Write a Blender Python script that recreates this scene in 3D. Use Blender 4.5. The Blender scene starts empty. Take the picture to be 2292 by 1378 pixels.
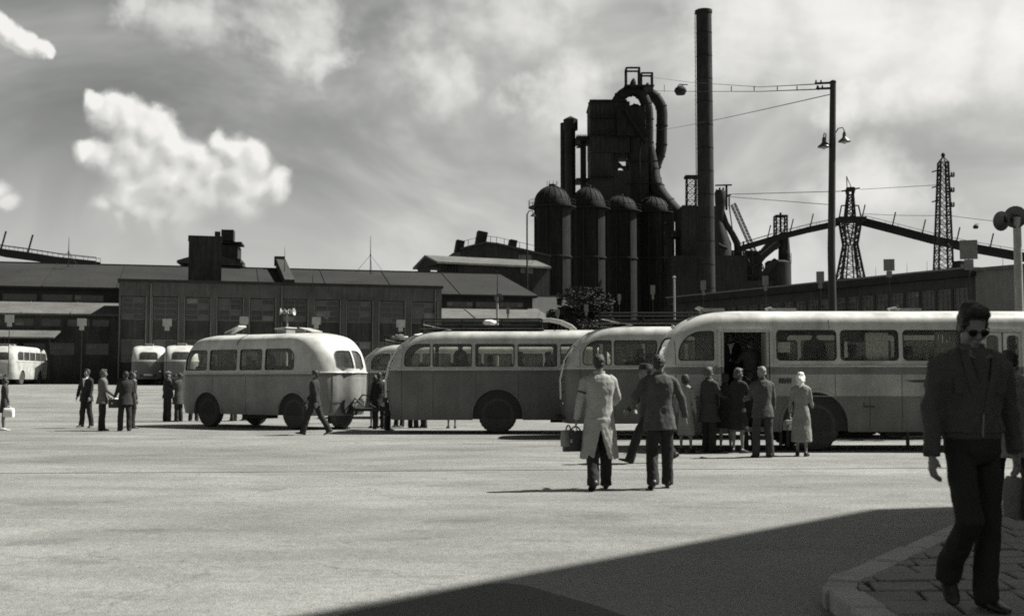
import bpy, bmesh, math, random
from mathutils import Vector, Matrix, noise
V = Vector
random.seed(7)
sc = bpy.context.scene
C = sc.collection

# ------------------------------------------------------------------ camera
FPX, CX, CY, HORIZON, CAMZ = 2600.0, 1146.0, 689.0, 853.0, 1.455
PITCH = math.atan((HORIZON - CY) / FPX)
cam = bpy.data.objects.new('camera', bpy.data.cameras.new('camera'))
C.objects.link(cam)
cam.location = (0, 0, CAMZ)
cam.rotation_euler = (math.pi / 2 + PITCH, 0, 0)
cam.data.sensor_width = 36
cam.data.lens = FPX * 36 / 2292
cam.data.clip_start = 0.1
cam.data.clip_end = 5000
sc.camera = cam

# ------------------------------------------------------------------ light
SUN_EL = math.radians(50)
SUN_AZ = math.radians(75)          # from +Y towards +X
SUN = V((math.sin(SUN_AZ) * math.cos(SUN_EL), math.cos(SUN_AZ) * math.cos(SUN_EL), math.sin(SUN_EL)))
sl = bpy.data.lights.new('sun', 'SUN')
sl.energy = 5.0
sl.angle = math.radians(0.55)
sl.color = (1.0, 0.975, 0.915)
so = bpy.data.objects.new('sun', sl)
C.objects.link(so)
so.rotation_euler = SUN.to_track_quat('Z', 'Y').to_euler()
sc.view_settings.view_transform = 'Standard'
sc.view_settings.look = 'None'
sc.view_settings.gamma = 1
sc.view_settings.exposure = 1.0
SKY_CLEAR = 0.35
sc.render.engine = 'CYCLES'
sc.cycles.max_bounces = 5
sc.cycles.filter_width = 1.8
cam.data.dof.use_dof = True
cam.data.dof.focus_distance = 26
cam.data.dof.aperture_fstop = 3.2
sc.cycles.transparent_max_bounces = 16
sc.cycles.diffuse_bounces = 2
sc.cycles.use_denoising = False

def px_dir(px, py):
    """azimuth and elevation of a direction in the photograph"""
    c, s = math.cos(PITCH), math.sin(PITCH)
    x, u = (px - CX) / FPX, (CY - py) / FPX
    d = V((x, c - u * s, s + u * c)).normalized()
    return math.atan2(d.x, d.y), math.asin(d.z)

world = bpy.data.worlds.new('World')
sc.world = world
world.use_nodes = True
world.cycles.sampling_method = 'MANUAL'
world.cycles.sample_map_resolution = 256

class NT:
    """small helper to write node trees as expressions"""
    def __init__(s, tree): s.t = tree
    def n(s, typ, **kw):
        nd = s.t.nodes.new(typ)
        for k, v in kw.items(): setattr(nd, k, v)
        return nd
    def put(s, sock, v):
        if hasattr(v, 'is_output'): s.t.links.new(v, sock)
        else: sock.default_value = v
    def m(s, op, a, b=0.0, c=0.0, clamp=False):
        nd = s.n('ShaderNodeMath', operation=op); nd.use_clamp = clamp
        for i, v in enumerate((a, b, c)): s.put(nd.inputs[i], v)
        return nd.outputs[0]
    def vm(s, op, a, b=(0, 0, 0), sc_=None):
        nd = s.n('ShaderNodeVectorMath', operation=op)
        s.put(nd.inputs[0], a); s.put(nd.inputs[1], b)
        if sc_ is not None: s.put(nd.inputs['Scale'], sc_)
        return nd.outputs['Value'] if op in ('DISTANCE', 'LENGTH', 'DOT_PRODUCT') else nd.outputs['Vector']
    def noise(s, vec, scale, detail=4, rough=0.5, lac=2.0, color=False, dim='3D'):
        nd = s.n('ShaderNodeTexNoise', noise_dimensions=dim)
        s.put(nd.inputs['Vector'], vec)
        nd.inputs['Scale'].default_value = scale; nd.inputs['Detail'].default_value = detail
        nd.inputs['Roughness'].default_value = rough; nd.inputs['Lacunarity'].default_value = lac
        return nd.outputs['Color' if color else 'Fac']
    def ss(s, v, lo, hi, a=0.0, b=1.0):
        nd = s.n('ShaderNodeMapRange', interpolation_type='SMOOTHSTEP')
        s.put(nd.inputs['Value'], v)
        for k, x in zip(('From Min', 'From Max', 'To Min', 'To Max'), (lo, hi, a, b)): s.put(nd.inputs[k], x)
        return nd.outputs['Result']
    def lin(s, v, lo, hi, a=0.0, b=1.0):
        nd = s.n('ShaderNodeMapRange'); nd.clamp = True
        s.put(nd.inputs['Value'], v)
        for k, x in zip(('From Min', 'From Max', 'To Min', 'To Max'), (lo, hi, a, b)): s.put(nd.inputs[k], x)
        return nd.outputs['Result']
    def mixf(s, f, a, b):
        nd = s.n('ShaderNodeMix', data_type='FLOAT')
        s.put(nd.inputs[0], f); s.put(nd.inputs[2], a); s.put(nd.inputs[3], b)
        return nd.outputs[0]
    def mixc(s, f, a, b):
        nd = s.n('ShaderNodeMix', data_type='RGBA')
        s.put(nd.inputs[0], f); s.put(nd.inputs[6], a); s.put(nd.inputs[7], b)
        return nd.outputs[2]
    def xyz(s, x, y, z=0.0):
        nd = s.n('ShaderNodeCombineXYZ')
        for i, v in enumerate((x, y, z)): s.put(nd.inputs[i], v)
        return nd.outputs[0]

# cumulus lobes: (px, py, radius px, strength) read off the photograph, kept as directions
LOBES = [(213, 228, 22), (240, 252, 36), (285, 272, 46), (335, 298, 48), (375, 318, 44), (402, 345, 46), (448, 350, 34),
         (330, 350, 70), (385, 392, 70), (300, 330, 46), (425, 405, 56), (195, 338, 24), (235, 352, 34), (275, 377, 40),
         (300, 412, 46), (345, 432, 52), (492, 318, 26), (522, 345, 40), (562, 362, 40), (535, 402, 58), (612, 417, 36),
         (480, 395, 46), (572, 422, 42), (232, 458, 30), (268, 482, 36), (316, 470, 42), (355, 492, 46),
         (350, 420, 75), (455, 432, 62), (285, 445, 52), (545, 445, 50), (400, 480, 75),
         (15, 72, 26), (55, 95, 26), (92, 112, 17), (-5, 425, 24), (18, 452, 18)]

# softer sheets of cloud: (px, py, radius px)
SHEETS = [(370, 15, 60), (450, 35, 80), (540, 60, 85), (630, 60, 90), (590, 110, 70), (690, 125, 55), (960, 140, 110), (1060, 110, 90), (1230, 215, 90), 
          (1650, 60, 170), (1880, 40, 190), (2110, 90, 170), (2280, 60, 150), (1990, 185, 95), (1890, 215, 80), (2100, 165, 75), (2000, 430, 110), (1150, 20, 130)]

def build_world():
    t = world.node_tree
    t.nodes.clear()
    g = bpy.data.node_groups.new('cumulus_field', 'ShaderNodeTree')
    g.interface.new_socket('P', in_out='INPUT', socket_type='NodeSocketVector')
    g.interface.new_socket('F', in_out='OUTPUT', socket_type='NodeSocketFloat')
    G = NT(g)
    gi, go = G.n('NodeGroupInput'), G.n('NodeGroupOutput')
    f = None
    for (px, py, r) in LOBES:
        a, e = px_dir(px, py)
        d = G.vm('DISTANCE', gi.outputs[0], (a, e, 0))
        v = G.m('MULTIPLY_ADD', d, -FPX / (r * 1.42), 1.0)
        f = v if f is None else G.m('SMOOTH_MAX', f, v, 0.3)
    G.t.links.new(f, go.inputs[0])

    N = NT(t)
    d = N.n('ShaderNodeTexCoord').outputs['Generated']
    sp = N.n('ShaderNodeSeparateXYZ'); N.put(sp.inputs[0], d)
    az = N.m('ARCTAN2', sp.outputs[0], sp.outputs[1])
    el = N.m('ARCSINE', sp.outputs[2])
    P = N.xyz(az, el, 0.0)
    sky = N.n('ShaderNodeTexSky', sky_type='NISHITA')
    sky.sun_disc = False
    sky.sun_elevation = SUN_EL
    sky.sun_rotation = SUN_AZ
    sky.dust_density = 1.5
    bw = N.n('ShaderNodeRGBToBW'); N.put(bw.inputs[0], sky.outputs[0])
    clear = N.m('MULTIPLY', bw.outputs[0], SKY_CLEAR)
    # soft broken cloud, thicker and brighter towards the sun and the horizon
    ds = N.vm('MULTIPLY', N.vm('ADD', d, (0.13, 0.4, 0.07)), (1.0, 1.0, 1.7))
    wv = N.noise(ds, 3.1, 1, 0.5, color=True)
    dw = N.vm('ADD', ds, N.vm('SCALE', N.vm('SUBTRACT', wv, (0.5, 0.5, 0.5)), sc_=0.30))
    n1 = N.noise(dw, 2.9, 5, 0.52)
    n2 = N.noise(N.vm('ADD', dw, (3.1, 1.7, 0.4)), 6.5, 4, 0.56)
    sundot = N.vm('DOT_PRODUCT', d, tuple(SUN))
    toward = N.ss(sundot, 0.08, 0.72)
    low = N.ss(el, 0.03, 0.26, 1.0, 0.0)
    high = N.ss(el, 0.34, 0.95)
    cov = N.m('ADD', N.m('MULTIPLY_ADD', n2, 0.4, n1), N.m('SUBTRACT', N.m('MULTIPLY_ADD', toward, 0.26, N.m('MULTIPLY', low, 0.2)), N.m('MULTIPLY', high, 0.6)))
    veil = N.ss(cov, 0.44, 1.05)
    bright = N.m('ADD', N.lin(n2, 0.3, 0.7, 2.9, 4.6), N.m('MULTIPLY_ADD', toward, 2.6, N.m('MULTIPLY', low, 0.5)))
    lum = N.mixf(veil, clear, bright)
    thick = N.m('MULTIPLY', N.ss(N.m('SUBTRACT', n1, N.m('MULTIPLY', n2, 0.45)), 0.2, 0.42), N.ss(cov, 0.66, 1.0))
    lum = N.m('MULTIPLY', lum, N.m('MULTIPLY_ADD', thick, -0.40, 1.0))
    # sheets of lit cloud
    Ps = N.vm('ADD', P, N.vm('MULTIPLY', N.vm('SUBTRACT', N.noise(P, 9, 5, 0.6, color=True, dim='2D'), (0.5, 0.5, 0.5)), (0.15, 0.10, 0)))
    fs = None
    for (px, py, r) in SHEETS:
        a, e = px_dir(px, py)
        v = N.m('MULTIPLY_ADD', N.vm('DISTANCE', Ps, (a, e, 0)), -FPX / (r * 1.25), 1.0)
        fs = v if fs is None else N.m('SMOOTH_MAX', fs, v, 0.3)
    sheet = N.m('MULTIPLY', N.ss(fs, -0.1, 1.0, 0.0, 0.9), N.ss(N.m('MULTIPLY_ADD', toward, 0.3, n2), 0.36, 0.62, 0.35, 1.0))
    lum = N.mixf(sheet, lum, N.m('MULTIPLY_ADD', toward, 2.6, N.lin(n2, 0.35, 0.65, 4.6, 5.8)))
    # pale haze along the horizon
    lum = N.mixf(N.ss(el, 0.0, 0.22, 0.92, 0.0), lum, N.m('MULTIPLY_ADD', toward, 0.8, 5.5))
    # the cumulus bank
    cw = N.noise(P, 26, 5, 0.55, color=True, dim='2D')
    Pw = N.vm('ADD', P, N.vm('MULTIPLY', N.vm('SUBTRACT', cw, (0.5, 0.5, 0.5)), (0.020, 0.020, 0)))
    def lobes(vec):
        gn = N.n('ShaderNodeGroup'); gn.node_tree = g
        N.put(gn.inputs[0], vec)
        return gn.outputs[0]
    def puffs(vec):
        vo = N.n('ShaderNodeTexVoronoi', feature='SMOOTH_F1', voronoi_dimensions='2D')       # cauliflower heads
        N.put(vo.inputs['Vector'], vec)
        vo.inputs['Scale'].default_value = 38; vo.inputs['Detail'].default_value = 1.0; vo.inputs['Roughness'].default_value = 0.5; vo.inputs['Smoothness'].default_value = 0.5
        return N.m('SUBTRACT', 0.42, vo.outputs['Distance'])
    off = N.vm('ADD', Pw, (0.007, 0.0085, 0))
    l0, p0 = lobes(Pw), puffs(Pw)
    l1, p1 = lobes(off), puffs(off)
    f0 = N.m('MULTIPLY_ADD', p0, 0.32, l0)
    soft_ = N.ss(el, 0.11, 0.26, 0.75, 0.28)
    mask = N.ss(f0, -0.06, soft_)
    grad = N.m('ADD', N.m('MULTIPLY', N.m('SUBTRACT', l0, l1), 1.0), N.m('MULTIPLY', N.m('SUBTRACT', p0, p1), 0.4))
    lit = N.lin(grad, -0.28, 0.42)
    base = N.ss(el, 0.105, 0.17, 0.3, 1.0)
    cl = N.m('MULTIPLY_ADD', lit, 2.9, 4.2)
    lum = N.mixf(N.m('MULTIPLY', mask, base), lum, cl)
    lum = N.mixf(N.ss(el, -0.02, 0.0, 1.0, 0.0), lum, 1.2)
    tint = N.mixc(N.lin(lum, 1.2, 7.0), (0.97, 1.0, 0.955, 1), (1.0, 0.985, 0.945, 1))
    col = N.vm('SCALE', tint, sc_=lum)
    bg = N.n('ShaderNodeBackground'); bg.inputs['Strength'].default_value = 0.064
    N.put(bg.inputs['Color'], col)
    out = N.n('ShaderNodeOutputWorld')
    t.links.new(bg.outputs[0], out.inputs['Surface'])
build_world()

# ------------------------------------------------------------------ pixel helpers
def ray(px, py):
    c, s = math.cos(PITCH), math.sin(PITCH)
    x, u = (px - CX) / FPX, (CY - py) / FPX
    return V((x, c - u * s, s + u * c))
def P(px, py, D):
    """point at forward distance D seen at a pixel"""
    r = ray(px, py)
    r = r * (D / r.y)
    return V((r.x, r.y, r.z + CAMZ))
def Gp(px, py, z=0.0):
    """point on the level z seen at a pixel"""
    r = ray(px, py)
    k = (z - CAMZ) / r.z
    return V((r.x * k, r.y * k, z))
def PX(D): return FPX / D
def gz(y):
    t = min(1, max(0, (y - 42) / 48.0))
    return 1.22 * t * t * (3 - 2 * t)

# ------------------------------------------------------------------ materials
TINT = (0.985, 1.0, 0.95)
MATS = {}
def grey(v, k=1.0): return (v * TINT[0], v * TINT[1], v * TINT[2], 1)
def material(name, v, rough=0.75, var=0.25, scale=1.5, fine=0.12, fscale=25, bump=0.0, spec=0.4, metal=0.0, streak=0.0, coat=0.0):
    if name in MATS: return MATS[name]
    m = bpy.data.materials.new(name); m.use_nodes = True
    t = m.node_tree; N = NT(t)
    b = t.nodes['Principled BSDF']
    tc = N.n('ShaderNodeTexCoord').outputs['Object']
    n1 = N.noise(tc, scale, 5, 0.6)
    n2 = N.noise(tc, fscale, 3, 0.6)
    f = N.m('ADD', N.lin(n1, 0.3, 0.7, 1 - var, 1 + var), N.lin(n2, 0.3, 0.7, -fine, fine))
    if streak:
        st = N.noise(N.vm('MULTIPLY', tc, (1, 1, 0.07)), 4.0, 5, 0.65)
        f = N.m('MULTIPLY', f, N.lin(st, 0.35, 0.7, 1 - streak, 1 + streak * 0.4))
    N.put(b.inputs['Base Color'], N.vm('SCALE', grey(v)[:3], sc_=f))
    N.put(b.inputs['Roughness'], N.lin(n1, 0.2, 0.8, max(0.02, rough - 0.1), min(1, rough + 0.1)))
    b.inputs['Specular IOR Level'].default_value = spec
    b.inputs['Metallic'].default_value = metal
    b.inputs['Coat Weight'].default_value = coat
    if bump:
        bn = N.n('ShaderNodeBump'); bn.inputs['Strength'].default_value = min(1, bump); bn.inputs['Distance'].default_value = 0.02 * max(1, bump)
        N.put(bn.inputs['Height'], N.m('ADD', n2, N.m('MULTIPLY', n1, 0.6)))
        t.links.new(bn.outputs[0], b.inputs['Normal'])
    MATS[name] = m
    return m

def glass_material(name, tint, refl=0.35, rough=0.03):
    m = bpy.data.materials.new(name); m.use_nodes = True
    t = m.node_tree; N = NT(t); t.nodes.clear()
    tr = N.n('ShaderNodeBsdfTransparent'); tr.inputs[0].default_value = grey(tint)
    gl = N.n('ShaderNodeBsdfGlossy'); gl.inputs['Color'].default_value = grey(0.9); gl.inputs['Roughness'].default_value = rough
    df = N.n('ShaderNodeBsdfDiffuse'); df.inputs[0].default_value = grey(0.4)
    lw = N.n('ShaderNodeLayerWeight'); lw.inputs[0].default_value = refl
    mx = N.n('ShaderNodeMixShader'); N.put(mx.inputs[0], lw.outputs['Fresnel']); t.links.new(tr.outputs[0], mx.inputs[1]); t.links.new(gl.outputs[0], mx.inputs[2])
    tc = N.n('ShaderNodeTexCoord').outputs['Object']
    dirt = N.lin(N.noise(tc, 3.0, 5, 0.6), 0.35, 0.8, 0.06, 0.16)
    m2 = N.n('ShaderNodeMixShader'); N.put(m2.inputs[0], dirt); t.links.new(mx.outputs[0], m2.inputs[1]); t.links.new(df.outputs[0], m2.inputs[2])
    o = N.n('ShaderNodeOutputMaterial'); t.links.new(m2.outputs[0], o.inputs[0])
    MATS[name] = m
    return m

def paint_material(name, bands, rough=0.38, dirt=0.32):
    """bus paint: bands = [(z_from, albedo), ...] rising"""
    m = bpy.data.materials.new(name); m.use_nodes = True
    t = m.node_tree; N = NT(t); b = t.nodes['Principled BSDF']
    tc = N.n('ShaderNodeTexCoord').outputs['Object']
    sp = N.n('ShaderNodeSeparateXYZ'); N.put(sp.inputs[0], tc)
    v = bands[0][1]
    for z, a in bands[1:]:
        v = N.mixf(N.m('GREATER_THAN', sp.outputs[2], z), v, a)
    n1 = N.noise(tc, 1.3, 6, 0.62)
    st = N.noise(N.vm('MULTIPLY', tc, (1, 1, 0.1)), 5.0, 5, 0.65)
    f = N.m('MULTIPLY', N.lin(n1, 0.3, 0.7, 1 - dirt, 1 + dirt * 0.5), N.lin(st, 0.3, 0.7, 1 - dirt * 0.6, 1.05))
    f = N.m('MULTIPLY', f, N.lin(N.m('ADD', sp.outputs[2], N.m('MULTIPLY', n1, 0.5)), 0.5, 1.2, 0.72, 1.0))
    N.put(b.inputs['Base Color'], N.vm('SCALE', grey(1)[:3], sc_=N.m('MULTIPLY', v, f)))
    N.put(b.inputs['Roughness'], N.lin(n1, 0.3, 0.7, rough, rough + 0.2))
    b.inputs['Specular IOR Level'].default_value = 0.45
    bn = N.n('ShaderNodeBump'); bn.inputs['Strength'].default_value = 0.22; bn.inputs['Distance'].default_value = 0.06
    N.put(bn.inputs['Height'], N.noise(tc, 1.8, 2, 0.5)); t.links.new(bn.outputs[0], b.inputs['Normal'])
    MATS[name] = m
    return m

# ------------------------------------------------------------------ mesh helper
def frame_from(d):
    d = V(d).normalized()
    a = V((0, 0, 1)) if abs(d.z) < 0.9 else V((1, 0, 0))
    x = a.cross(d).normalized()
    return x, d.cross(x).normalized(), d

class MB:
    def __init__(s): s.v, s.f = [], []
    def add(s, vs, fs):
        o = len(s.v); s.v += [V(p) for p in vs]; s.f += [tuple(i + o for i in q) for q in fs]
        return s
    def box(s, c, size, rz=0.0, rot=None):
        hx, hy, hz = size[0] / 2, size[1] / 2, size[2] / 2
        R = rot if rot else Matrix.Rotation(rz, 3, 'Z')
        c = V(c)
        vs = [c + R @ V((x * hx, y * hy, z * hz)) for x in (-1, 1) for y in (-1, 1) for z in (-1, 1)]
        return s.add(vs, [(0, 1, 3, 2), (4, 6, 7, 5), (0, 4, 5, 1), (2, 3, 7, 6), (0, 2, 6, 4), (1, 5, 7, 3)])
    def bb(s, lo, hi):
        return s.box([(a + b) / 2 for a, b in zip(lo, hi)], [abs(b - a) for a, b in zip(lo, hi)])
    def bar(s, a, b, w, h=None):
        a, b = V(a), V(b); h = h or w
        x, y, z = frame_from(b - a)
        vs = [p + x * i * w / 2 + y * j * h / 2 for p in (a, b) for i, j in ((-1, -1), (1, -1), (1, 1), (-1, 1))]
        return s.add(vs, [(0, 3, 2, 1), (4, 5, 6, 7), (0, 1, 5, 4), (1, 2, 6, 5), (2, 3, 7, 6), (3, 0, 4, 7)])
    def rings(s, rings, cap=True):
        n = len(rings[0]); o = len(s.v)
        for r in rings: s.v += [V(p) for p in r]
        for k in range(len(rings) - 1):
            for i in range(n):
                j = (i + 1) % n
                s.f.append((o + k * n + i, o + k * n + j, o + (k + 1) * n + j, o + (k + 1) * n + i))
        if cap:
            s.f.append(tuple(o + i for i in reversed(range(n))))
            e = o + (len(rings) - 1) * n
            s.f.append(tuple(e + i for i in range(n)))
        return s
    def tube(s, pts, r, n=8, round_=False):
        pts = [V(p) for p in pts]
        rs = r if isinstance(r, (list, tuple)) else [r] * len(pts)
        rings = []
        up = None
        for i, p in enumerate(pts):
            d = (pts[min(i + 1, len(pts) - 1)] - pts[max(i - 1, 0)])
            if d.length < 1e-9: d = V((0, 0, 1))
            d.normalize()
            if up is None: up = V((0, 0, 1)) if abs(d.z) < 0.9 else V((0, 1, 0))
            x = up.cross(d)
            if x.length < 1e-4: x = V((1, 0, 0)).cross(d)
            x.normalize(); y = d.cross(x); up = y
            ring = lambda q, rr: [q + (x * math.cos(2 * math.pi * k / n) + y * math.sin(2 * math.pi * k / n)) * rr for k in range(n)]
            if round_ and i == 0:
                for a in (70, 40): rings.append(ring(p - d * rs[0] * math.sin(math.radians(a)), rs[0] * math.cos(math.radians(a))))
            rings.append(ring(p, rs[i]))
            if round_ and i == len(pts) - 1:
                for a in (40, 70): rings.append(ring(p + d * rs[i] * math.sin(math.radians(a)), rs[i] * math.cos(math.radians(a))))
        return s.rings(rings)
    def cyl(s, a, b, r0, r1=None, n=16): return s.tube([a, b], [r0, r0 if r1 is None else r1], n)
    def lathe(s, prof, c=(0, 0, 0), axis='Z', n=24):
        c = V(c); rings = []
        for r, h in prof:
            ring = []
            for k in range(n):
                a = 2 * math.pi * k / n
                p = V((r * math.cos(a), r * math.sin(a), h))
                if axis == 'Y': p = V((p.x, -p.z, p.y))
                if axis == 'X': p = V((p.z, p.x, p.y))
                ring.append(c + p)
            rings.append(ring)
        return s.rings(rings)
    def ell(s, c, r, R=None, n=14, m=8):
        c = V(c); rings = []
        for i in range(1, m):
            t = math.pi * i / m - math.pi / 2
            ring = []
            for k in range(n):
                a = 2 * math.pi * k / n
                p = V((r[0] * math.cos(t) * math.cos(a), r[1] * math.cos(t) * math.sin(a), r[2] * math.sin(t)))
                ring.append(c + (R @ p if R else p))
            rings.append(ring)
        return s.rings(rings)
    def loft(s, secs, n=20, R=None):
        """secs: (centre, rx, ry[, power]) horizontal ellipses (or in the plane of R)"""
        rings = []
        for q in secs:
            c, rx, ry = V(q[0]), q[1], q[2]
            e = 2.0 / (q[3] if len(q) > 3 else 2.0)
            ring = []
            for k in range(n):
                a = 2 * math.pi * k / n
                ca, sa = math.cos(a), math.sin(a)
                p = V((rx * math.copysign(abs(ca) ** e, ca), ry * math.copysign(abs(sa) ** e, sa), 0))
                ring.append(c + (R @ p if R else p))
            rings.append(ring)
        return s.rings(rings)
    def prism(s, poly, axis, lo, hi):
        """poly 2-D (a, b); extruded on axis 'X' (a=y,b=z), 'Y' (a=x,b=z) or 'Z' (a=x,b=y)"""
        def mk(a, b, t): return {'X': V((t, a, b)), 'Y': V((a, t, b)), 'Z': V((a, b, t))}[axis]
        n = len(poly); o = len(s.v)
        s.v += [mk(a, b, lo) for a, b in poly] + [mk(a, b, hi) for a, b in poly]
        s.f.append(tuple(o + i for i in reversed(range(n)))); s.f.append(tuple(o + n + i for i in range(n)))
        for i in range(n):
            j = (i + 1) % n
            s.f.append((o + i, o + j, o + n + j, o + n + i))
        return s
    def quad(s, a, b, c, d): return s.add([a, b, c, d], [(0, 1, 2, 3)])
    def mesh(s, name, smooth=None, fix=True):
        me = bpy.data.meshes.new(name)
        me.from_pydata([tuple(p) for p in s.v], [], s.f)
        if fix:
            bm = bmesh.new(); bm.from_mesh(me)
            bmesh.ops.recalc_face_normals(bm, faces=bm.faces)
            bm.to_mesh(me); bm.free()
        if smooth is not None:
            me.shade_smooth()
            me.set_sharp_from_angle(angle=math.radians(smooth))
        me.update()
        return me
    def build(s, name, mat, parent=None, smooth=None, loc=None, fix=True):
        return obj(name, s.mesh(name, smooth, fix), mat, parent, loc)

def obj(name, me, mat=None, parent=None, loc=None):
    o = bpy.data.objects.new(name, me)
    C.objects.link(o)
    if mat is not None:
        m = MATS[mat] if isinstance(mat, str) else mat
        if not me.materials: me.materials.append(m)
    if parent: o.parent = parent
    if loc is not None: o.location = loc
    return o
def empty(name, loc=(0, 0, 0), rz=0.0):
    o = bpy.data.objects.new(name, None); C.objects.link(o)
    o.location = loc; o.rotation_euler = (0, 0, rz); o.empty_display_size = 0.2
    return o
def tag(o, label=None, cat=None, group=None, kind=None):
    if label: o['label'] = label
    if cat: o['category'] = cat
    if group: o['group'] = group
    if kind: o['kind'] = kind
    return o
def copy_tree(o, parent=None):
    c = o.copy(); C.objects.link(c); c.parent = parent
    for ch in [x for x in bpy.data.objects if x.parent == o and x is not c]:
        copy_tree(ch, c)
    return c
def applied(me, mods):
    """mesh after modifiers; mods = list of (type, dict)"""
    o = bpy.data.objects.new('tmp', me); C.objects.link(o)
    for t, kw in mods:
        m = o.modifiers.new(t, t)
        for k, v in kw.items(): setattr(m, k, v)
    dg = bpy.context.evaluated_depsgraph_get()
    r = bpy.data.meshes.new_from_object(o.evaluated_get(dg))
    bpy.data.objects.remove(o)
    return r
PENDING = []
def soft(o, voxel, it=4, fac=0.5, post=None):
    PENDING.append((o, voxel, it, fac, post))
def flush_soft():
    for o, vx, it, fac, post in PENDING:
        r = o.modifiers.new('r', 'REMESH'); r.mode = 'VOXEL'; r.voxel_size = vx
        if it:
            s_ = o.modifiers.new('s', 'SMOOTH'); s_.iterations = it; s_.factor = fac
    dg = bpy.context.evaluated_depsgraph_get()
    res = [bpy.data.meshes.new_from_object(o.evaluated_get(dg)) for o, *_ in PENDING]
    for (o, vx, it, fac, post), me in zip(PENDING, res):
        o.modifiers.clear()
        mt = list(o.data.materials)
        o.data = me
        me.materials.clear()
        for m in mt: me.materials.append(m)
        if post:
            nr = [v.normal.copy() for v in me.vertices]
            for v, nn in zip(me.vertices, nr): v.co = post(v.co, nn)
        me.shade_smooth(); me.update()
    PENDING.clear()
# ------------------------------------------------------------------ material library
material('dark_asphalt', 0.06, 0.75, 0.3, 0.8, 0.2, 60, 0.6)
material('kerb_stone', 0.36, 0.8, 0.22, 2.5, 0.2, 45, 0.5)
material('flagstone', 0.19, 0.8, 0.3, 2.2, 0.2, 40, 0.5)
material('tar', 0.05, 0.6, 0.2)
material('dark_brick', 0.085, 0.9, 0.28, 0.5, 0.16, 9, 0.3, streak=0.25, spec=0.12)
material('darker_brick', 0.055, 0.9, 0.3, 0.5, 0.16, 9, 0.3, streak=0.3, spec=0.12)  # darker brick tone, also on ridge caps, ducts and pipes
material('dark_timber', 0.03, 0.8, 0.3, 1.0, 0.15, spec=0.12)
material('roof_felt', 0.03, 0.9, 0.2, 0.25, 0.18, 5, 0.2, streak=0.12, spec=0.12)
material('roof_felt_pale', 0.06, 0.9, 0.18, 0.3, 0.15, 5, 0.2, streak=0.15, spec=0.12)
material('roof_sheet', 0.12, 0.75, 0.22, 0.4, 0.12, 6, 0.2, streak=0.25, spec=0.12)
material('plaster', 0.15, 0.9, 0.15, 0.4, 0.1, 8, 0.2, streak=0.2)
material('warm_plaster', 0.32, 0.9, 0.15, 0.4, 0.1, 8, 0.2, streak=0.2)
material('soot_steel', 0.032, 0.75, 0.45, 0.12, 0.2, 2.0, 0.2, streak=0.45, spec=0.12)
material('rust_steel', 0.018, 0.72, 0.4, 0.1, 0.2, 1.2, 0.2, streak=0.6, spec=0.12)
material('black_steel', 0.022, 0.7, 0.3, 0.3, 0.15, spec=0.12)
material('lattice_steel', 0.022, 0.65, 0.3, 0.5, spec=0.12)
material('far_steel', 0.035, 0.8, 0.35, 0.1, 0.2, 1.0, streak=0.4, spec=0.12)
material('tarred_wood', 0.025, 0.8, 0.3, 2.0, 0.15, 30, 0.4, streak=0.3)
material('concrete', 0.26, 0.85, 0.2, 1.5, 0.12, 25, 0.4, streak=0.2)
material('pale_metal', 0.36, 0.5, 0.15, 3.0)
material('sign_white', 0.38, 0.6, 0.14, 3.0)
material('sign_grey', 0.12, 0.7, 0.14, 3.0)
material('sign_print', 0.05, 0.7, 0.1)
material('enamel_dark', 0.04, 0.4, 0.15, 3.0)
material('frame_metal', 0.10, 0.6, 0.2, 3.0)
material('window_dark', 0.03, 0.25, 0.5, 0.9, 0.1, 6, spec=0.5)
material('foliage', 0.04, 0.9, 0.4, 1.2, spec=0.08)
material('window_reflect_grey', 0.075, 0.3, 0.3, 0.9, 0.1, 6)  # lighter pane tones, reflections put into the colour
material('window_reflect_pale', 0.14, 0.3, 0.3, 0.9, 0.1, 6)
material('bark', 0.05, 0.9, 0.3, 4.0)

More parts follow.
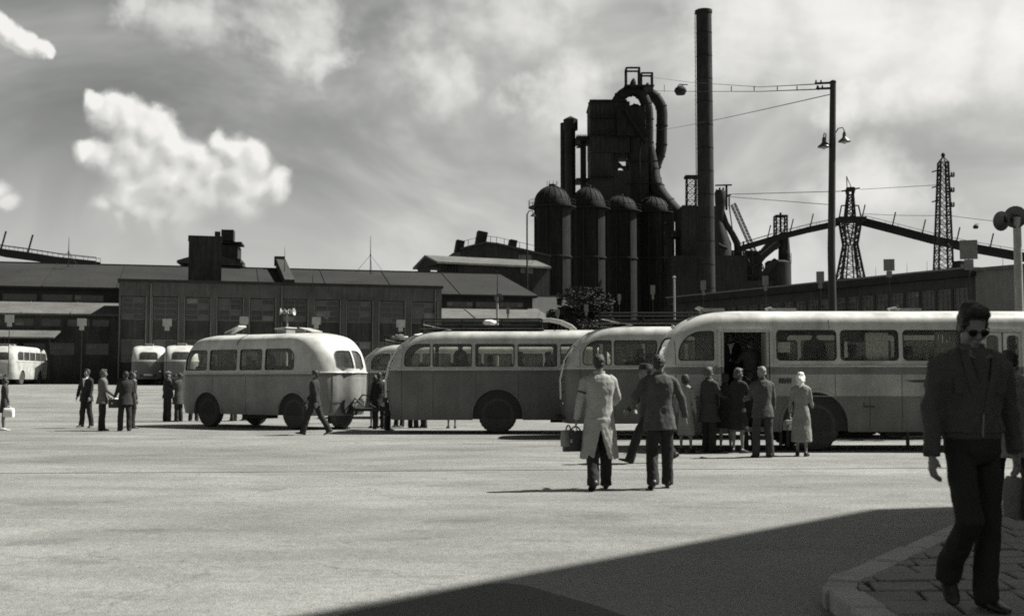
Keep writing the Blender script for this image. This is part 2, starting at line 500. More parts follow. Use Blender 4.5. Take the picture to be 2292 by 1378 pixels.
def asphalt_material():
    m = bpy.data.materials.new('asphalt'); m.use_nodes = True
    t = m.node_tree; N = NT(t); b = t.nodes['Principled BSDF']
    tc = N.n('ShaderNodeTexCoord').outputs['Object']
    big = N.noise(N.vm('MULTIPLY', tc, (0.10, 0.3, 1)), 1.0, 4, 0.6, dim='2D')
    mid = N.noise(N.vm('MULTIPLY', tc, (0.55, 1.1, 1)), 1.0, 6, 0.68, dim='2D')
    fine = N.noise(tc, 55, 3, 0.75, dim='2D')
    grit = N.noise(tc, 11, 5, 0.78, dim='2D')
    oil = N.ss(N.noise(N.vm('MULTIPLY', tc, (0.5, 0.9, 1)), 1.3, 4, 0.6, dim='2D'), 0.61, 0.70)
    f = N.m('MULTIPLY', N.lin(big, 0.3, 0.7, 0.76, 1.2), N.lin(mid, 0.3, 0.7, 0.82, 1.14))
    f = N.m('MULTIPLY', f, N.m('ADD', N.lin(fine, 0.25, 0.75, 0.74, 1.26), N.lin(grit, 0.3, 0.7, -0.2, 0.2)))
    f = N.m('MULTIPLY', f, N.m('MULTIPLY_ADD', oil, -0.2, 1.0))
    # hairline cracks, kept to some areas, and pale grit specks
    vo = N.n('ShaderNodeTexVoronoi', feature='DISTANCE_TO_EDGE', voronoi_dimensions='2D')
    N.put(vo.inputs['Vector'], N.vm('ADD', tc, N.vm('SCALE', N.noise(tc, 1.6, 4, 0.6, color=True, dim='2D'), sc_=0.8)))
    vo.inputs['Scale'].default_value = 0.42
    crack = N.m('MULTIPLY', N.ss(vo.outputs['Distance'], 0.0, 0.012, 1.0, 0.0), N.ss(big, 0.48, 0.62))
    f = N.m('MULTIPLY', f, N.m('MULTIPLY_ADD', crack, -0.3, 1.0))
    # tyre-polished lanes along the stands
    sp = N.n('ShaderNodeSeparateXYZ'); N.put(sp.inputs[0], tc)
    lane = N.m('SINE', N.m('MULTIPLY_ADD', sp.outputs[1], 1.55, N.m('MULTIPLY', big, 5.0)))
    f = N.m('MULTIPLY', f, N.m('MULTIPLY_ADD', lane, 0.05, 1.0))
    N.put(b.inputs['Base Color'], N.vm('SCALE', grey(0.19)[:3], sc_=f))
    N.put(b.inputs['Roughness'], N.lin(mid, 0.3, 0.7, 0.55, 0.72))
    b.inputs['Specular IOR Level'].default_value = 0.3
    bn = N.n('ShaderNodeBump'); bn.inputs['Strength'].default_value = 0.8; bn.inputs['Distance'].default_value = 0.014
    N.put(bn.inputs['Height'], N.m('ADD', fine, N.m('MULTIPLY', grit, 1.5)))
    t.links.new(bn.outputs[0], b.inputs['Normal'])
    MATS['asphalt'] = m
asphalt_material()

# ------------------------------------------------------------------ ground
def ground():
    ys = [-80, -20, 0, 10, 20, 30, 38, 42] + [42 + 48 * i / 14 for i in range(1, 15)] + [100, 130, 200, 400, 900, 2500]
    xs = [-2500, -600, -200, -100, -60, -40, -20, 0, 20, 40, 60, 100, 200, 600, 2500]
    b = MB(); n = len(xs)
    b.v = [V((x, y, gz(y))) for y in ys for x in xs]
    b.f = [(j * n + i, j * n + i + 1, (j + 1) * n + i + 1, (j + 1) * n + i) for j in range(len(ys) - 1) for i in range(n - 1)]
    tag(b.build('ground', 'asphalt', smooth=60), kind='structure')
    # tar joint running across the square
    b = MB()
    pts = [Gp(x, y) for x, y in ((-900, 1068), (-200, 1061), (0, 1059), (350, 1057), (700, 1055), (1050, 1052), (1500, 1050), (2400, 1046))]
    for i in range(len(pts) - 1):
        for k in range(12):
            a = pts[i].lerp(pts[i + 1], k / 12); c = pts[i].lerp(pts[i + 1], (k + 1) / 12)
            w0 = 0.035 + 0.02 * noise.noise(a * 0.8); w1 = 0.035 + 0.02 * noise.noise(c * 0.8)
            b.quad(a + V((0, -w0, .004)), c + V((0, -w1, .004)), c + V((0, w1, .004)), a + V((0, w0, .004)))
    tag(b.build('road_joint', 'tar'), kind='structure')
    # thin darker sheet over the road near the pavement
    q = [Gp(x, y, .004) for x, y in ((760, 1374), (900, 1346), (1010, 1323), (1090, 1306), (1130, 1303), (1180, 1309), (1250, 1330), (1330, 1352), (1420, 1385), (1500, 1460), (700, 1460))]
    tag(MB().add(q, [tuple(range(len(q)))]).build('dark_road_sheet', 'dark_asphalt'), kind='structure')
ground()

def clip(poly, a, b):
    """part of poly left of the directed line a-b"""
    out = []
    n = len(poly)
    def side(p): return (b[0] - a[0]) * (p[1] - a[1]) - (b[1] - a[1]) * (p[0] - a[0])
    for i in range(n):
        p, q = poly[i], poly[(i + 1) % n]
        sp, sq = side(p), side(q)
        if sp >= 0: out.append(p)
        if sp * sq < 0:
            t = sp / (sp - sq); out.append((p[0] + (q[0] - p[0]) * t, p[1] + (q[1] - p[1]) * t))
    return out

def pavement():
    Z = 0.12
    T = Gp(1822, 1300, Z)
    up = (Gp(2090, 1188, Z) - T).normalized()
    lo = (Gp(1925, 1378, Z) - T).normalized()
    # outer edge: from near the camera to the tip, round it, and away along the square
    path = []
    t0, t1 = T + lo * 0.35, T + up * 0.4
    k = 5.0
    while k > 0.36: path.append(T + lo * k); k -= 0.82
    arc = 3
    for i in range(arc + 1):
        t = i / arc
        path.append(t0 * (1 - t) ** 2 + T * 2 * t * (1 - t) + t1 * t ** 2)
    k = 1.25
    while k < 13: path.append(T + up * k); k += 0.85
    W = 0.23
    def inner(i):
        p = path[i]
        d = (path[min(i + 1, len(path) - 1)] - path[max(0, i - 1)]).normalized()
        return p + V((d.y, -d.x, 0)) * W
    inn = [inner(i) for i in range(len(path))]
    kerb = tag(empty('kerb'), kind='structure')
    for i in range(len(path) - 1):
        a, b, c, d = path[i], path[i + 1], inn[i + 1], inn[i]
        cen = (a + b + c + d) / 4
        q = [cen + (p - cen) * 0.962 + V((random.uniform(-.012, .012), random.uniform(-.012, .012), 0)) for p in (a, b, c, d)]
        h = Z + random.uniform(-.012, .008)
        m = MB()
        top = [V((p.x, p.y, h)) for p in q]
        ins = [cen + (p - cen) * 0.93 for p in top]
        m.rings([[V((p.x, p.y, -.1)) for p in q], [V((p.x, p.y, h - .018)) for p in q], [V((p.x, p.y, h + random.uniform(-.003, .003))) for p in ins]])
        m.build('kerb_stone', 'kerb_stone', kerb)
    # flagstones
    far = [path[-1] + V((9, 0, 0)), path[0] + V((9, -1, 0))]
    poly = [(p.x, p.y) for p in inn] + [(p.x, p.y) for p in far]
    pav = MB().prism(poly, 'Z', -.05, .085).build('pavement', 'dark_asphalt')
    tag(pav, kind='structure')
    lines = [(inn[i], inn[i + 1]) for i in range(len(inn) - 1)]
    y = 2.0; cnt = 0; row = 0
    while y < 14.2:
        h = random.uniform(0.3, 0.44)
        x = 1.5 + random.uniform(-.5, 0)
        while x < 9.5 and cnt < 300:
            w = random.uniform(0.3, 0.6)
            g = .014
            jt = lambda: random.uniform(-.028, .028)
            q = [(x + g, y + g), (x + w - g, y + g + jt()), (x + w - g + jt(), y + h - g), (x + g + jt(), y + h - g)]
            # rows follow the long kerb a little
            q = [(px + (py - 7) * 0.12, py + (px - 3) * 0.05) for px, py in q]
            for a, b in lines:
                q = clip(q, (b.x, b.y), (a.x, a.y)) if len(q) > 2 else q
            if len(q) > 2:
                cx = sum(p[0] for p in q) / len(q); cy = sum(p[1] for p in q) / len(q)
                if cx / max(cy, 1) < 0.5 and cy > 5.2:
                    z = Z - .006 + random.uniform(-.008, .006)
                    tx, ty = random.uniform(-.012, .012), random.uniform(-.012, .012)
                    q2 = [(cx + (a - cx) * .94, cy + (b - cy) * .94) for a, b in q]
                    zz = lambda a, b: z + (a - cx) * tx + (b - cy) * ty
                    m = MB().rings([[V((a, b, .07)) for a, b in q], [V((a, b, zz(a, b) - .008)) for a, b in q], [V((a, b, zz(a, b))) for a, b in q2]])
                    m.build('flagstone', 'flagstone', pav); cnt += 1
            x += w
        y += h; row += 1
pavement()

# ------------------------------------------------------------------ building helpers
class Facade:
    """vertical plane through two ground points; local x along it, y away from the camera, z up from the ground"""
    def __init__(s, pxa, Da, pxb, Db, z0):
        a, b = P(pxa, HORIZON, Da), P(pxb, HORIZON, Db)
        s.A = V((a.x, a.y, z0)); d = V((b.x - a.x, b.y - a.y, 0))
        s.L = d.length; s.u = d.normalized(); s.rz = math.atan2(s.u.y, s.u.x)
        s.n = V((-s.u.y, s.u.x, 0))
    def at(s, px, py, off=0.0):
        r = ray(px, py); o = V((0, 0, CAMZ))
        k = (s.A + s.n * off - o).dot(s.n) / r.dot(s.n)
        q = o + r * k - s.A
        return q.dot(s.u), q.z
    def root(s, name): return empty(name, s.A, s.rz)

def wall_holes(b, x0, x1, z0, z1, holes, y=0.0, depth=0.2):
    xs = sorted({x0, x1, *[h[0] for h in holes], *[h[1] for h in holes]})
    zs = sorted({z0, z1, *[h[2] for h in holes], *[h[3] for h in holes]})
    for i in range(len(xs) - 1):
        for j in range(len(zs) - 1):
            cx, cz = (xs[i] + xs[i + 1]) / 2, (zs[j] + zs[j + 1]) / 2
            if any(h[0] < cx < h[1] and h[2] < cz < h[3] for h in holes): continue
            b.quad((xs[i], y, zs[j]), (xs[i + 1], y, zs[j]), (xs[i + 1], y, zs[j + 1]), (xs[i], y, zs[j + 1]))
    for a, c, d, e in holes:
        b.quad((a, y, d), (a, y + depth, d), (a, y + depth, e), (a, y, e)); b.quad((c, y, d), (c, y, e), (c, y + depth, e), (c, y + depth, d))
        b.quad((a, y, d), (c, y, d), (c, y + depth, d), (a, y + depth, d)); b.quad((a, y, e), (a, y + depth, e), (c, y + depth, e), (c, y, e))
WIN = {}
def window(parent, x0, x1, z0, z1, y, nx, nz, fr='frame_metal', pane='window_dark', bar=0.05, sub=True):
    w, h = round(x1 - x0, 2), round(z1 - z0, 2)
    key = (w, h, nx, nz, bar)
    if key not in WIN:
        b = MB()
        for i in range(nx + 1):
            x = w * i / nx; t = bar * (1.5 if i in (0, nx) else 1)
            b.box((min(max(x, t / 2), w - t / 2), 0, h / 2), (t, .06, h))
        for j in range(nz + 1):
            z = h * j / nz; t = bar * (1.5 if j in (0, nz) else 1)
            b.box((w / 2, .004, min(max(z, t / 2), h - t / 2)), (w, .05, t))
        p = MB().box((0, 0, 0), (w / nx - .01, .012, h / nz - .01))
        WIN[key] = (b.mesh('window'), p.mesh('pane'))
    fm, pm = WIN[key]
    o = obj('window', fm, fr, parent, (x0, y, z0))
    for i in range(nx):
        for j in range(nz):
            q = obj('pane', pm, pane, o, (w * (i + .5) / nx, .02, h * (j + .5) / nz))
            q.rotation_euler = (random.uniform(-.012, .012), 0, random.uniform(-.012, .012))
            u = random.random()
            if pane == 'window_dark' and u < .3:
                q.material_slots[0].link = 'OBJECT'; q.material_slots[0].material = MATS['window_reflect_pale' if u < .07 else 'window_reflect_grey']  # random panes painted lighter as if reflecting
    return o

# ------------------------------------------------------------------ long hall behind
def long_hall():
    f = Facade(-170, 97, 1192, 110, 1.22)
    r = tag(f.root('factory_hall'), 'long low factory hall with grey felt roof and clerestory windows behind everything', 'factory hall')
    ze = f.at(600, 648)[1]
    L = f.L
    RD, RZ = 9.0, f.at(600, 601, 9.0)[1]
    hip = f.at(1118, 608, RD)[0]
    b = MB(); ov = .5
    e0, e1, rz = ze, ze, RZ
    b.add([(-5, -ov, ze - .12), (L + .4, -ov, ze - .12), (hip, RD, RZ), (-5, RD, RZ), (L + .4, 2 * RD + ov, ze - .12), (-5, 2 * RD + ov, ze - .12)],
          [(0, 1, 2, 3), (1, 4, 2), (3, 2, 4, 5)])
    b.add([(-5, -ov, ze - .3), (L + .4, -ov, ze - .3), (L + .4, 2 * RD + ov, ze - .3), (-5, 2 * RD + ov, ze - .3)], [(0, 1, 2, 3)])
    b.quad((-5, -ov, ze - .3), (L + .4, -ov, ze - .3), (L + .4, -ov, ze - .12), (-5, -ov, ze - .12))
    b.quad((L + .4, -ov, ze - .3), (L + .4, 2 * RD + ov, ze - .3), (L + .4, 2 * RD + ov, ze - .12), (L + .4, -ov, ze - .12))
    roof = b.build('roof', 'roof_felt', r)
    # seams of the felt, ridge capping
    m = MB()
    m.bar((-5, RD, RZ + .03), (hip, RD, RZ + .03), .3, .1)
    m.build('ridge_cap', 'darker_brick', roof)
    for k in range(8):
        x = 3 + k * (hip - 3) / 8
        MB().bar((x, -ov, ze - .07), (x, RD, RZ + .045), .06, .03).build('roof_seam', 'roof_felt', roof)
    # clerestory wall with paired windows
    holes = []
    zt, zb = ze - .75, ze - 1.55
    def pair(px0, px1, y0, y1):
        a, c = f.at(px0, y0)[0], f.at(px1, y0)[0]
        holes.append((a, c, zb, zt))
    for p in ((-60, -5), (5, 83), (93, 163), (166, 232), (1000, 1060), (1065, 1112), (1118, 1172)): pair(*p, 645, 665)
    za = zb - 1.6
    b = MB(); wall_holes(b, -5, L, za - 2.5, ze - .1, holes)
    b.quad((L, 0, za - 2.5), (L, 2 * RD, za - 2.5), (L, 2 * RD, ze - .1), (L, 0, ze - .1))
    b.quad((-5, 2 * RD, 0), (L, 2 * RD, 0), (L, 2 * RD, ze), (-5, 2 * RD, ze))
    b.build('clerestory_wall', 'dark_timber', r)
    for i, (a, c, d, e) in enumerate(holes):
        window(r, a, c, d, e, .12, 4, 2, 'frame_metal', 'window_dark')
    # aisle roof, aisle wall, canopy
    AD = -5.5
    z1 = f.at(120, 676)[1]; z2 = f.at(120, 702, AD)[1]
    b = MB()
    b.box((L / 2 - 2.3, AD / 2, (z1 + z2) / 2), (L + 5.6, math.hypot(AD, z1 - z2) + .5, .16), rot=Matrix.Rotation(math.atan2(z1 - z2, -AD), 3, 'X'))
    ar = b.build('aisle_roof', 'roof_sheet', r)
    for k in range(14):
        x = k * L / 14 - 3
        MB().bar((x, .1, z1 + .13), (x, AD - .2, z2 + .1), .05, .05).build('roof_seam', 'roof_sheet', ar)
    holes = []
    y0, y1 = f.at(0, 728, AD)[1], f.at(0, 712, AD)[1]
    for p in ((-40, 0), (30, 75), (90, 135), (150, 200), (205, 243)):
        holes.append((f.at(p[0], 720, AD)[0], f.at(p[1], 720, AD)[0], y0, y1))
    w0, w1 = f.at(0, 793, AD)[1], f.at(0, 766, AD)[1]
    for p in ((-70, -20), (-10, 40), (50, 100), (112, 166), (190, 243)):
        holes.append((f.at(p[0], 780, AD)[0], f.at(p[1], 780, AD)[0], w0, w1))
    b = MB(); wall_holes(b, -5, L, -1.5, z2 - .05, holes, AD + .15)
    b.quad((L, AD + .15, -1.5), (L, 0, -1.5), (L, 0, z1), (L, AD + .15, z2))
    b.build('aisle_wall', 'darker_brick', r)
    for a, c, d, e in holes: window(r, a, c, d, e, AD + .27, 2, 2, 'frame_metal', 'window_dark')
    c0, c1 = f.at(0, 736, AD)[1], f.at(0, 753, AD - 2.6)[1]
    xe = f.at(138, 736, AD)[0]; xf = f.at(120, 753, AD - 2.6)[0]
    b = MB()
    t = .12
    b.rings([[(-5, AD + .1, c0), (-5, AD - 2.6, c1), (-5, AD - 2.6, c1 - t), (-5, AD + .1, c0 - t)], [(xe, AD + .1, c0), (xf, AD - 2.6, c1), (xf, AD - 2.6, c1 - t), (xe, AD + .1, c0 - t)]])
    b.build('canopy', 'roof_sheet', r)
    for k in range(4):
        x = 1 + k * (xf - 1.3) / 3
        MB().bb((x - .07, AD - 2.5, -1.2), (x + .07, AD - 2.36, c1 - .1)).build('canopy_post', 'dark_timber', r)
    # slanting duct on the roof
    a = f.at(628, 596, RD); b_ = f.at(648, 632, 1.0)
    MB().bar((a[0], RD - .2, RZ + .5), (b_[0], 1.0, ze + .6), .9, .9).build('roof_duct', 'darker_brick', r)
    MB().box((a[0] - .1, RD, RZ + .75), (1.0, .8, .9)).build('duct_cowl', 'darker_brick', r)
    return f
LH = long_hall()

# ------------------------------------------------------------------ brick building in the middle
def brick_block():
    f = Facade(262, 92, 988, 99.2, 1.22)
    r = tag(f.root('brick_building'), 'flat topped dark brick building with ten tall window bays behind the buses', 'building')
    zt = f.at(600, 637)[1]; L = f.L; dep = 7.5
    b = MB(); holes = []
    z0, z1 = f.at(600, 846)[1], f.at(600, 668)[1]
    for k in range(10):
        p = 270 + 72.5 * k
        holes.append((f.at(p, 700)[0], f.at(p + 55, 700)[0], max(.15, z0), z1))
    wall_holes(b, 0, L, -1, zt, holes, 0, .28)
    b.quad((0, 0, -1), (0, 0, zt), (0, dep, zt), (0, dep, -1)); b.quad((L, 0, -1), (L, dep, -1), (L, dep, zt), (L, 0, zt))
    b.quad((0, dep, -1), (0, dep, zt), (L, dep, zt), (L, dep, -1)); b.quad((0, 0, zt - .4), (L, 0, zt - .4), (L, dep, zt - .4), (0, dep, zt - .4))
    b.build('wall', 'dark_brick', r)
    m = MB(); m.bb((-.12, -.12, zt), (L + .12, .35, zt + .22)); m.bb((-.12, .36, zt + .003), (.3, dep, zt + .215)); m.bb((L - .3, .36, zt + .003), (L + .12, dep, zt + .215))
    m.build('parapet', 'dark_timber', r)
    u0, u1 = f.at(600, 719)[1], z1 - .05
    l0, l1 = f.at(600, 812)[1], f.at(600, 762)[1]
    for k, (a, c, d, e) in enumerate(holes):
        window(r, a + .04, c - .04, u0, u1, .18, 2, 4)
        MB().bb((a, .2, l1), (c, .27, u0)).build('spandrel_panel', 'darker_brick', r)
        window(r, a + .04, c - .04, l0, l1, .18, 2, 3)
        MB().bb((a, .2, d), (c, .27, l0)).build('plinth_panel', 'darker_brick', r)
        for x in (a - .07, c + .07):
            MB().bb((x - .035, -.05, d), (x + .035, .0, z1)).build('bay_trim', 'plaster', r)
    for x in (2.4, L * .5 - .4, L - .6):
        MB().tube([(x, -.1, .1), (x, -.1, zt - .15), (x, .1, zt - .05)], .06, 8).build('downpipe', 'darker_brick', r)
    # stack block on the roof, and the lantern house behind it
    c = f.at(423, 530, 3)[0], f.at(496, 530, 3)[0]
    s0 = tag(empty('stack_block', f.A + f.u * c[0] + f.n * 2.2 + V((0, 0, zt - .38)), f.rz), 'squat black stack block rising from the brick building roof', 'roof stack')
    w = c[1] - c[0]; h = f.at(460, 531, 2.2)[1] - zt + .38
    MB().bb((0, 0, 0), (w, 3.2, h)).build('shaft', 'soot_steel', s0)
    m = MB(); m.bb((-.06, -.06, h), (w + .06, 3.26, h + .12)); m.build('coping', 'black_steel', s0)
    MB().bb((w - .55, .6, h + .12), (w - .1, 1.4, h + .6)).build('flue', 'black_steel', s0)
    g = Facade(380, 112, 560, 113, 1.22)
    x = lambda px, py: g.at(px, py)
    l = tag(empty('lantern_house', g.A, g.rz), 'small dark lantern house with a water tank behind the black roof stack', 'roof house')
    def bx(n, p0, p1, y0, y1, m):
        a = x(p0[0], p0[1]); c_ = x(p1[0], p1[1])
        MB().bb((a[0], y0, c_[1]), (c_[0], y1, a[1])).build(n, m, l)
    bx('body', (470, 547), (530, 700), 0, 3.5, 'soot_steel')
    bx('tank', (494, 512), (521, 537), .5, 2.0, 'soot_steel')
    bx('platform', (490, 541), (541, 546), -.3, 2.8, 'rust_steel')
    bx('tank_leg', (500, 537), (503, 541), .9, 1.1, 'black_steel'); bx('tank_leg', (514, 537), (517, 541), .9, 1.1, 'black_steel')
    a = x(400, 585); c_ = x(546, 592); d = x(470, 565)
    rf = MB().prism([(a[0], a[1]), (d[0], d[1]), (c_[0], c_[1]), (c_[0], c_[1] - .25), (a[0], a[1] - .25)], 'Y', -1.2, 4.5)
    rf.build('roof', 'darker_brick', l)
    a = x(412, 597); c_ = x(538, 700)
    MB().bb((a[0], -.6, c_[1]), (c_[0], 4, a[1] + .8)).build('wall', 'soot_steel', l)
    p, q = x(534, 604), x(545, 590)
    MB().bar((p[0], -.9, p[1]), (q[0], -.9, q[1]), .15).build('eave_bracket', 'black_steel', l)
brick_block()

# ------------------------------------------------------------------ aerials on the roofs
def aerial(px, ytop, ybase, D, label, guys=True, r0=.035):
    a, b = P(px, ybase, D), P(px, ytop, D)
    o = tag(empty('aerial_mast', a), label, 'aerial', 'aerial masts on the hall roof')
    h = b.z - a.z
    MB().tube([(0, 0, -.3), (0, 0, h * .45), (0, 0, h)], [r0, r0 * .8, r0 * .3], 6).build('mast', 'lattice_steel', o)
    if guys:
        for ang in (200, 340, 90):
            w = h * .42
            MB().tube([(0, 0, h * .45), (math.cos(math.radians(ang)) * w, math.sin(math.radians(ang)) * w, -.2)], .018, 5).build('guy_wire', 'lattice_steel', o)
        MB().cyl((0, 0, h * .43), (0, 0, h * .47), .07, n=8).build('collar', 'lattice_steel', o)
aerial(153, 530, 590, 106, 'guyed aerial mast at the left end of the long hall roof', r0=.05)
aerial(637, 552, 601, 108, 'single thin aerial beside the slanting roof duct', guys=False)
aerial(829, 528, 606, 110, 'guyed aerial mast right of the middle of the long roof', r0=.05)
aerial(700, 612, 632, 96, 'short aerial on the brick building parapet', guys=False)

# ------------------------------------------------------------------ sheds between hall and furnace
def sheds():
    f = Facade(974, 150, 1230, 157, 1.22)
    r = tag(f.root('open_shed'), 'open sided shed with pale sloping roof beyond the long hall', 'shed')
    pk, le = f.at(938, 569, 4), f.at(913, 583)
    re_ = f.at(1200, 600)
    zr = f.at(1000, 573, 4)[1]; ze = f.at(980, 586)[1]
    L = f.L
    b = MB()
    b.rings([[(0, -.6, ze), (0, 4, zr), (0, 8.6, ze), (0, 8.6, ze - .25), (0, 4, zr - .25), (0, -.6, ze - .25)], [(L, -.6, ze), (L, 4, zr), (L, 8.6, ze), (L, 8.6, ze - .25), (L, 4, zr - .25), (L, -.6, ze - .25)]])
    rf = b.build('roof', 'roof_sheet', r)
    MB().prism([(0, ze - .25), (4, zr - .25), (8, ze - .25)], 'X', .3, .5).build('gable', 'soot_steel', r)
    zb = f.at(980, 612)[1]
    xo = f.at(1028, 590)[0]
    MB().bb((xo, 0, -1), (L, 8, ze - .26)).build('wall', 'soot_steel', r)
    MB().bb((.6, 0, -1), (xo - .01, 8, zb)).build('low_wall', 'soot_steel', r)
    MB().bb((.45, 3.2, zb), (.55, 7.9, ze - .26)).build('gable_panel', 'soot_steel', r)
    n = 7
    for k in range(n):
        x = .7 + (xo - .8) * k / (n - 1)
        MB().bb((x - .1, 0, zb), (x + .1, .2, ze - .26)).build('post', 'black_steel', r)
    for p in ((1165, 1175), (1180, 1192)):
        a, c = f.at(p[0], 610)[0], f.at(p[1], 610)[0]
        window(r, a, c, f.at(1170, 611)[1], f.at(1170, 600)[1], -.06, 2, 2, 'frame_metal', 'roof_sheet')
    f = Facade(1030, 176, 1240, 179, 1.22)
    r = tag(f.root('gabled_hall'), 'tall dark gabled hall with ridge vents behind the open shed', 'factory hall')
    pts = [f.at(1030, 560), f.at(1085, 546), f.at(1112, 549), f.at(1232, 576)]
    poly = [(0, -1)] + [tuple(p) for p in pts] + [(pts[-1][0], -1)]
    poly[1] = (0, pts[0][1])
    MB().prism(poly, 'Y', 0, 14).build('wall', 'soot_steel', r)
    for a, c in zip(pts[:-1], pts[1:]):
        MB().bar((a[0], 7, a[1] + .2), (c[0], 7, c[1] + .2), 15, .3).build('roof_slope', 'darker_brick', r)
        n = max(2, int((c[0] - a[0]) / 1.1))
        m = MB()
        for k in range(n + 1):
            t = k / n; x, z = a[0] + (c[0] - a[0]) * t, a[1] + (c[1] - a[1]) * t
            m.bar((x, .2, z + .3), (x, .2, z + 1.3), .07)
        m.bar((a[0], .2, a[1] + 1.3), (c[0], .2, c[1] + 1.3), .06)
        m.build('roof_railing', 'lattice_steel', r)
    for p, s_ in ((1080, 1.5), (1031, 1.2), (1150, 1.1)):
        q = f.at(p, 548 if p == 1080 else 562)
        z = pts[1][1] if p == 1080 else (pts[0][1] if p == 1031 else f.at(1150, 557)[1])
        MB().box((q[0], 1.2, z + s_ * .6), (s_, 1.6, s_ * 1.5), rot=Matrix.Rotation(.18, 3, 'Y')).build('roof_vent', 'black_steel', r)
    a, c = f.at(1160, 570), f.at(1190, 582)
    MB().bb((a[0], -.05, c[1]), (c[0], .02, a[1])).build('pale_panel', 'roof_sheet', r)
    # pale shed roof
    f = Facade(1150, 131, 1330, 133, 1.22)
    r = tag(f.root('pale_shed'), 'low shed with plain pale hipped roof left of the stove base', 'shed')
    z1 = f.at(1240, 663, 4.5)[1]; z0 = f.at(1240, 718)[1]
    xa, xb, xc = f.at(1160, 663, 4.5)[0], f.at(1291, 664, 4.5)[0], f.at(1322, 690, 3.0)[0]
    MB().add([(xa - 1, -.3, z0), (xc, -.3, z0), (xb, 4.5, z1), (xa - 1, 4.5, z1), (xc, 9.3, z0), (xa - 1, 9.3, z0), (xa - 1, -.3, z0 - .2), (xc, -.3, z0 - .2), (xc, 9.3, z0 - .2), (xa - 1, 9.3, z0 - .2)],
             [(0, 1, 2, 3), (1, 4, 2), (3, 2, 4, 5), (0, 6, 7, 1), (1, 7, 8, 4), (5, 4, 8, 9), (3, 5, 0), (0, 5, 9, 6), (6, 9, 8, 7)]).build('roof', 'roof_felt_pale', r)
    MB().bb((xa - .8, 0, -1), (xc - .3, 9, z0 - .21)).build('wall', 'plaster', r)
    MB().bb((xa - .75, -.06, .2), (xa + 2, -.01, 2.4)).build('door', 'dark_timber', r)
    MB().bar((xa - 1, 4.5, z1 + .03), (xb, 4.5, z1 + .03), .3, .1).build('ridge_cap', 'roof_sheet', r)
sheds()

# ------------------------------------------------------------------ long low building on the right
def right_hall():
    f = Facade(1515, 103, 2188, 76, 0.95)
    r = tag(f.root('window_hall'), 'long dark flat roofed hall with a row of tall windows behind the nearest bus', 'factory hall')
    L = f.L; zt = f.at(1850, 634)[1]
    zs = f.at(2150, 644)[1]; zb = f.at(2150, 720)[1]
    holes = []
    n = 22
    for k in range(n):
        x = 1.2 + (L - 1.6) * k / n
        holes.append((x, x + (L - 1.6) / n * .86, zb, zs))
    b = MB(); wall_holes(b, 0, L, -1, zt - .5, holes, 0, .2)
    b.quad((0, 0, -1), (0, 12, -1), (0, 12, zt - .5), (0, 0, zt - .5)); b.quad((0, 12, -1), (L, 12, -1), (L, 12, zt - .5), (0, 12, zt - .5))
    b.build('wall', 'darker_brick', r)
    for h in holes: window(r, *h, .12, 3, 6, bar=.05)
    MB().bb((-.5, -.6, zt - .5), (L + .1, 12.5, zt)).build('fascia', 'dark_timber', r)
    MB().bb((-.6, -.7, zt + .002), (L + .1, 12.6, zt + .12)).build('roof_edge', 'plaster', r)
    x = f.at(2148, 590, 3)
    c = tag(empty('roof_chimney', f.A + f.u * x[0] + f.n * 3 + V((0, 0, zt + .12)), f.rz), 'short square black chimney on the right hall roof', 'chimney')
    MB().bb((-.33, -.33, 0), (.33, .33, .78)).build('shaft', 'soot_steel', c); MB().bb((-.37, -.37, .78), (.37, .37, .85)).build('cap', 'black_steel', c)
    for px in (1700, 1960, 2030, 2075, 2100, 2245):
        x = f.at(px, 600, 2)[0]
        MB().cyl((x, 2, zt), (x, 2, zt + 1.1), .02, .01, 6).build('lightning_rod', 'lattice_steel', r)
    g = Facade(2188, 76, 2330, 72.5, 0.95)
    r2 = tag(g.root('plastered_annexe'), 'plain grey plastered end block joined to the long window hall', 'building')
    z2 = g.at(2240, 603)[1]
    MB().bb((0.02, 0, -1), (g.L + 6, 12, z2)).build('wall', 'plaster', r2)
    MB().bb((0.02, -.3, z2 + .002), (g.L + 6, 12.2, z2 + .22)).build('roof_slab', 'roof_sheet', r2)
    MB().bb((g.L * .25, -.03, .1), (g.L * .25 + 1.4, .0 - .002, 2.3)).build('door', 'dark_timber', r2)
right_hall()

# ------------------------------------------------------------------ office block whose shade falls across the foreground (stands right of the camera)
def office():
    H = 18.0
    sh = V((SUN.x, SUN.y, 0)) / SUN.z
    c = Gp(1950, 1139); e = Gp(648, 1379)
    d = (e - c).normalized()
    A = c + sh * H
    B = A + d * 11.5
    rz = math.atan2(d.y, d.x)
    o = tag(empty('office_block', (A.x, A.y, 0), rz), 'plastered office block standing just outside the right edge of the view', 'building')
    L = 16.5; dep = 11.0                       # local y positive: away from the square
    b = MB(); holes = []
    for fl in range(5):
        for k in range(5):
            x = 1.0 + k * 2.7; holes.append((x, x + 1.3, 1.1 + fl * 3.4, 2.9 + fl * 3.4))
    wall_holes(b, 0, L, 0, H - .3, holes, 0, .2)
    b.quad((0, 0, 0), (0, dep, 0), (0, dep, H - .3), (0, 0, H - .3)); b.quad((L, 0, 0), (L, 0, H - .3), (L, dep, H - .3), (L, dep, 0)); b.quad((0, dep, 0), (0, dep, H - .3), (L, dep, H - .3), (L, dep, 0))
    b.build('wall', 'warm_plaster', o)
    for h in holes: window(o, *h, .1, 2, 2)
    MB().bb((0, 0, H - .299), (L, dep, H)).build('roof_slab', 'concrete', o)
    return o
OFF = office()
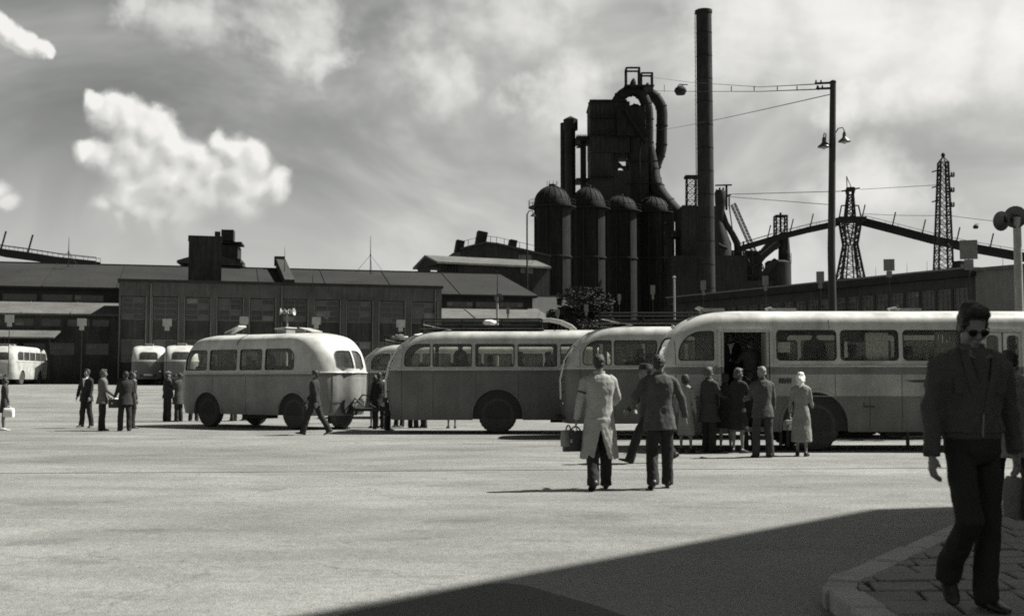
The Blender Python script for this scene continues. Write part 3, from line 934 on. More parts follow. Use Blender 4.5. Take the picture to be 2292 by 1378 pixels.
# ------------------------------------------------------------------ the ironworks
ZG = 1.22
def rel(o, p): return V(p) - V(o.location)
def lattice(b, corners_lo, corners_hi, n, t):
    """four legs' worth of horizontal rings and diagonals between two corner sets"""
    prev = corners_lo
    for k in range(1, n + 1):
        cur = [a.lerp(c, k / n) for a, c in zip(corners_lo, corners_hi)]
        for i in range(4):
            j = (i + 1) % 4
            b.bar(cur[i], cur[j], t)
            b.bar(prev[i], cur[j], t * .8)
            b.bar(prev[j], cur[i], t * .8)
        prev = cur
def square(c, w, d=None):
    d = d or w
    return [V((c[0] + x * w / 2, c[1] + y * d / 2, c[2])) for x, y in ((-1, -1), (1, -1), (1, 1), (-1, 1))]

def stove(px, rpx, ytop, yspring, D, label, yband):
    s = PX(D); r = rpx / s
    c = P(px, HORIZON, D); c.z = ZG
    o = tag(empty('hot_stove', c), label, 'hot blast stove', 'row of domed hot blast stoves')
    h1 = P(px, yspring, D).z - ZG; ht = P(px, ytop, D).z - ZG
    prof = [(r * 1.02, 0), (r * 1.02, 1.2), (r, 1.3)] + [(r, h1 * k / 6) for k in range(1, 7)]
    MB().lathe(prof, n=40).build('shell', 'rust_steel', o, smooth=40)
    dome = [(r * 1.035, h1 - .1), (r * 1.035, h1 + .25)]
    for k in range(1, 9):
        a = math.pi / 2 * k / 9
        dome.append((r * math.cos(a), h1 + .25 + (ht - h1 - .5) * math.sin(a)))
    dome.append((r * .12, ht - .2))
    dm = MB().lathe(dome, n=40).build('dome', 'rust_steel', o, smooth=40)
    MB().lathe([(r * .2, ht - .5), (r * .2, ht + .1), (r * .14, ht + .15)], n=16).build('dome_manhole', 'black_steel', dm, smooth=40)
    m = MB()
    for k in range(9):
        a = 2 * math.pi * k / 9
        m.bar((math.cos(a) * r * .3, math.sin(a) * r * .3, ht - .5), (math.cos(a) * r * .3, math.sin(a) * r * .3, ht + .7), .06)
    m.build('dome_railing', 'lattice_steel', dm)
    for k in range(18):
        a = 2 * math.pi * k / 18
        q = [V((math.cos(a) * x, math.sin(a) * x, z + .06)) for x, z in dome[2:]]
        MB().tube(q, .05, 5).build('dome_rib', 'rust_steel', dm)
    MB().lathe([(r * 1.0, h1 - .45), (r + 1.0, h1 - .45), (r + 1.0, h1 - .3), (r * 1.0, h1 - .3)], n=40).build('gallery', 'black_steel', o)
    m = MB(); nn = 22
    for k in range(nn):
        a, a2 = 2 * math.pi * k / nn, 2 * math.pi * (k + 1) / nn
        p, p2 = V((math.cos(a), math.sin(a), 0)) * (r + .95), V((math.cos(a2), math.sin(a2), 0)) * (r + .95)
        z = V((0, 0, h1 - .3))
        m.bar(p + z, p + z + V((0, 0, 1.1)), .06); m.bar(p + z + V((0, 0, 1.1)), p2 + z + V((0, 0, 1.1)), .05); m.bar(p + z + V((0, 0, .55)), p2 + z + V((0, 0, .55)), .04)
    m.build('gallery_railing', 'lattice_steel', o)
    zb = P(px, yband, D).z - ZG
    MB().lathe([(r, zb - .15), (r + .22, zb - .15), (r + .22, zb + .15), (r, zb + .15)], n=40).build('stiffener_ring', 'black_steel', o)
    MB().lathe([(r, zb * .5), (r + .12, zb * .5), (r + .12, zb * .5 + .2), (r, zb * .5 + .2)], n=40).build('stiffener_ring', 'black_steel', o)
    for a in (200, 250, 300):
        q = V((math.cos(math.radians(a)) * (r + .12), math.sin(math.radians(a)) * (r + .12), 0))
        MB().tube([q + V((0, 0, 1)), q + V((0, 0, h1 - .5))], .11, 6).build('riser_pipe', 'black_steel', o)
stove(1237, 41, 414, 460, 202, 'leftmost domed stove with a railed gallery and lit right flank', 575)
stove(1318, 38, 416, 464, 213, 'second domed stove from the left, streaked dome', 577)
stove(1391, 36, 436, 470, 224, 'third domed stove from the left', 579)
stove(1464, 38, 438, 474, 232, 'rightmost domed stove next to the sloping gas pipe', 580)


def furnace():
    D = 236.0; s = PX(D)
    base = P(1385, HORIZON, D); base.z = ZG
    o = tag(empty('blast_furnace', base), 'tall black blast furnace tower with arched gas pipes and hoist frames on top', 'blast furnace')
    def at(px, py, dd=0): return rel(o, P(px, py, D + dd))
    def slab(name, x0, x1, y0, y1, d0, d1, mat='soot_steel'):
        a, c = at(x0, y1), at(x1, y0)
        MB().bb((a.x, d0, a.z), (c.x, d1, c.z)).build(name, mat, o)
    # casing panels round a see-through stage
    slab('tower_casing', 1318, 1404, 240, 352, -5, 5)
    slab('tower_casing', 1319, 1368, 353, 470, -5, 5)
    slab('tower_casing', 1408, 1446, 300, 470, -4, 4)
    slab('tower_casing', 1369, 1407, 391, 470, -5, 5)
    slab('tower_casing', 1330, 1500, 471, 700, -6, 6)
    slab('tower_column', 1369, 1373, 353, 391, -4.5, -3.9, 'black_steel'); slab('tower_column', 1383, 1386, 353, 391, 3.5, 4, 'black_steel'); slab('tower_column', 1396, 1399, 366, 391, -4.5, -4, 'black_steel')
    m = MB(); m.bar(at(1369, 352, -4), at(1403, 384, -4), .5); m.bar(at(1369, 374, -4), at(1400, 374, -4), .45); m.bar(at(1385, 372, -4), at(1371, 391, -4), .5); m.bar(at(1374, 360, -4), at(1374, 391, -4), 1.6)
    m.build('stage_bracing', 'black_steel', o)
    # corrugated ribs on the casing, gabled skip house
    for k in range(9):
        x = 1320 + k * 10
        a, c = at(x, 351), at(x, 242)
        MB().bar((a.x, -5.05, a.z), (c.x, -5.05, c.z), .12).build('casing_rib', 'soot_steel', o)
    g0, g1, g2, g3 = at(1375, 262), at(1400, 246), at(1442, 318), at(1405, 318)
    MB().prism([(g0.x, g0.z), (g1.x, g1.z), (g2.x, g2.z), (g3.x, g3.z), (g0.x, g3.z)], 'Y', -6.2, -5.15).build('skip_house', 'rust_steel', o)
    m = MB(); m.bar(at(1398, 245, -6.5), at(1446, 322, -6.5), 1.2, .5); m.build('skip_house_roof', 'rust_steel', o)
    slab('charging_house', 1392, 1440, 248, 300, -3.5, 3.5)
    slab('tower_roof', 1316, 1398, 237, 241, -5.4, 5.4, 'black_steel')
    m = MB()
    for x in range(1317, 1372, 6): m.bar(at(x, 238, -5), at(x, 229, -5), .09)
    m.bar(at(1317, 231, -5), at(1372, 231, -5), .07); m.build('roof_railing', 'lattice_steel', o)
    # furnace shaft, wide at the foot
    prof = [(5.6, 0), (5.6, 12), (5.0, 14), (5.4, 20)]
    c = at(1455, HORIZON, 2)
    zt = at(1455, 300).z; zm = at(1455, 430).z
    prof = [(4.6, 0), (4.6, zm * .5), (4.4, zm), (3.2, (zm + zt) / 2), (2.0, zt), (1.6, zt + 2)]
    MB().lathe(prof, (c.x - 1.2, 2, 0), n=28).build('furnace_shaft', 'soot_steel', o, smooth=40)
    # gas uptakes and arched downcomers
    def pipe(name, pts, r, mat='soot_steel', sm=True):
        q = [at(*p) for p in pts]
        # smooth path
        out = []
        for i in range(len(q) - 1):
            p0, p1, p2, p3 = q[max(i - 1, 0)], q[i], q[i + 1], q[min(i + 2, len(q) - 1)]
            for k in range(5):
                t = k / 5
                out.append(.5 * ((2 * p1) + (p2 - p0) * t + (2 * p0 - 5 * p1 + 4 * p2 - p3) * t * t + (3 * p1 - p0 - 3 * p2 + p3) * t ** 3))
        out.append(q[-1])
        rr = r if not isinstance(r, (list, tuple)) else [r[min(int(i / 5), len(r) - 2)] + (r[min(int(i / 5) + 1, len(r) - 1)] - r[min(int(i / 5), len(r) - 2)]) * ((i % 5) / 5 if i < len(out) - 1 else 1) for i in range(len(out))]
        pp = MB().tube(out, rr, 18).build(name, mat, o, smooth=50)
        for i in range(4, len(out) - 1, 5):
            d = (out[i + 1] - out[i - 1]).normalized()
            ri = rr[i] if isinstance(rr, list) else rr
            MB().cyl(out[i] - d * .12, out[i] + d * .12, ri + .14, n=18).build('flange', 'black_steel', pp)
    pipe('gas_downcomer', [(1372, 266), (1376, 240), (1391, 214), (1415, 203), (1436, 213), (1448, 240), (1450, 275), (1450, 330), (1452, 380)], 1.15)
    pipe('gas_uptake', [(1410, 240, 3), (1422, 236, 3), (1430, 244, 3), (1431, 300, 3)], .3)
    pipe('gas_downcomer', [(1434, 206, 5), (1454, 209, 5), (1470, 222, 5), (1481, 246, 5), (1481, 290, 5), (1480, 330, 5), (1475, 352, 5), (1468, 378, 5), (1464, 410, 5), (1464, 440, 5)], [1.15, 1.15, 1.15, 1.15, 1.15, 1.15, 1.1, .9, 1.1, 1.4])
    pipe('sloping_gas_pipe', [(1455, 330, -2), (1462, 390, -2), (1474, 428, -3), (1500, 462, -4), (1530, 492, -5), (1552, 515, -6)], [.9, 1.3, 1.5, 1.5, 1.5, 1.5])
    pipe('thin_riser', [(1442, 236, -6), (1443, 290, -6), (1432, 330, -6), (1432, 460, -6)], .16, 'rust_steel')
    pipe('thin_riser', [(1456, 236, -6), (1458, 300, -6), (1458, 380, -6)], .1, 'rust_steel')
    # hoist frames over the bells
    for (x0, x1, y0, y1, dd) in ((1401, 1430, 156, 196, -1), (1435, 1459, 167, 204, 4)):
        a, b_ = at(x0, y1, dd), at(x1, y0, dd)
        w = b_.x - a.x
        lo, hi = square(((a.x + b_.x) / 2, a.y, a.z), w), square(((a.x + b_.x) / 2, a.y, b_.z), w)
        for p, q in zip(lo, hi): MB().bar(p, q, .28).build('hoist_frame_leg', 'black_steel', o)
        m = MB()
        for i in range(4):
            m.bar(hi[i], hi[(i + 1) % 4], .32)
            mid0, mid1 = lo[i].lerp(hi[i], .5), lo[(i + 1) % 4].lerp(hi[(i + 1) % 4], .5)
            m.bar(lo[i], lo[(i + 1) % 4], .3)
            if i % 2: m.bar(mid0, mid1, .14)
        tag(m.build('hoist_frame_beam', 'black_steel', o), kind='stuff')
        MB().tube([((a.x + b_.x) / 2, a.y, a.z - .3), ((a.x + b_.x) / 2 + .2, a.y, a.z + (b_.z - a.z) * .35), ((a.x + b_.x) / 2 + .3, a.y, a.z + (b_.z - a.z) * .5)], [.9, .5, .2], 10).build('bell_valve', 'black_steel', o)
    slab('top_platform', 1396, 1462, 195, 198, -2, 6, 'black_steel')
    # walkways with railings hung round the tower and shaft
    for x0, x1, y, dd in ((1317, 1446, 262, -5.6), (1317, 1446, 300, -5.6), (1317, 1372, 395, -5.6), (1405, 1478, 360, -5.0), (1405, 1480, 410, -5.2), (1330, 1500, 500, -6.6), (1330, 1500, 545, -6.6)):
        a, c = at(x0, y, dd), at(x1, y, dd)
        MB().bb((a.x, dd - .5, a.z - .12), (c.x, dd + .45, a.z)).build('walkway', 'black_steel', o)
        m = MB(); n = max(3, int((c.x - a.x) / 1.2))
        for k in range(n + 1):
            x = a.x + (c.x - a.x) * k / n; m.bar((x, dd - .45, a.z), (x, dd - .45, a.z + 1.05), .07)
        m.bar((a.x, dd - .45, a.z + 1.05), (c.x, dd - .45, a.z + 1.05), .06); m.build('walkway_railing', 'lattice_steel', o)
    m = MB()
    for k in range(26):
        x = 1408 + k % 2 * 3
        m.bar(at(1409, 300 + k * 6, -4.6), at(1413, 300 + k * 6, -4.6), .06)
    for x in (1409, 1413): m.bar(at(x, 300, -4.6), at(x, 456, -4.6), .07)
    m.build('ladder', 'lattice_steel', o)
    # left stacks and link bridge
    for x0, x1, yt, dd, mt in ((1254, 1271, 276, 8, 'far_steel'), (1264, 1290, 268, 2, 'soot_steel')):
        a, c = at(x0, yt, dd), at(x1, HORIZON, dd)
        rr = (c.x - a.x) / 2
        MB().cyl(((a.x + c.x) / 2, a.y, 0), ((a.x + c.x) / 2, a.y, a.z), rr, n=18).build('flue_stack', mt, o, smooth=40)
    a = at(1277, 268, 2)
    MB().lathe([(1.5, a.z - 2.2), (1.5, a.z), (.2, a.z + .7)], (a.x, a.y, 0), n=16).build('stack_cap', 'soot_steel', o)
    slab('link_bridge', 1288, 1320, 311, 321, -3, 3, 'black_steel')
    slab('link_bridge', 1288, 1320, 404, 409, -3, 3, 'black_steel')
    m = MB()
    for x in range(1291, 1318, 4): m.bar(at(x, 311, -3), at(x, 300, -3), .08)
    m.bar(at(1290, 303, -3), at(1318, 303, -3), .07); m.build('bridge_railing', 'lattice_steel', o)
    slab('bridge_column', 1300, 1311, 320, 660, -1.5, 0, 'black_steel')
    slab('casing_foot', 1319, 1330, 440, 700, -5, 5)
    m = MB(); m.bar(at(1290, 322, -2), at(1302, 330, -2), .4); m.bar(at(1290, 330, -2), at(1302, 330, -2), .3); m.build('bridge_brace', 'black_steel', o)
furnace()

def dust_catcher():
    """dark plant at the foot of the big stack"""
    D = 214
    b = P(1535, HORIZON, D); b.z = ZG
    o = tag(empty('gas_cleaning_plant', b), 'black gas cleaning house under the sloping pipe left of the tall stack', 'industrial plant')
    def at(px, py, dd=0): return rel(o, P(px, py, D + dd))
    def slab(name, x0, x1, y0, y1, d0, d1, mat='soot_steel'):
        a, c = at(x0, y1), at(x1, y0); MB().bb((a.x, d0, a.z), (c.x, d1, c.z)).build(name, mat, o)
    slab('house', 1520, 1600, 468, 590, -4, 5)
    slab('house_base', 1496, 1660, 578, 720, -5, 6)
    slab('bridge', 1500, 1524, 519, 533, -2, 2, 'black_steel')
    slab('bridge_post', 1503, 1506, 533, 580, -.6, 0, 'black_steel'); slab('bridge_post', 1514, 1516, 533, 580, -.6, 0, 'black_steel')
    a = at(1545, 465)
    m = MB()
    for x in range(1527, 1560, 5): m.bar(at(x, 468, -3), at(x, 458, -3), .1)
    m.bar(at(1527, 460, -3), at(1557, 460, -3), .1); m.build('roof_railing', 'lattice_steel', o)
    # open hoist frame on the roof
    lo, hi = square(at(1547, 466), 1.7), square(at(1547, 399), 1.7)
    for p, q in zip(lo, hi): MB().bar(p, q, .2).build('frame_leg', 'black_steel', o)
    m = MB(); lattice(m, lo, hi, 4, .1); m.build('frame_bracing', 'black_steel', o)
    MB().box((hi[0] + hi[2]) / 2 + V((.1, 0, .2)), (2.6, 2.2, .45)).build('frame_head', 'black_steel', o)
dust_catcher()

def big_stack():
    D = 188; s = PX(D)
    b = P(1584, HORIZON, D); b.z = ZG
    o = tag(empty('chimney_stack', b), 'very tall straight black chimney stack rising above the whole ironworks', 'chimney')
    top = rel(o, P(1575, 24, D))
    r0, r1 = 19.5 / s, 17.5 / s
    MB().tube([(0, 0, 0), (0, 0, top.z)], [r0, r1], 36).build('shaft', 'soot_steel', o, smooth=40)
    for k in range(1, 16):
        z = top.z * k / 16; rr = r0 + (r1 - r0) * k / 16
        MB().lathe([(rr - .02, z - .06), (rr + .035, z - .06), (rr + .035, z + .06), (rr - .02, z + .06)], n=36).build('plate_band', 'rust_steel', o)
    MB().lathe([(r1 - .02, top.z - .5), (r1 + .1, top.z - .5), (r1 + .12, top.z), (r1 - .2, top.z + .02), (r1 - .2, top.z - .5)], n=36).build('rim', 'black_steel', o)
    m = MB()
    for sx in (-.2, .2): m.bar((-r0 - .18, sx, 2), (-r1 - .18, sx, top.z), .05)
    z = 3
    while z < top.z: m.bar((-r0 - .16, -.2, z), (-r0 - .16, .2, z), .04); z += .8
    m.build('ladder', 'lattice_steel', o)
big_stack()

def second_furnace():
    D = 300
    b = P(1620, HORIZON, D); b.z = ZG
    o = tag(empty('blast_furnace', b), 'second blast furnace with pale cone shaft and inclined skip hoist right of the stack', 'blast furnace')
    def at(px, py, dd=0): return rel(o, P(px, py, D + dd))
    def tube(name, pts, r, mat='soot_steel', n=14):
        return MB().tube([at(*p) for p in pts], r, n).build(name, mat, o, smooth=50)
    s = PX(D)
    tube('furnace_shaft', [(1608, 700), (1614, 600), (1612, 540), (1608, 500), (1607, 490)], [34 / s, 30 / s, 22 / s, 12 / s, 7 / s], 'far_steel', 24)
    tube('throat', [(1612, 495), (1612, 478), (1612, 455), (1612, 432), (1612, 426)], [9 / s, 9 / s, 12 / s, 13 / s, 10 / s])
    for x, y in ((1603, 424), (1610, 420), (1618, 420), (1624, 428)):
        tube('bell_valve', [(x, 440), (x + 1, y)], [3.2 / s, 2.0 / s], 'black_steel', 8)
    m = MB(); m.bar(at(1601, 415), at(1638, 414), .35); m.bar(at(1626, 414), at(1626, 470), .5); m.bar(at(1632, 440), at(1632, 462), .35); m.bar(at(1626, 440), at(1636, 436), .4)
    m.build('top_crane', 'black_steel', o)
    tube('gas_downcomer', [(1615, 470), (1625, 500), (1640, 525), (1650, 545), (1652, 570), (1650, 600)], [6 / s, 6.5 / s, 7 / s, 8 / s, 8 / s, 7 / s])
    tube('gas_downcomer', [(1608, 478), (1622, 520), (1632, 545), (1634, 590)], 5 / s)
    tube('slag_pipe', [(1603, 560), (1622, 572), (1650, 598)], 4 / s, 'far_steel')
    tube('dust_hopper', [(1650, 560), (1650, 590), (1640, 620), (1640, 700)], [9 / s, 10 / s, 10 / s, 12 / s])
    # inclined skip bridge
    p0, p1 = at(1638, 458), at(1706, 612)
    for off in (0, 1.4):
        for dz in (0, 1.0):
            MB().bar(p0 + V((dz * .9, off, dz * .45)), p1 + V((dz * .9, off, dz * .45)), .22).build('skip_bridge_chord', 'black_steel', o)
    m = MB(); n = 20
    for k in range(n):
        a, c = p0.lerp(p1, k / n), p0.lerp(p1, (k + 1) / n)
        d = V((.9, 0, .45))
        m.bar(a, c + d, .1); m.bar(a + d, a, .1); m.bar(a + V((0, 1.4, 0)), c + d + V((0, 1.4, 0)), .1)
    m.build('skip_bridge_lattice', 'black_steel', o)
    MB().bar(at(1632, 460), at(1640, 520), .25).build('skip_bridge_leg', 'black_steel', o)
    for (x0, y0, x1, y1, rr) in ((1600, 610, 1655, 632, 4), (1625, 600, 1672, 570, 3), (1640, 640, 1640, 560, 3), (1664, 600, 1664, 540, 2), (1600, 540, 1628, 556, 3), (1672, 580, 1692, 620, 4)):
        tube('service_pipe', [(x0, y0, -3), ((x0 + x1) / 2, (y0 + y1) / 2 + 2, -3), (x1, y1, -3)], rr / s, 'soot_steel')
    for x in (1596, 1606, 1660, 1668, 1684, 1700): MB().bar(at(x, 640, -4), at(x, 560 if x > 1650 else 520, -4), .3).build('frame_column', 'black_steel', o)
    for y in (560, 590, 615): MB().bar(at(1656, y, -4), at(1704, y + 4, -4), .3).build('frame_beam', 'black_steel', o)
    a, c = at(1656, 700), at(1700, 575)
    MB().bb((a.x, -3, a.z), (c.x, 3, c.z)).build('stock_house', 'soot_steel', o)
    a, c = at(1600, 720), at(1720, 632)
    MB().bb((a.x, -5, a.z), (c.x, 5, c.z)).build('cast_house', 'soot_steel', o)
    MB().bar(at(1690, 588), at(1742, 545), 2.6, 1.5).build('charging_gallery', 'soot_steel', o)
    MB().bar(at(1688, 640), at(1736, 582), 2.6, 1.3).build('charging_gallery', 'soot_steel', o)
    MB().bb(at(1676, 600, -2) - V((.6, 0, 3)), at(1690, 566, 2)).build('stock_house_head', 'black_steel', o)
second_furnace()

def coke_tower():
    D = 310
    b = P(1745, HORIZON, D); b.z = ZG
    o = tag(empty('furnace_tower', b), 'small distant furnace with round base and open hoist frame on top', 'blast furnace')
    def at(px, py, dd=0): return rel(o, P(px, py, D + dd))
    s = PX(D)
    MB().lathe([(29 / s, 0), (29 / s, at(0, 588).z), (24 / s, at(0, 584).z), (10 / s, at(0, 582).z)], n=24).build('round_base', 'soot_steel', o, smooth=40)
    MB().lathe([(14 / s, at(0, 590).z), (13 / s, at(0, 560).z), (11 / s, at(0, 530).z), (8 / s, at(0, 520).z)], (at(1747, 0).x, 0, 0), n=20).build('shaft', 'soot_steel', o, smooth=40)
    lo, hi = square(at(1747, 560), 24 / s), square(at(1747, 484), 24 / s)
    for p, q in zip(lo, hi): MB().bar(p, q, .38).build('hoist_frame_leg', 'black_steel', o)
    m = MB(); lattice(m, lo, hi, 5, .14); m.bar(at(1747, 520), at(1747, 476), .5); m.build('hoist_frame_bracing', 'black_steel', o)
    MB().box((hi[0] + hi[2]) / 2, (3.2, 3.2, .4)).build('hoist_frame_head', 'black_steel', o)
    m = MB()
    for x in range(1756, 1772, 3): m.bar(at(x, 590, -2), at(x, 566, -2), .12)
    m.bar(at(1756, 568, -2), at(1770, 574, -2), .12); m.build('platform_railing', 'lattice_steel', o)
    a = at(1708, 552)
    MB().bar(at(1690, 590), at(1738, 532), 3.2, 2.2).build('charging_gallery', 'soot_steel', o)
    MB().bar(at(1742, 585), at(1700, 650), 3.0, 1.6).build('gas_pipe', 'soot_steel', o)
coke_tower()

# ------------------------------------------------------------------ ropeway bridges, tower, pylon
def rope_bridge(pts, D, label, depth=2.4, posts=(), lo=-.5, hi=.75):
    q = [P(x, y, d) for x, y, d in pts]
    o = tag(empty('ropeway_bridge', q[0]), label, 'ropeway bridge', 'sagging ropeway guard bridges')
    L = [rel(o, p) for p in q]
    out = []
    for i in range(len(L) - 1):
        for k in range(6): out.append(L[i].lerp(L[i + 1], k / 6))
    out.append(L[-1])
    for dy in (0, depth):
        MB().rings([[p + V((0, dy - .1, lo)), p + V((0, dy + .1, lo)), p + V((0, dy + .1, hi)), p + V((0, dy - .1, hi))] for p in out]).build('side_girder', 'black_steel', o)
        MB().tube([p + V((0, dy, 1.35)) for p in out], .05, 5).build('hand_cable', 'lattice_steel', o)
    m = MB()
    for i in range(len(out) - 1):
        a, b = out[i], out[i + 1]
        m.quad(a, b, b + V((0, depth, 0)), a + V((0, depth, 0)))
        m.quad(a + V((0, 0, -.12)), a + V((0, depth, -.12)), b + V((0, depth, -.12)), b + V((0, 0, -.12)))
    m.build('deck', 'soot_steel', o, fix=False)
    m = MB()
    for i in range(0, len(out), 2):
        for dy in (0, depth): m.bar(out[i] + V((0, dy, .5)), out[i] + V((0, dy, 1.35)), .05)
    tag(m.build('railing_posts', 'lattice_steel', o), kind='stuff')
    for k in posts:
        p = out[min(k, len(out) - 1)]
        MB().bar(p, p + V((.9, 0, 3.6)), .22).build('outrigger_post', 'black_steel', o)
    return o
rope_bridge([(1660, 556, 262), (1745, 531, 260), (1812, 514, 258), (1878, 500, 256)], 258, 'ropeway guard bridge climbing from the furnaces to the lattice tower', posts=(4, 8, 12))
rope_bridge([(1928, 494, 256), (2010, 515, 250), (2090, 536, 244), (2165, 553, 238), (2240, 566, 232), (2330, 582, 226)], 240, 'ropeway guard bridge sagging rightward from the lattice tower', posts=(0, 5, 10, 16, 22), lo=-.55, hi=.85)
rope_bridge([(-80, 548, 190), (0, 566, 190), (60, 574, 190), (130, 585, 190), (215, 594, 190)], 190, 'ropeway guard bridge dipping behind the left end of the long roof', depth=2.0, posts=(6, 12))

def ropeway_tower():
    D = 256; s = PX(D)
    b = P(1903, HORIZON, D); b.z = ZG
    o = tag(empty('ropeway_tower', b), 'waisted black lattice ropeway tower with a crossarm and flag pole on top', 'lattice tower')
    def at(px, py): return rel(o, P(px, py, D))
    lv = [(1903, 720, 66), (1903, 625, 50), (1903, 548, 25), (1903, 492, 40)]
    for i in range(len(lv) - 1):
        (x0, y0, w0), (x1, y1, w1) = lv[i], lv[i + 1]
        lo, hi = square(at(x0, y0), w0 / s), square(at(x1, y1), w1 / s)
        for p, q in zip(lo, hi):
            # each corner is itself a narrow lattice leg
            MB().bar(p, q, .42).build('tower_leg', 'lattice_steel', o)
        for k in (-1, 1):
            for p, q in zip(lo, hi):
                off = V((k * 9 / s, 0, 0)) if (p.x - at(1903, 600).x) * k < 0 else None
                if off: MB().bar(p + off, q + off * .6, .26).build('tower_leg', 'lattice_steel', o)
        m = MB(); lattice(m, lo, hi, 4 if i != 1 else 3, .16); m.build('tower_bracing', 'lattice_steel', o)
    c0, c1 = at(1878, 492), at(1930, 492)
    MB().bb((c0.x - .4, -2, c0.z - .5), (c1.x + .4, 2, c0.z + .5)).build('platform', 'black_steel', o)
    for x in (1888, 1918):
        a = at(x, 490)
        m = MB(); m.bar(a + V((-1, 0, 0)), a + V((-.4, 0, 3)), .25); m.bar(a + V((1, 0, 0)), a + V((.4, 0, 3)), .25); m.bar(a + V((-.4, 0, 3)), a + V((.4, 0, 3)), .25)
        m.build('saddle_frame', 'lattice_steel', o)
    lo, hi = square(at(1902, 492), 20 / s), square(at(1903, 436), 11 / s)
    for p, q in zip(lo, hi): MB().bar(p, q, .34).build('mast_leg', 'lattice_steel', o)
    m = MB(); lattice(m, lo, hi, 4, .16); m.build('mast_bracing', 'lattice_steel', o)
    lo2 = hi; hi2 = square(at(1903, 425), 15 / s)
    for p, q in zip(lo2, hi2): MB().bar(p, q, .34).build('mast_leg', 'lattice_steel', o)
    MB().bb(at(1896, 426) + V((0, -1, -.2)), at(1911, 422) + V((0, 1, .2))).build('mast_head', 'black_steel', o)
    MB().bar(at(1884, 428), at(1924, 421), .3).build('crossarm', 'black_steel', o)
    m = MB(); m.bar(at(1896, 424), at(1895, 394), .16); m.bar(at(1907, 423), at(1895, 396), .14); m.build('flag_pole', 'lattice_steel', o)
ropeway_tower()

def pylon():
    D = 190; s = PX(D)
    b = P(2111, HORIZON, D); b.z = ZG
    o = tag(empty('power_pylon', b), 'slender lattice power pylon with insulator arms above the right hall', 'power pylon')
    def at(px, py): return rel(o, P(px, py, D))
    lo, mi, hi = square(at(2112, 760), 42 / s), square(at(2112, 600), 33 / s), square(at(2111, 363), 17 / s)
    for p, q in zip(lo, hi): MB().bar(p, q, .26).build('pylon_leg', 'lattice_steel', o)
    m = MB(); lattice(m, lo, hi, 20, .11); m.build('pylon_bracing', 'lattice_steel', o)
    m = MB()
    ap = at(2111, 350)
    for q in hi: m.bar(q, ap, .12)
    m.build('peak_frame', 'lattice_steel', o)
    MB().ell(ap + V((0, 0, .2)), (.32, .32, .42)).build('peak_cap', 'black_steel', o)
    for y in (394, 428, 461):
        MB().bar(at(2117, y), at(2135, y + 1), .22).build('crossarm', 'lattice_steel', o)
        for x in (2130, 2135):
            p = at(x, y + 1)
            MB().lathe([(.1, 0), (.2, .1), (.12, .25), (.2, .4), (.1, .55), (.16, .7)], p, n=8).build('insulator', 'black_steel', o)
    for y in (380, 415, 447):
        MB().bar(at(2104, y), at(2086, y + 5), .2).build('crossarm', 'lattice_steel', o)
pylon()

def cable(pts, r, label, group='overhead wires', mat='lattice_steel', sag=0.0):
    q = [P(*p) for p in pts]
    out = []
    for i in range(len(q) - 1):
        for k in range(10):
            t = k / 10; p = q[i].lerp(q[i + 1], t); p.z -= sag * 4 * t * (1 - t); out.append(p)
    out.append(q[-1])
    o = MB().tube([p - out[0] for p in out], r, 5).build('overhead_cable', mat, loc=out[0])
    tag(o, label, 'cable', group)
    return o

def bucket(px, py, D, w, label):
    p = P(px, py, D)
    o = tag(empty('ropeway_bucket', p), label, 'cable car bucket', 'ropeway buckets')
    MB().lathe([(w * .36, -w * .3), (w * .5, -w * .05), (w * .5, w * .08)], n=12).build('tub', 'black_steel', o, smooth=40)
    MB().lathe([(w * .5, w * .09), (w * .42, w * .25), (w * .15, w * .42)], n=12).build('heap', 'soot_steel', o, smooth=40)
    m = MB(); m.bar((-w * .5, 0, 0), (-w * .1, 0, w * .55), w * .05); m.bar((w * .5, 0, 0), (w * .1, 0, w * .55), w * .05); m.bar((-w * .1, 0, w * .55), (w * .6, 0, w * .52), w * .07)
    m.build('hanger', 'lattice_steel', o)
bucket(1523, 204, 150, 1.6, 'dark round bucket hanging on the cable left of the tall stack')
bucket(2184, 508, 230, 1.1, 'tiny bucket hanging on the wire right of the pylon')

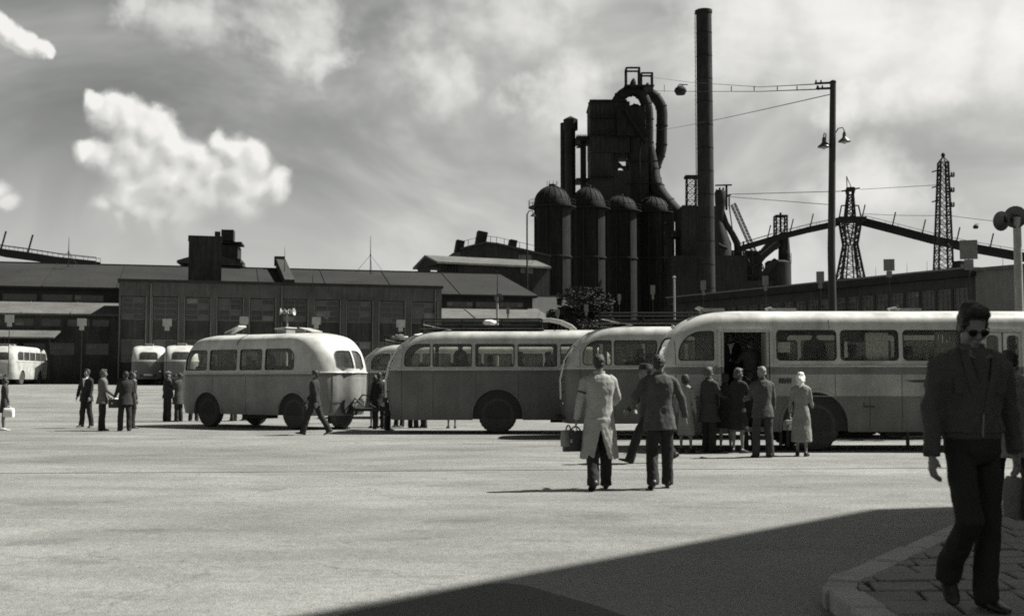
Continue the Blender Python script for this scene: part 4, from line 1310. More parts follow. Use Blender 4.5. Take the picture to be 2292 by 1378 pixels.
# ------------------------------------------------------------------ poles in the square
def tall_pole():
    D = 46.0; s = PX(D)
    b = P(1866, HORIZON, D); b.z = gz(D)
    o = tag(empty('lamp_pole', b), 'tall tarred wooden pole with two hooded lamps and crossarms', 'lamp pole')
    top = rel(o, P(1864.5, 184, D))
    MB().tube([(0, 0, 0), (0, 0, top.z * .5), (top.x, 0, top.z)], [.165, .15, .12], 16).build('pole', 'tarred_wood', o, smooth=40)
    MB().lathe([(.125, 0), (.13, .08), (.05, .13)], (top.x, 0, top.z - .05), n=12).build('pole_cap', 'black_steel', o)
    for i, (py, x0) in enumerate(((187, -.55), (199, -.5))):
        z = rel(o, P(1860, py, D)).z
        MB().bar((x0, 0, z), (.1, 0, z + .03), .07).build('crossarm', 'black_steel', o)
        for x in (x0 + .05, x0 + .25):
            MB().lathe([(.025, 0), (.04, .03), (.025, .07), (.04, .1)], (x, 0, z + .03), n=8).build('insulator', 'black_steel', o)
    for sx, (px, py) in ((-1, (1844, 324)), (1, (1890, 312))):
        q = rel(o, P(px, py, D)); q.y = 0
        zt = q.z + .42
        path = [V((0, 0, q.z - .02)), V((sx * .16, 0, q.z + .12)), V((q.x * .6, 0, zt + .02)), V((q.x * .88, 0, zt + .06)), V((q.x, 0, zt - .06)), V((q.x, 0, q.z + .2))]
        lamp = MB().tube(path, .022, 8).build('lamp_arm', 'black_steel', o, smooth=60)
        MB().lathe([(.05, .3), (.07, .2), (.075, .1), (.12, .04), (.24, -.06), (.25, -.1), (.2, -.09), (.1, -.02)], q, n=20).build('lamp_shade', 'enamel_dark', lamp, smooth=40)
        MB().ell(q + V((0, 0, -.1)), (.1, .1, .09)).build('bulb_glass', 'pale_metal', lamp, smooth=60)
tall_pole()

def speaker_mesh(b, c, d, r, l):
    """reflex horn: bell mouth, throat and driver along d"""
    x, y, z = frame_from(d); c = V(c)
    prof = [(r * .35, -l * .9), (r * .4, -l * .55), (r * .2, -l * .5), (r * .32, -l * .25), (r * .6, 0), (r * .92, l * .1), (r, l * .14), (r * .9, l * .12), (r * .3, -l * .1)]
    n = 18; rings = []
    for rr, h in prof: rings.append([c + z * h + (x * math.cos(2 * math.pi * k / n) + y * math.sin(2 * math.pi * k / n)) * rr for k in range(n)])
    return b.rings(rings)
def speaker_pole(px, ytop, D, horns, label, r=.07, mat='concrete', hm='enamel_dark', mast=0.0):
    b = P(px, HORIZON, D); b.z = gz(D)
    o = tag(empty('loudspeaker_pole', b), label, 'loudspeaker pole', 'poles with loudspeakers')
    top = rel(o, P(px, ytop, D)).z
    MB().tube([(0, 0, 0), (0, 0, top + (.3 if r > .1 else .08))], [r, r * .85], 14).build('pole', mat, o, smooth=40)
    if mast: MB().tube([(0, 0, top), (0, 0, top + mast)], [r * .4, r * .2], 6).build('mast', 'lattice_steel', o)
    for (dx, dz, dirv, hr, hl) in horns:
        h = speaker_mesh(MB(), (dx, -.02, top + dz), dirv, hr, hl).build('horn', hm, o, smooth=45)
        MB().bar((0, 0, top + dz), (dx, -.02, top + dz), .04).build('bracket', 'lattice_steel', h)
speaker_pole(1113, 668, 58, [(.06, .02, (.25, -1, -.1), .24, .5)], 'concrete pole with one round loudspeaker and thin mast above bus roof rack', mast=1.4)
speaker_pole(641, 700, 62, [(-.32, .06, (-1, -.25, .12), .2, .45), (-.1, .06, (-.8, -.6, .1), .16, .35), (.32, .06, (1, -.25, .12), .2, .45), (.12, .06, (.8, -.6, .1), .16, .35)], 'slim pole with two pairs of white loudspeakers above the trailer bus', r=.06, mat='concrete', hm='pale_metal', mast=1.2)
speaker_pole(2286, 512, 30, [(-.36, .2, (-.95, -.5, -.08), .26, .6), (-.06, .3, (-.25, -1, -.08), .29, .6), (.34, .2, (1, -.3, 0), .25, .5)], 'thick concrete pole with big dark loudspeakers at the right edge', r=.115)

def small_lamp(px, ytop, D, label):
    b = P(px, HORIZON, D); b.z = ZG
    o = tag(empty('street_lamp', b), label, 'street lamp')
    h = rel(o, P(px, ytop, D)).z
    MB().tube([(0, 0, 0), (0, 0, h), (.25, 0, h + .45), (.7, 0, h + .4), (.75, 0, h + .1)], [.13, .09, .06, .05, .05], 8).build('pole', 'black_steel', o)
    MB().lathe([(.1, .25), (.16, .1), (.38, -.1), (.3, -.12)], (.75, 0, h - .1), n=12).build('lamp_shade', 'black_steel', o)
small_lamp(1180, 480, 140, 'thin curved street lamp left of the leftmost stove')
def plain_post(px, ytop, D, r, label):
    b = P(px, HORIZON, D); b.z = gz(D)
    o = tag(empty('slim_post', b), label, 'post')
    h = rel(o, P(px, ytop, D)).z
    MB().tube([(0, 0, 0), (0, 0, h)], [r, r * .8], 10).build('shaft', 'concrete', o)
    MB().lathe([(r * 1.3, h), (r * 1.4, h + .05), (r * .4, h + .1)], n=10).build('cap', 'concrete', o)
plain_post(1511, 622, 55, .06, 'slim pale post standing behind the rear of the nearest bus')

def stop_sign(px, py, D, w, h, label, mat, turn=0.0, foot=True):
    """number plate with a smaller plate below on a thin post"""
    c = P(px, py, D)
    o = tag(empty('stop_sign', (c.x, c.y, gz(D)), turn), label, 'stop sign', 'bus stop number plates on posts')
    z = c.z - gz(D)
    MB().cyl((0, .03, 0), (0, .03, z + h * .3), .02, n=8).build('post', 'black_steel', o)
    MB().bb((-w / 2, -.02, z - h * .22), (w / 2, .0, z + h * .5)).build('number_plate', mat, o)
    MB().bb((-w * .26, -.018, z - h * .62), (w * .26, .002, z - h * .23)).build('lower_plate', mat, o)
    return o, z
NAMES_L = [(21, 716, 'white stop plate at the far left edge above the lit parked bus'), (183, 724, 'white stop plate left of the brick building corner'),
           (374, 725, 'white stop plate above the parked bus seen from behind'), (546, 720, 'white stop plate over the left part of the trailer roof'),
           (708, 721, 'white stop plate over the right part of the trailer roof'), (897, 727, 'white stop plate above the gap between trailer and rack bus')]
for px, py, lb in NAMES_L: stop_sign(px, py, 62, .46, .56, lb, 'sign_white', .12)
o, z = stop_sign(730, 704, 70, .42, .45, 'grey plate behind the white stop plate over the trailer', 'sign_grey')
for px, py, D, w, h, lb in ((2168, 567, 40, .58, .92, 'large dark stop plate just right of the pylon'), (1990, 598, 44, .4, .62, 'dark stop plate between the lattice tower and the pylon'),
                            (1836, 624, 48, .32, .62, 'dark stop plate just left of the tall wooden pole'), (1713, 632, 54, .28, .62, 'dark stop plate below the small distant furnace'),
                            (1574, 642, 60, .27, .68, 'dark stop plate at the foot of the tall stack'), (1461, 652, 64, .24, .7, 'dark stop plate in front of the rightmost stove'),
                            (1248, 702, 64, .2, .5, 'dark stop plate before the pale shed roof'), (1137, 698, 64, .18, .5, 'dark stop plate just right of the single loudspeaker pole'), (1312, 692, 64, .22, .55, 'dark stop plate at the right end of the pale shed'),
                            (1386, 668, 64, .18, .5, 'dark stop plate in front of the third stove')):
    stop_sign(px, py, D, w, h, lb, 'sign_grey', -.25)

# overhead wires
cable([(1456, 203, 234), (1523, 205, 150), (1700, 205, 100), (1858, 199, 46)], .03, 'lower of two parallel wires reaching the top of the wooden pole')
cable([(1450, 172, 234), (1540, 184, 150), (1700, 195, 100), (1858, 187, 46)], .025, 'upper of two parallel wires reaching the top of the wooden pole')
def wire_spacers():
    for k, x in enumerate((1487, 1637, 1688, 1740, 1784, 1832)):
        t = (x - 1480) / 378
        D = 1 / ((1 - t) / 150 + t / 46)
        p, q = P(x, 190 + 3 * (t > .4), D), P(x, 206 - 4 * t, D)
        o = MB().bar((0, 0, 0), q - p, .035 + .02 * (1 - t)).build('wire_spacer', 'black_steel', loc=p)
        tag(o, 'black wire spacer, ' + ('left of the hanging bucket', 'first right of the tall stack', 'second right of the tall stack', 'third right of the tall stack', 'second left of the wooden pole', 'nearest to the wooden pole top')[k], 'wire spacer', 'spacers between the parallel wires')
wire_spacers()
cable([(1442, 294, 232), (1856, 212, 46)], .02, 'thin wire sloping down leftward from below the pole top', sag=.3)
cable([(1628, 435, 300), (1885, 428, 256)], .08, 'faint level wire between second furnace and lattice tower')
cable([(1628, 440, 300), (1856, 458, 256)], .07, 'faint wire dropping from the second furnace behind the pole')
cable([(1925, 424, 256), (2100, 414, 190)], .05, 'wire from the lattice tower crossarm to the pylon')
cable([(1930, 478, 256), (2120, 482, 230), (2420, 512, 210)], .05, 'long wire passing the pylon toward the loudspeaker pole', sag=.2)

# ------------------------------------------------------------------ bushes by the stoves
LEAF = None
def bush(name, px, pyb, D, w, h, n, label, seed, zb=None):
    rnd = random.Random(seed)
    c = P(px, pyb, D); c.z = zb if zb is not None else ZG
    o = tag(empty(name, c), label, 'tree' if name == 'tree' else 'shrub', 'shrubs below the stoves')
    t = MB(); tips = []
    for k in range(5):
        a = rnd.uniform(0, 6.28); tip = V((math.cos(a) * w * .3, math.sin(a) * w * .3, h * rnd.uniform(.5, .8)))
        t.tube([(0, 0, 0), V((tip.x * .3, tip.y * .3, h * .3)), tip], [h * .03, h * .022, h * .006], 6)
    t.build('trunk', 'bark', o)
    clumps = [(V((rnd.gauss(0, .28) * w, rnd.gauss(0, .22) * w, h * rnd.uniform(.3, .92))), rnd.uniform(.1, .22) * w) for _ in range(26)]
    m = MB(); m.v, m.f = [], []
    for k in range(n):
        cc, cr = rnd.choice(clumps)
        d = V((rnd.gauss(0, 1), rnd.gauss(0, 1), rnd.gauss(0, .8))).normalized()
        p = cc + d * cr * rnd.uniform(.5, 1.1)
        if p.z < .1 or abs(p.x) > w * .62 or p.z > h * 1.05: continue
        s = rnd.uniform(.1, .2)
        ax = V((rnd.gauss(0, 1), rnd.gauss(0, 1), rnd.gauss(0, 1))).normalized()
        x, y, _ = frame_from(ax)
        i = len(m.v); m.v += [p + x * s, p + y * s * .55, p - x * s, p - y * s * .55]; m.f.append((i, i + 1, i + 2, i + 3))
    cr = m.build('crown', 'foliage', o, fix=False)
bush('tree', 1320, 690, 104, 4.6, 9.0, 11000, 'bushy dark tree at the foot of the second stove', 3)
bush('shrub', 1258, 690, 106, 3.8, 7.2, 6000, 'dark shrub at the foot of the leftmost stove', 5)
bush('shrub', 1362, 690, 102, 3.0, 5.8, 4000, 'low dark shrub right of the bushy tree', 8)
bush('shrub', 1212, 690, 108, 3.4, 6.8, 4000, 'dark shrub behind the ridge of the pale shed', 9)
# ------------------------------------------------------------------ buses
material('tyre', 0.05, 0.85, 0.2, 6, 0.2, 40, 0.4)
material('rim_paint', 0.2, 0.55, 0.25, 6)
material('chassis', 0.03, 0.85, 0.3)
material('bus_floor', 0.05, 0.8)
material('seat_leather', 0.05, 0.6, 0.2)
material('bus_trim', 0.42, 0.4, 0.15, 3)
material('gasket', 0.03, 0.6)
material('bus_lining', 0.24, 0.7)
material('chrome', 0.5, 0.25, 0.1, metal=0.8)
material('canvas', 0.28, 0.9, 0.3, 3, bump=.5)
material('paper', 0.65, 0.8, 0.1)
material('emblem_print', 0.04, 0.6, 0.1)
glass_material('bus_glass', 0.9, 0.24)
paint_material('paint_city', [(0, .15), (1.145, .36), (1.60, .17), (1.757, .50)])
paint_material('paint_rack', [(0, .12), (1.66, .10), (1.76, .42)])
paint_material('paint_trailer', [(0, .23), (1.60, .14), (1.70, .48)])
paint_material('paint_cream', [(0, .42), (1.68, .46)])
paint_material('paint_far', [(0, .15), (1.72, .5)])

def interp(knots, z):
    """Catmull-Rom through (z, v) knots, clamped"""
    if z <= knots[0][0]: return knots[0][1]
    for i in range(len(knots) - 1):
        if z <= knots[i + 1][0]:
            z1, v1 = knots[i]; z2, v2 = knots[i + 1]
            z0, v0 = knots[max(i - 1, 0)]; z3, v3 = knots[min(i + 2, len(knots) - 1)]
            t = (z - z1) / (z2 - z1)
            m1 = (v2 - v0) / max(z2 - z0, 1e-6) * (z2 - z1); m2 = (v3 - v1) / max(z3 - z1, 1e-6) * (z2 - z1)
            return (2 * t ** 3 - 3 * t * t + 1) * v1 + (t ** 3 - 2 * t * t + t) * m1 + (-2 * t ** 3 + 3 * t * t) * v2 + (t ** 3 - t * t) * m2
    return knots[-1][1]

class Hull:
    def __init__(s, L, W, H, rear=1.0, front=.6, rc=.5, z0=.38, bulge=.08):
        s.L, s.W, s.H, s.rc, s.z0, s.bulge = L, W, H, rc, z0, bulge
        k = H - 2.95
        s.side = [(z0, .05), (.8, .005), (1.7, 0), (2.3 + k, .025), (2.6 + k, .045), (2.72 + k, .075), (2.80 + k, .14), (2.87 + k, .3), (2.925 + k, .62), (H, 1.05)]
        def end(a): return [(z0, .10), (.9, .02), (1.5, 0), (1.78, .04 * a), (2.1 + k, .16 * a), (2.35 + k, .32 * a), (2.58 + k, .58 * a), (2.75 + k, .86 * a), (2.87 + k, 1.2 * a), (2.925 + k, 1.55 * a), (H, 2.0 * a)]
        s.rear, s.front = end(rear), end(front)
    def zs(s, n=34):
        k = s.H - 2.95
        z = [s.z0 + (2.3 + k - s.z0) * i / 14 for i in range(15)]
        return z + [2.3 + k + .65 * (1 - (1 - i / 16) ** 1.9) for i in range(1, 17)]
    def params(s, z, off=0.0):
        zz = min(z, s.H)
        w = s.W / 2 - interp(s.side, zz) - off
        x0 = interp(s.rear, zz) + off; x1 = s.L - interp(s.front, zz) - off
        rc = max(.06, min(s.rc - off, w * .95, (x1 - x0) * .45))
        return w, x0, x1, rc
    def outline(s, z, off=0.0, ns=26, na=7, ne=6):
        w, x0, x1, rc = s.params(z, off)
        b = s.bulge * w / (s.W / 2)
        out = []
        def endx(y): return b * (1 - min(1, abs(y) / max(w - rc, .02)) ** 2) if abs(y) < w - rc else 0
        for i in range(ns): out.append(V((x0 + rc + (x1 - x0 - 2 * rc) * i / ns, -w, z)))
        for i in range(na): a = -math.pi / 2 + math.pi / 2 * i / na; out.append(V((x1 - rc + rc * math.cos(a), -w + rc + rc * math.sin(a), z)))
        for i in range(ne): y = -(w - rc) + 2 * (w - rc) * i / ne; out.append(V((x1 + endx(y), y, z)))
        for i in range(na): a = math.pi / 2 * i / na; out.append(V((x1 - rc + rc * math.cos(a), w - rc + rc * math.sin(a), z)))
        for i in range(ns): out.append(V((x1 - rc - (x1 - x0 - 2 * rc) * i / ns, w, z)))
        for i in range(na): a = math.pi / 2 + math.pi / 2 * i / na; out.append(V((x0 + rc + rc * math.cos(a), w - rc + rc * math.sin(a), z)))
        for i in range(ne): y = (w - rc) - 2 * (w - rc) * i / ne; out.append(V((x0 - endx(y), y, z)))
        for i in range(na): a = math.pi + math.pi / 2 * i / na; out.append(V((x0 + rc + rc * math.cos(a), -w + rc + rc * math.sin(a), z)))
        return out
    def solid(s, off=0.0, zlow=None):
        rings = []
        zs = s.zs()
        if zlow is not None: rings.append([V((p.x, p.y, zlow)) for p in s.outline(zs[0], off)])
        for z in zs:
            rings.append([V((p.x, p.y, p.z - off)) if z > 1.5 else p for p in s.outline(z, off)])
        return MB().rings(rings)
    def ysurf(s, x, z, off=0.0):
        w, x0, x1, rc = s.params(z, off)
        if x < x0 + rc: d = min(rc, x0 + rc - x)
        elif x > x1 - rc: d = min(rc, x - x1 + rc)
        else: d = 0
        return w - rc + math.sqrt(max(0, rc * rc - d * d))
    def xsurf(s, y, z, rear=True, off=0.0):
        w, x0, x1, rc = s.params(z, off)
        b = s.bulge * w / (s.W / 2)
        ay = abs(y)
        if ay < w - rc: dx = -b * (1 - (ay / max(w - rc, .02)) ** 2)
        else: d = min(rc, ay - (w - rc)); dx = rc - math.sqrt(max(0, rc * rc - d * d))
        return x0 + dx if rear else x1 - dx

def rrect(a0, a1, b0, b1, r, n=5, radii=None):
    """rounded rectangle; radii per corner (a1b0, a1b1, a0b1, a0b0)"""
    rr = radii or (r, r, r, r)
    out = []
    for (cx, cy, sx, sy, st, r_) in ((a1, b0, -1, 1, -90, rr[0]), (a1, b1, -1, -1, 0, rr[1]), (a0, b1, 1, -1, 90, rr[2]), (a0, b0, 1, 1, 180, rr[3])):
        m = n if r_ < .2 else n * 2
        for i in range(m + 1):
            t = math.radians(st + 90 * i / m)
            out.append((cx + sx * r_ + r_ * math.cos(t), cy + sy * r_ + r_ * math.sin(t)))
    return out

def pane_rings(poly, fn, k=4):
    """filled patch of a polygon mapped onto a surface"""
    cx = sum(p[0] for p in poly) / len(poly); cy = sum(p[1] for p in poly) / len(poly)
    b = MB(); n = len(poly)
    for j in range(k):
        t = 1 - j / k
        b.v += [fn(cx + (p[0] - cx) * t, cy + (p[1] - cy) * t) for p in poly]
    b.v.append(fn(cx, cy))
    for j in range(k - 1):
        for i in range(n): b.f.append((j * n + i, j * n + (i + 1) % n, (j + 1) * n + (i + 1) % n, (j + 1) * n + i))
    o = (k - 1) * n
    for i in range(n): b.f.append((o + i, o + (i + 1) % n, k * n))
    return b

WHEEL = {}
def wheel_meshes(r, w):
    key = (r, w)
    if key not in WHEEL:
        t = MB().lathe([(r * .56, -w * .42), (r * .72, -w * .5), (r * .93, -w * .46), (r * .985, -w * .3), (r, -w * .1), (r, w * .1), (r * .985, w * .3), (r * .93, w * .46), (r * .72, w * .5), (r * .56, w * .42)], axis='Y', n=36)
        for k in range(30):
            a = 2 * math.pi * k / 30
            t.box((math.cos(a) * r * .978, 0, math.sin(a) * r * .978), (.034, w * .62, .05), rot=Matrix.Rotation(-a, 3, 'Y'))
        rm = MB().lathe([(r * .58, w * .34), (r * .56, w * .40), (r * .5, w * .36), (r * .46, w * .22), (r * .3, w * .18), (r * .28, w * .3), (r * .16, w * .42), (r * .1, w * .44), (.01, w * .44)], axis='Y', n=28)
        hb = MB()
        for k in range(8):
            a = 2 * math.pi * k / 8; hb.tube([(math.cos(a) * r * .38, -w * .16, math.sin(a) * r * .38), (math.cos(a) * r * .38, -w * .3, math.sin(a) * r * .38)], .022, 6)
        WHEEL[key] = (t.mesh('wheel', 40), rm.mesh('rim', 40), hb.mesh('wheel_nuts'))
    return WHEEL[key]

def add_wheel(o, x, y, r=.54, w=.27, dual=False):
    t, rm, nb = wheel_meshes(r, w)
    wo = obj('wheel', t, 'tyre', o, (x, y, r))
    if y > 0: wo.rotation_euler = (0, 0, math.pi)
    obj('rim', rm, 'rim_paint', wo); obj('wheel_nut_ring', nb, 'rim_paint', wo)
    return wo

SEAT = None
def seat_mesh():
    global SEAT
    if SEAT is None:
        b = MB()
        b.prism(rrect(-.2, .22, .36, .48, .05, 3), 'Y', -.42, .42)
        b.prism([(-.2, .44), (-.12, .46), (-.2, 1.0), (-.26, 1.04), (-.3, .98)], 'Y', -.42, .42)
        for sy in (-.36, .36): b.tube([(0, sy, 0), (0, sy, .4)], .02, 6); b.tube([(-.16, sy, 0), (-.2, sy, .4)], .02, 6)
        SEAT = b.mesh('seat')
    return SEAT

def make_bus(name, label, cat, group, hull, paint, loc, yaw, side_win, far_win, rear_win, front_win, wheels, door=None, door2=None, rw=.54, arch=.70, floor=.95, seats=True, skirt=True, trim=True, rack=None, cut_more=None):
    """local x: rear to front, near side at -y"""
    h = hull
    o = tag(empty(name, loc, yaw), label, cat, group)
    W2 = h.W / 2
    cut = MB()
    for poly in side_win: cut.prism(poly, 'Y', -W2 - .3, -W2 + .62)
    for poly in far_win: cut.prism(poly, 'Y', W2 - .62, W2 + .3)
    for poly in rear_win: cut.prism(poly, 'X', -.4, 1.0)
    for poly in front_win: cut.prism(poly, 'X', h.L - 1.0, h.L + .4)
    for d in (door, door2):
        if d: cut.prism(d, 'Y', -W2 - .3, -W2 + .4)
    for wx in wheels:
        for sy in (-1, 1):
            pts = [(wx + arch * math.cos(math.radians(a)), rw + arch * math.sin(math.radians(a))) for a in range(0, 181, 12)]
            pts = [(wx + arch, .1)] + pts + [(wx - arch, .1)]
            cut.prism(pts, 'Y', *((-W2 - .3, -W2 + .3) if sy < 0 else (W2 - .3, W2 + .3)))
    im = h.solid(.055, zlow=h.z0 - .2).mesh('i')
    bm_ = h.solid().mesh('body'); cm = cut.mesh('c')
    for q in (im, bm_, cm):
        q.materials.append(MATS[paint]); q.materials.append(MATS['bus_lining'])
    for q in im.polygons: q.material_index = 1
    inner = obj('tmp_i', im); cutter = obj('tmp_c', cm)
    me = applied(bm_, [('BOOLEAN', dict(object=inner, operation='DIFFERENCE', solver='EXACT')), ('BOOLEAN', dict(object=cutter, operation='DIFFERENCE', solver='EXACT'))])
    bpy.data.objects.remove(inner); bpy.data.objects.remove(cutter)
    me.shade_smooth(); me.set_sharp_from_angle(angle=math.radians(32))
    body = obj('body', me, paint, o)
    # windows
    def glaze(polys, fn, frame='gasket'):
        for poly in polys:
            n = len(poly)
            b = MB()
            loop = [fn(p[0], p[1], -.004) for p in poly]
            b2 = MB(); rings = []
            cen = sum(loop, V()) / n
            for i in range(n):
                p = loop[i]; inw = (cen - p).normalized()
                q = fn(poly[i][0], poly[i][1], .05)
                rings.append((p, q, q + inw * .028, p + inw * .028))
            m = MB(); m.v = [v for r_ in rings for v in r_]
            for i in range(n):
                a, c = i * 4, ((i + 1) % n) * 4
                for k in range(4): m.f.append((a + k, c + k, c + (k + 1) % 4, a + (k + 1) % 4))
            w = m.build('window', frame, o)
            cx = sum(p[0] for p in poly) / n; cy = sum(p[1] for p in poly) / n
            sp = [(cx + (p[0] - cx) * .985, cy + (p[1] - cy) * .985) for p in poly]
            pane_rings(sp, lambda a, b_: fn(a, b_, .025)).build('pane', 'bus_glass', w, smooth=60, fix=False)
    glaze(side_win, lambda x, z, off: V((x, -h.ysurf(x, z, off), z)))
    glaze(far_win, lambda x, z, off: V((x, h.ysurf(x, z, off), z)))
    glaze(rear_win, lambda y, z, off: V((h.xsurf(y, z, True, off), y, z)))
    glaze(front_win, lambda y, z, off: V((h.xsurf(y, z, False, off), y, z)))
    # wheels and arches
    for wx in wheels:
        for sy in (-1, 1):
            add_wheel(o, wx, sy * (W2 - .19), rw)
            m = MB()
            pts = [V((wx + arch * math.cos(math.radians(a)), 0, rw + arch * math.sin(math.radians(a)))) for a in range(0, 181, 10)]
            pts = [V((wx + arch, 0, .42))] + pts + [V((wx - arch, 0, .42))]
            ring = []
            for p in pts:
                rad = (p - V((wx, 0, rw))); rad.normalize()
                y = h.ysurf(p.x, max(p.z, h.z0)) + .012
                ring.append([V((p.x, sy * y, p.z)) - rad * .012, V((p.x, sy * y, p.z)) + rad * .05, V((p.x, sy * (y - .03), p.z)) + rad * .05, V((p.x, sy * (y - .06), p.z)) - rad * .012])
            m.rings(ring)
            m.build('wheel_arch', paint, o, smooth=40)
            wl = MB(); wl.rings([[V((p.x, sy * (W2 - .06), p.z)) for p in pts], [V((p.x, sy * (W2 - .55), p.z)) for p in pts]])
            wl.build('wheel_well', 'chassis', o, fix=False)
        MB().cyl((wx, -W2 + .3, rw), (wx, W2 - .3, rw), .09, n=8).build('axle', 'chassis', o)
    # chassis and inside
    m = MB()
    for sy in (-.42, .42): m.bb((.5, sy - .05, .42), (h.L - .5, sy + .05, .62))
    m.build('chassis_rail', 'chassis', o)
    MB().bb((h.L * .45, -.9, .3), (h.L * .45 + 1.1, -.5, .62)).build('fuel_tank', 'chassis', o)
    MB().bb((.45, -W2 + .13, floor - .06), (h.L - .45, W2 - .13, floor)).build('floor', 'bus_floor', o)
    if seats:
        sm = seat_mesh(); x = 1.2
        dx = [min(p[0] for p in d) for d in (door, door2) if d] ; dx2 = [max(p[0] for p in d) for d in (door, door2) if d]
        while x < h.L - .9:
            for sy in (-1, 1):
                if sy < 0 and any(a - .35 < x < c + .35 for a, c in zip(dx, dx2)): continue
                obj('seat', sm, 'seat_leather', o, (x, sy * (W2 - .58), floor))
            x += .84
        MB().tube([(.9, 0, h.H - .35), (h.L - .9, 0, h.H - .35)], .02, 6).build('grab_rail', 'chrome', o)
    if trim:
        z = trim if isinstance(trim, float) else 1.775
        for sy in (-1, 1):
            xs = [h.rc * .6 + (h.L - h.rc * 1.2) * i / 60 for i in range(61)]
            segs = [[]]
            for x in xs:
                if sy < 0 and any(a - .05 < x < c + .05 for a, c in ((min(p[0] for p in d), max(p[0] for p in d)) for d in (door, door2) if d)):
                    if segs[-1]: segs.append([])
                    continue
                segs[-1].append(V((x, sy * (h.ysurf(x, z) + .004), z)))
            for g in segs:
                if len(g) > 1:
                    rings = [[p + V((0, 0, -.022)), p + V((0, sy * .02, -.012)), p + V((0, sy * .02, .012)), p + V((0, 0, .022))] for p in g]
                    MB().rings(rings).build('belt_moulding', 'bus_trim', o, smooth=30)
    return o, body

def ladder(parent, pts, w, n, mat='chrome'):
    a, b = V(pts[0]), V(pts[-1])
    side = V((0, 1, 0))
    for s in (-1, 1): MB().tube([V(p) + side * s * w / 2 for p in pts], .018, 6).build('ladder_rail', mat, parent)
    for k in range(n):
        t = (k + .5) / n * (len(pts) - 1); i = int(t); p = V(pts[i]).lerp(V(pts[min(i + 1, len(pts) - 1)]), t - i)
        MB().tube([p - side * w / 2, p + side * w / 2], .014, 6).build('ladder_rung', mat, parent)

def roof_flap(o, x, y, z, size, tilt, mat='bus_trim', ry=0):
    f = obj('roof_vent', MB().box((size[0] / 2, 0, 0), (size[0], size[1], .035)).mesh('roof_vent'), mat, o, (x, y, z))
    f.rotation_euler = (0, tilt, ry)
    return f

def seam(o, h, x, z0, z1, mat='gasket', sy=-1):
    pts = [V((x, sy * (h.ysurf(x, z0 + (z1 - z0) * i / 10) + .001), z0 + (z1 - z0) * i / 10)) for i in range(11)]
    rings = [[p + V((-.006, 0, 0)), p + V((0, sy * .004, 0)), p + V((.006, 0, 0)), p + V((0, -sy * .01, 0))] for p in pts]
    MB().rings(rings).build('panel_seam', mat, o)

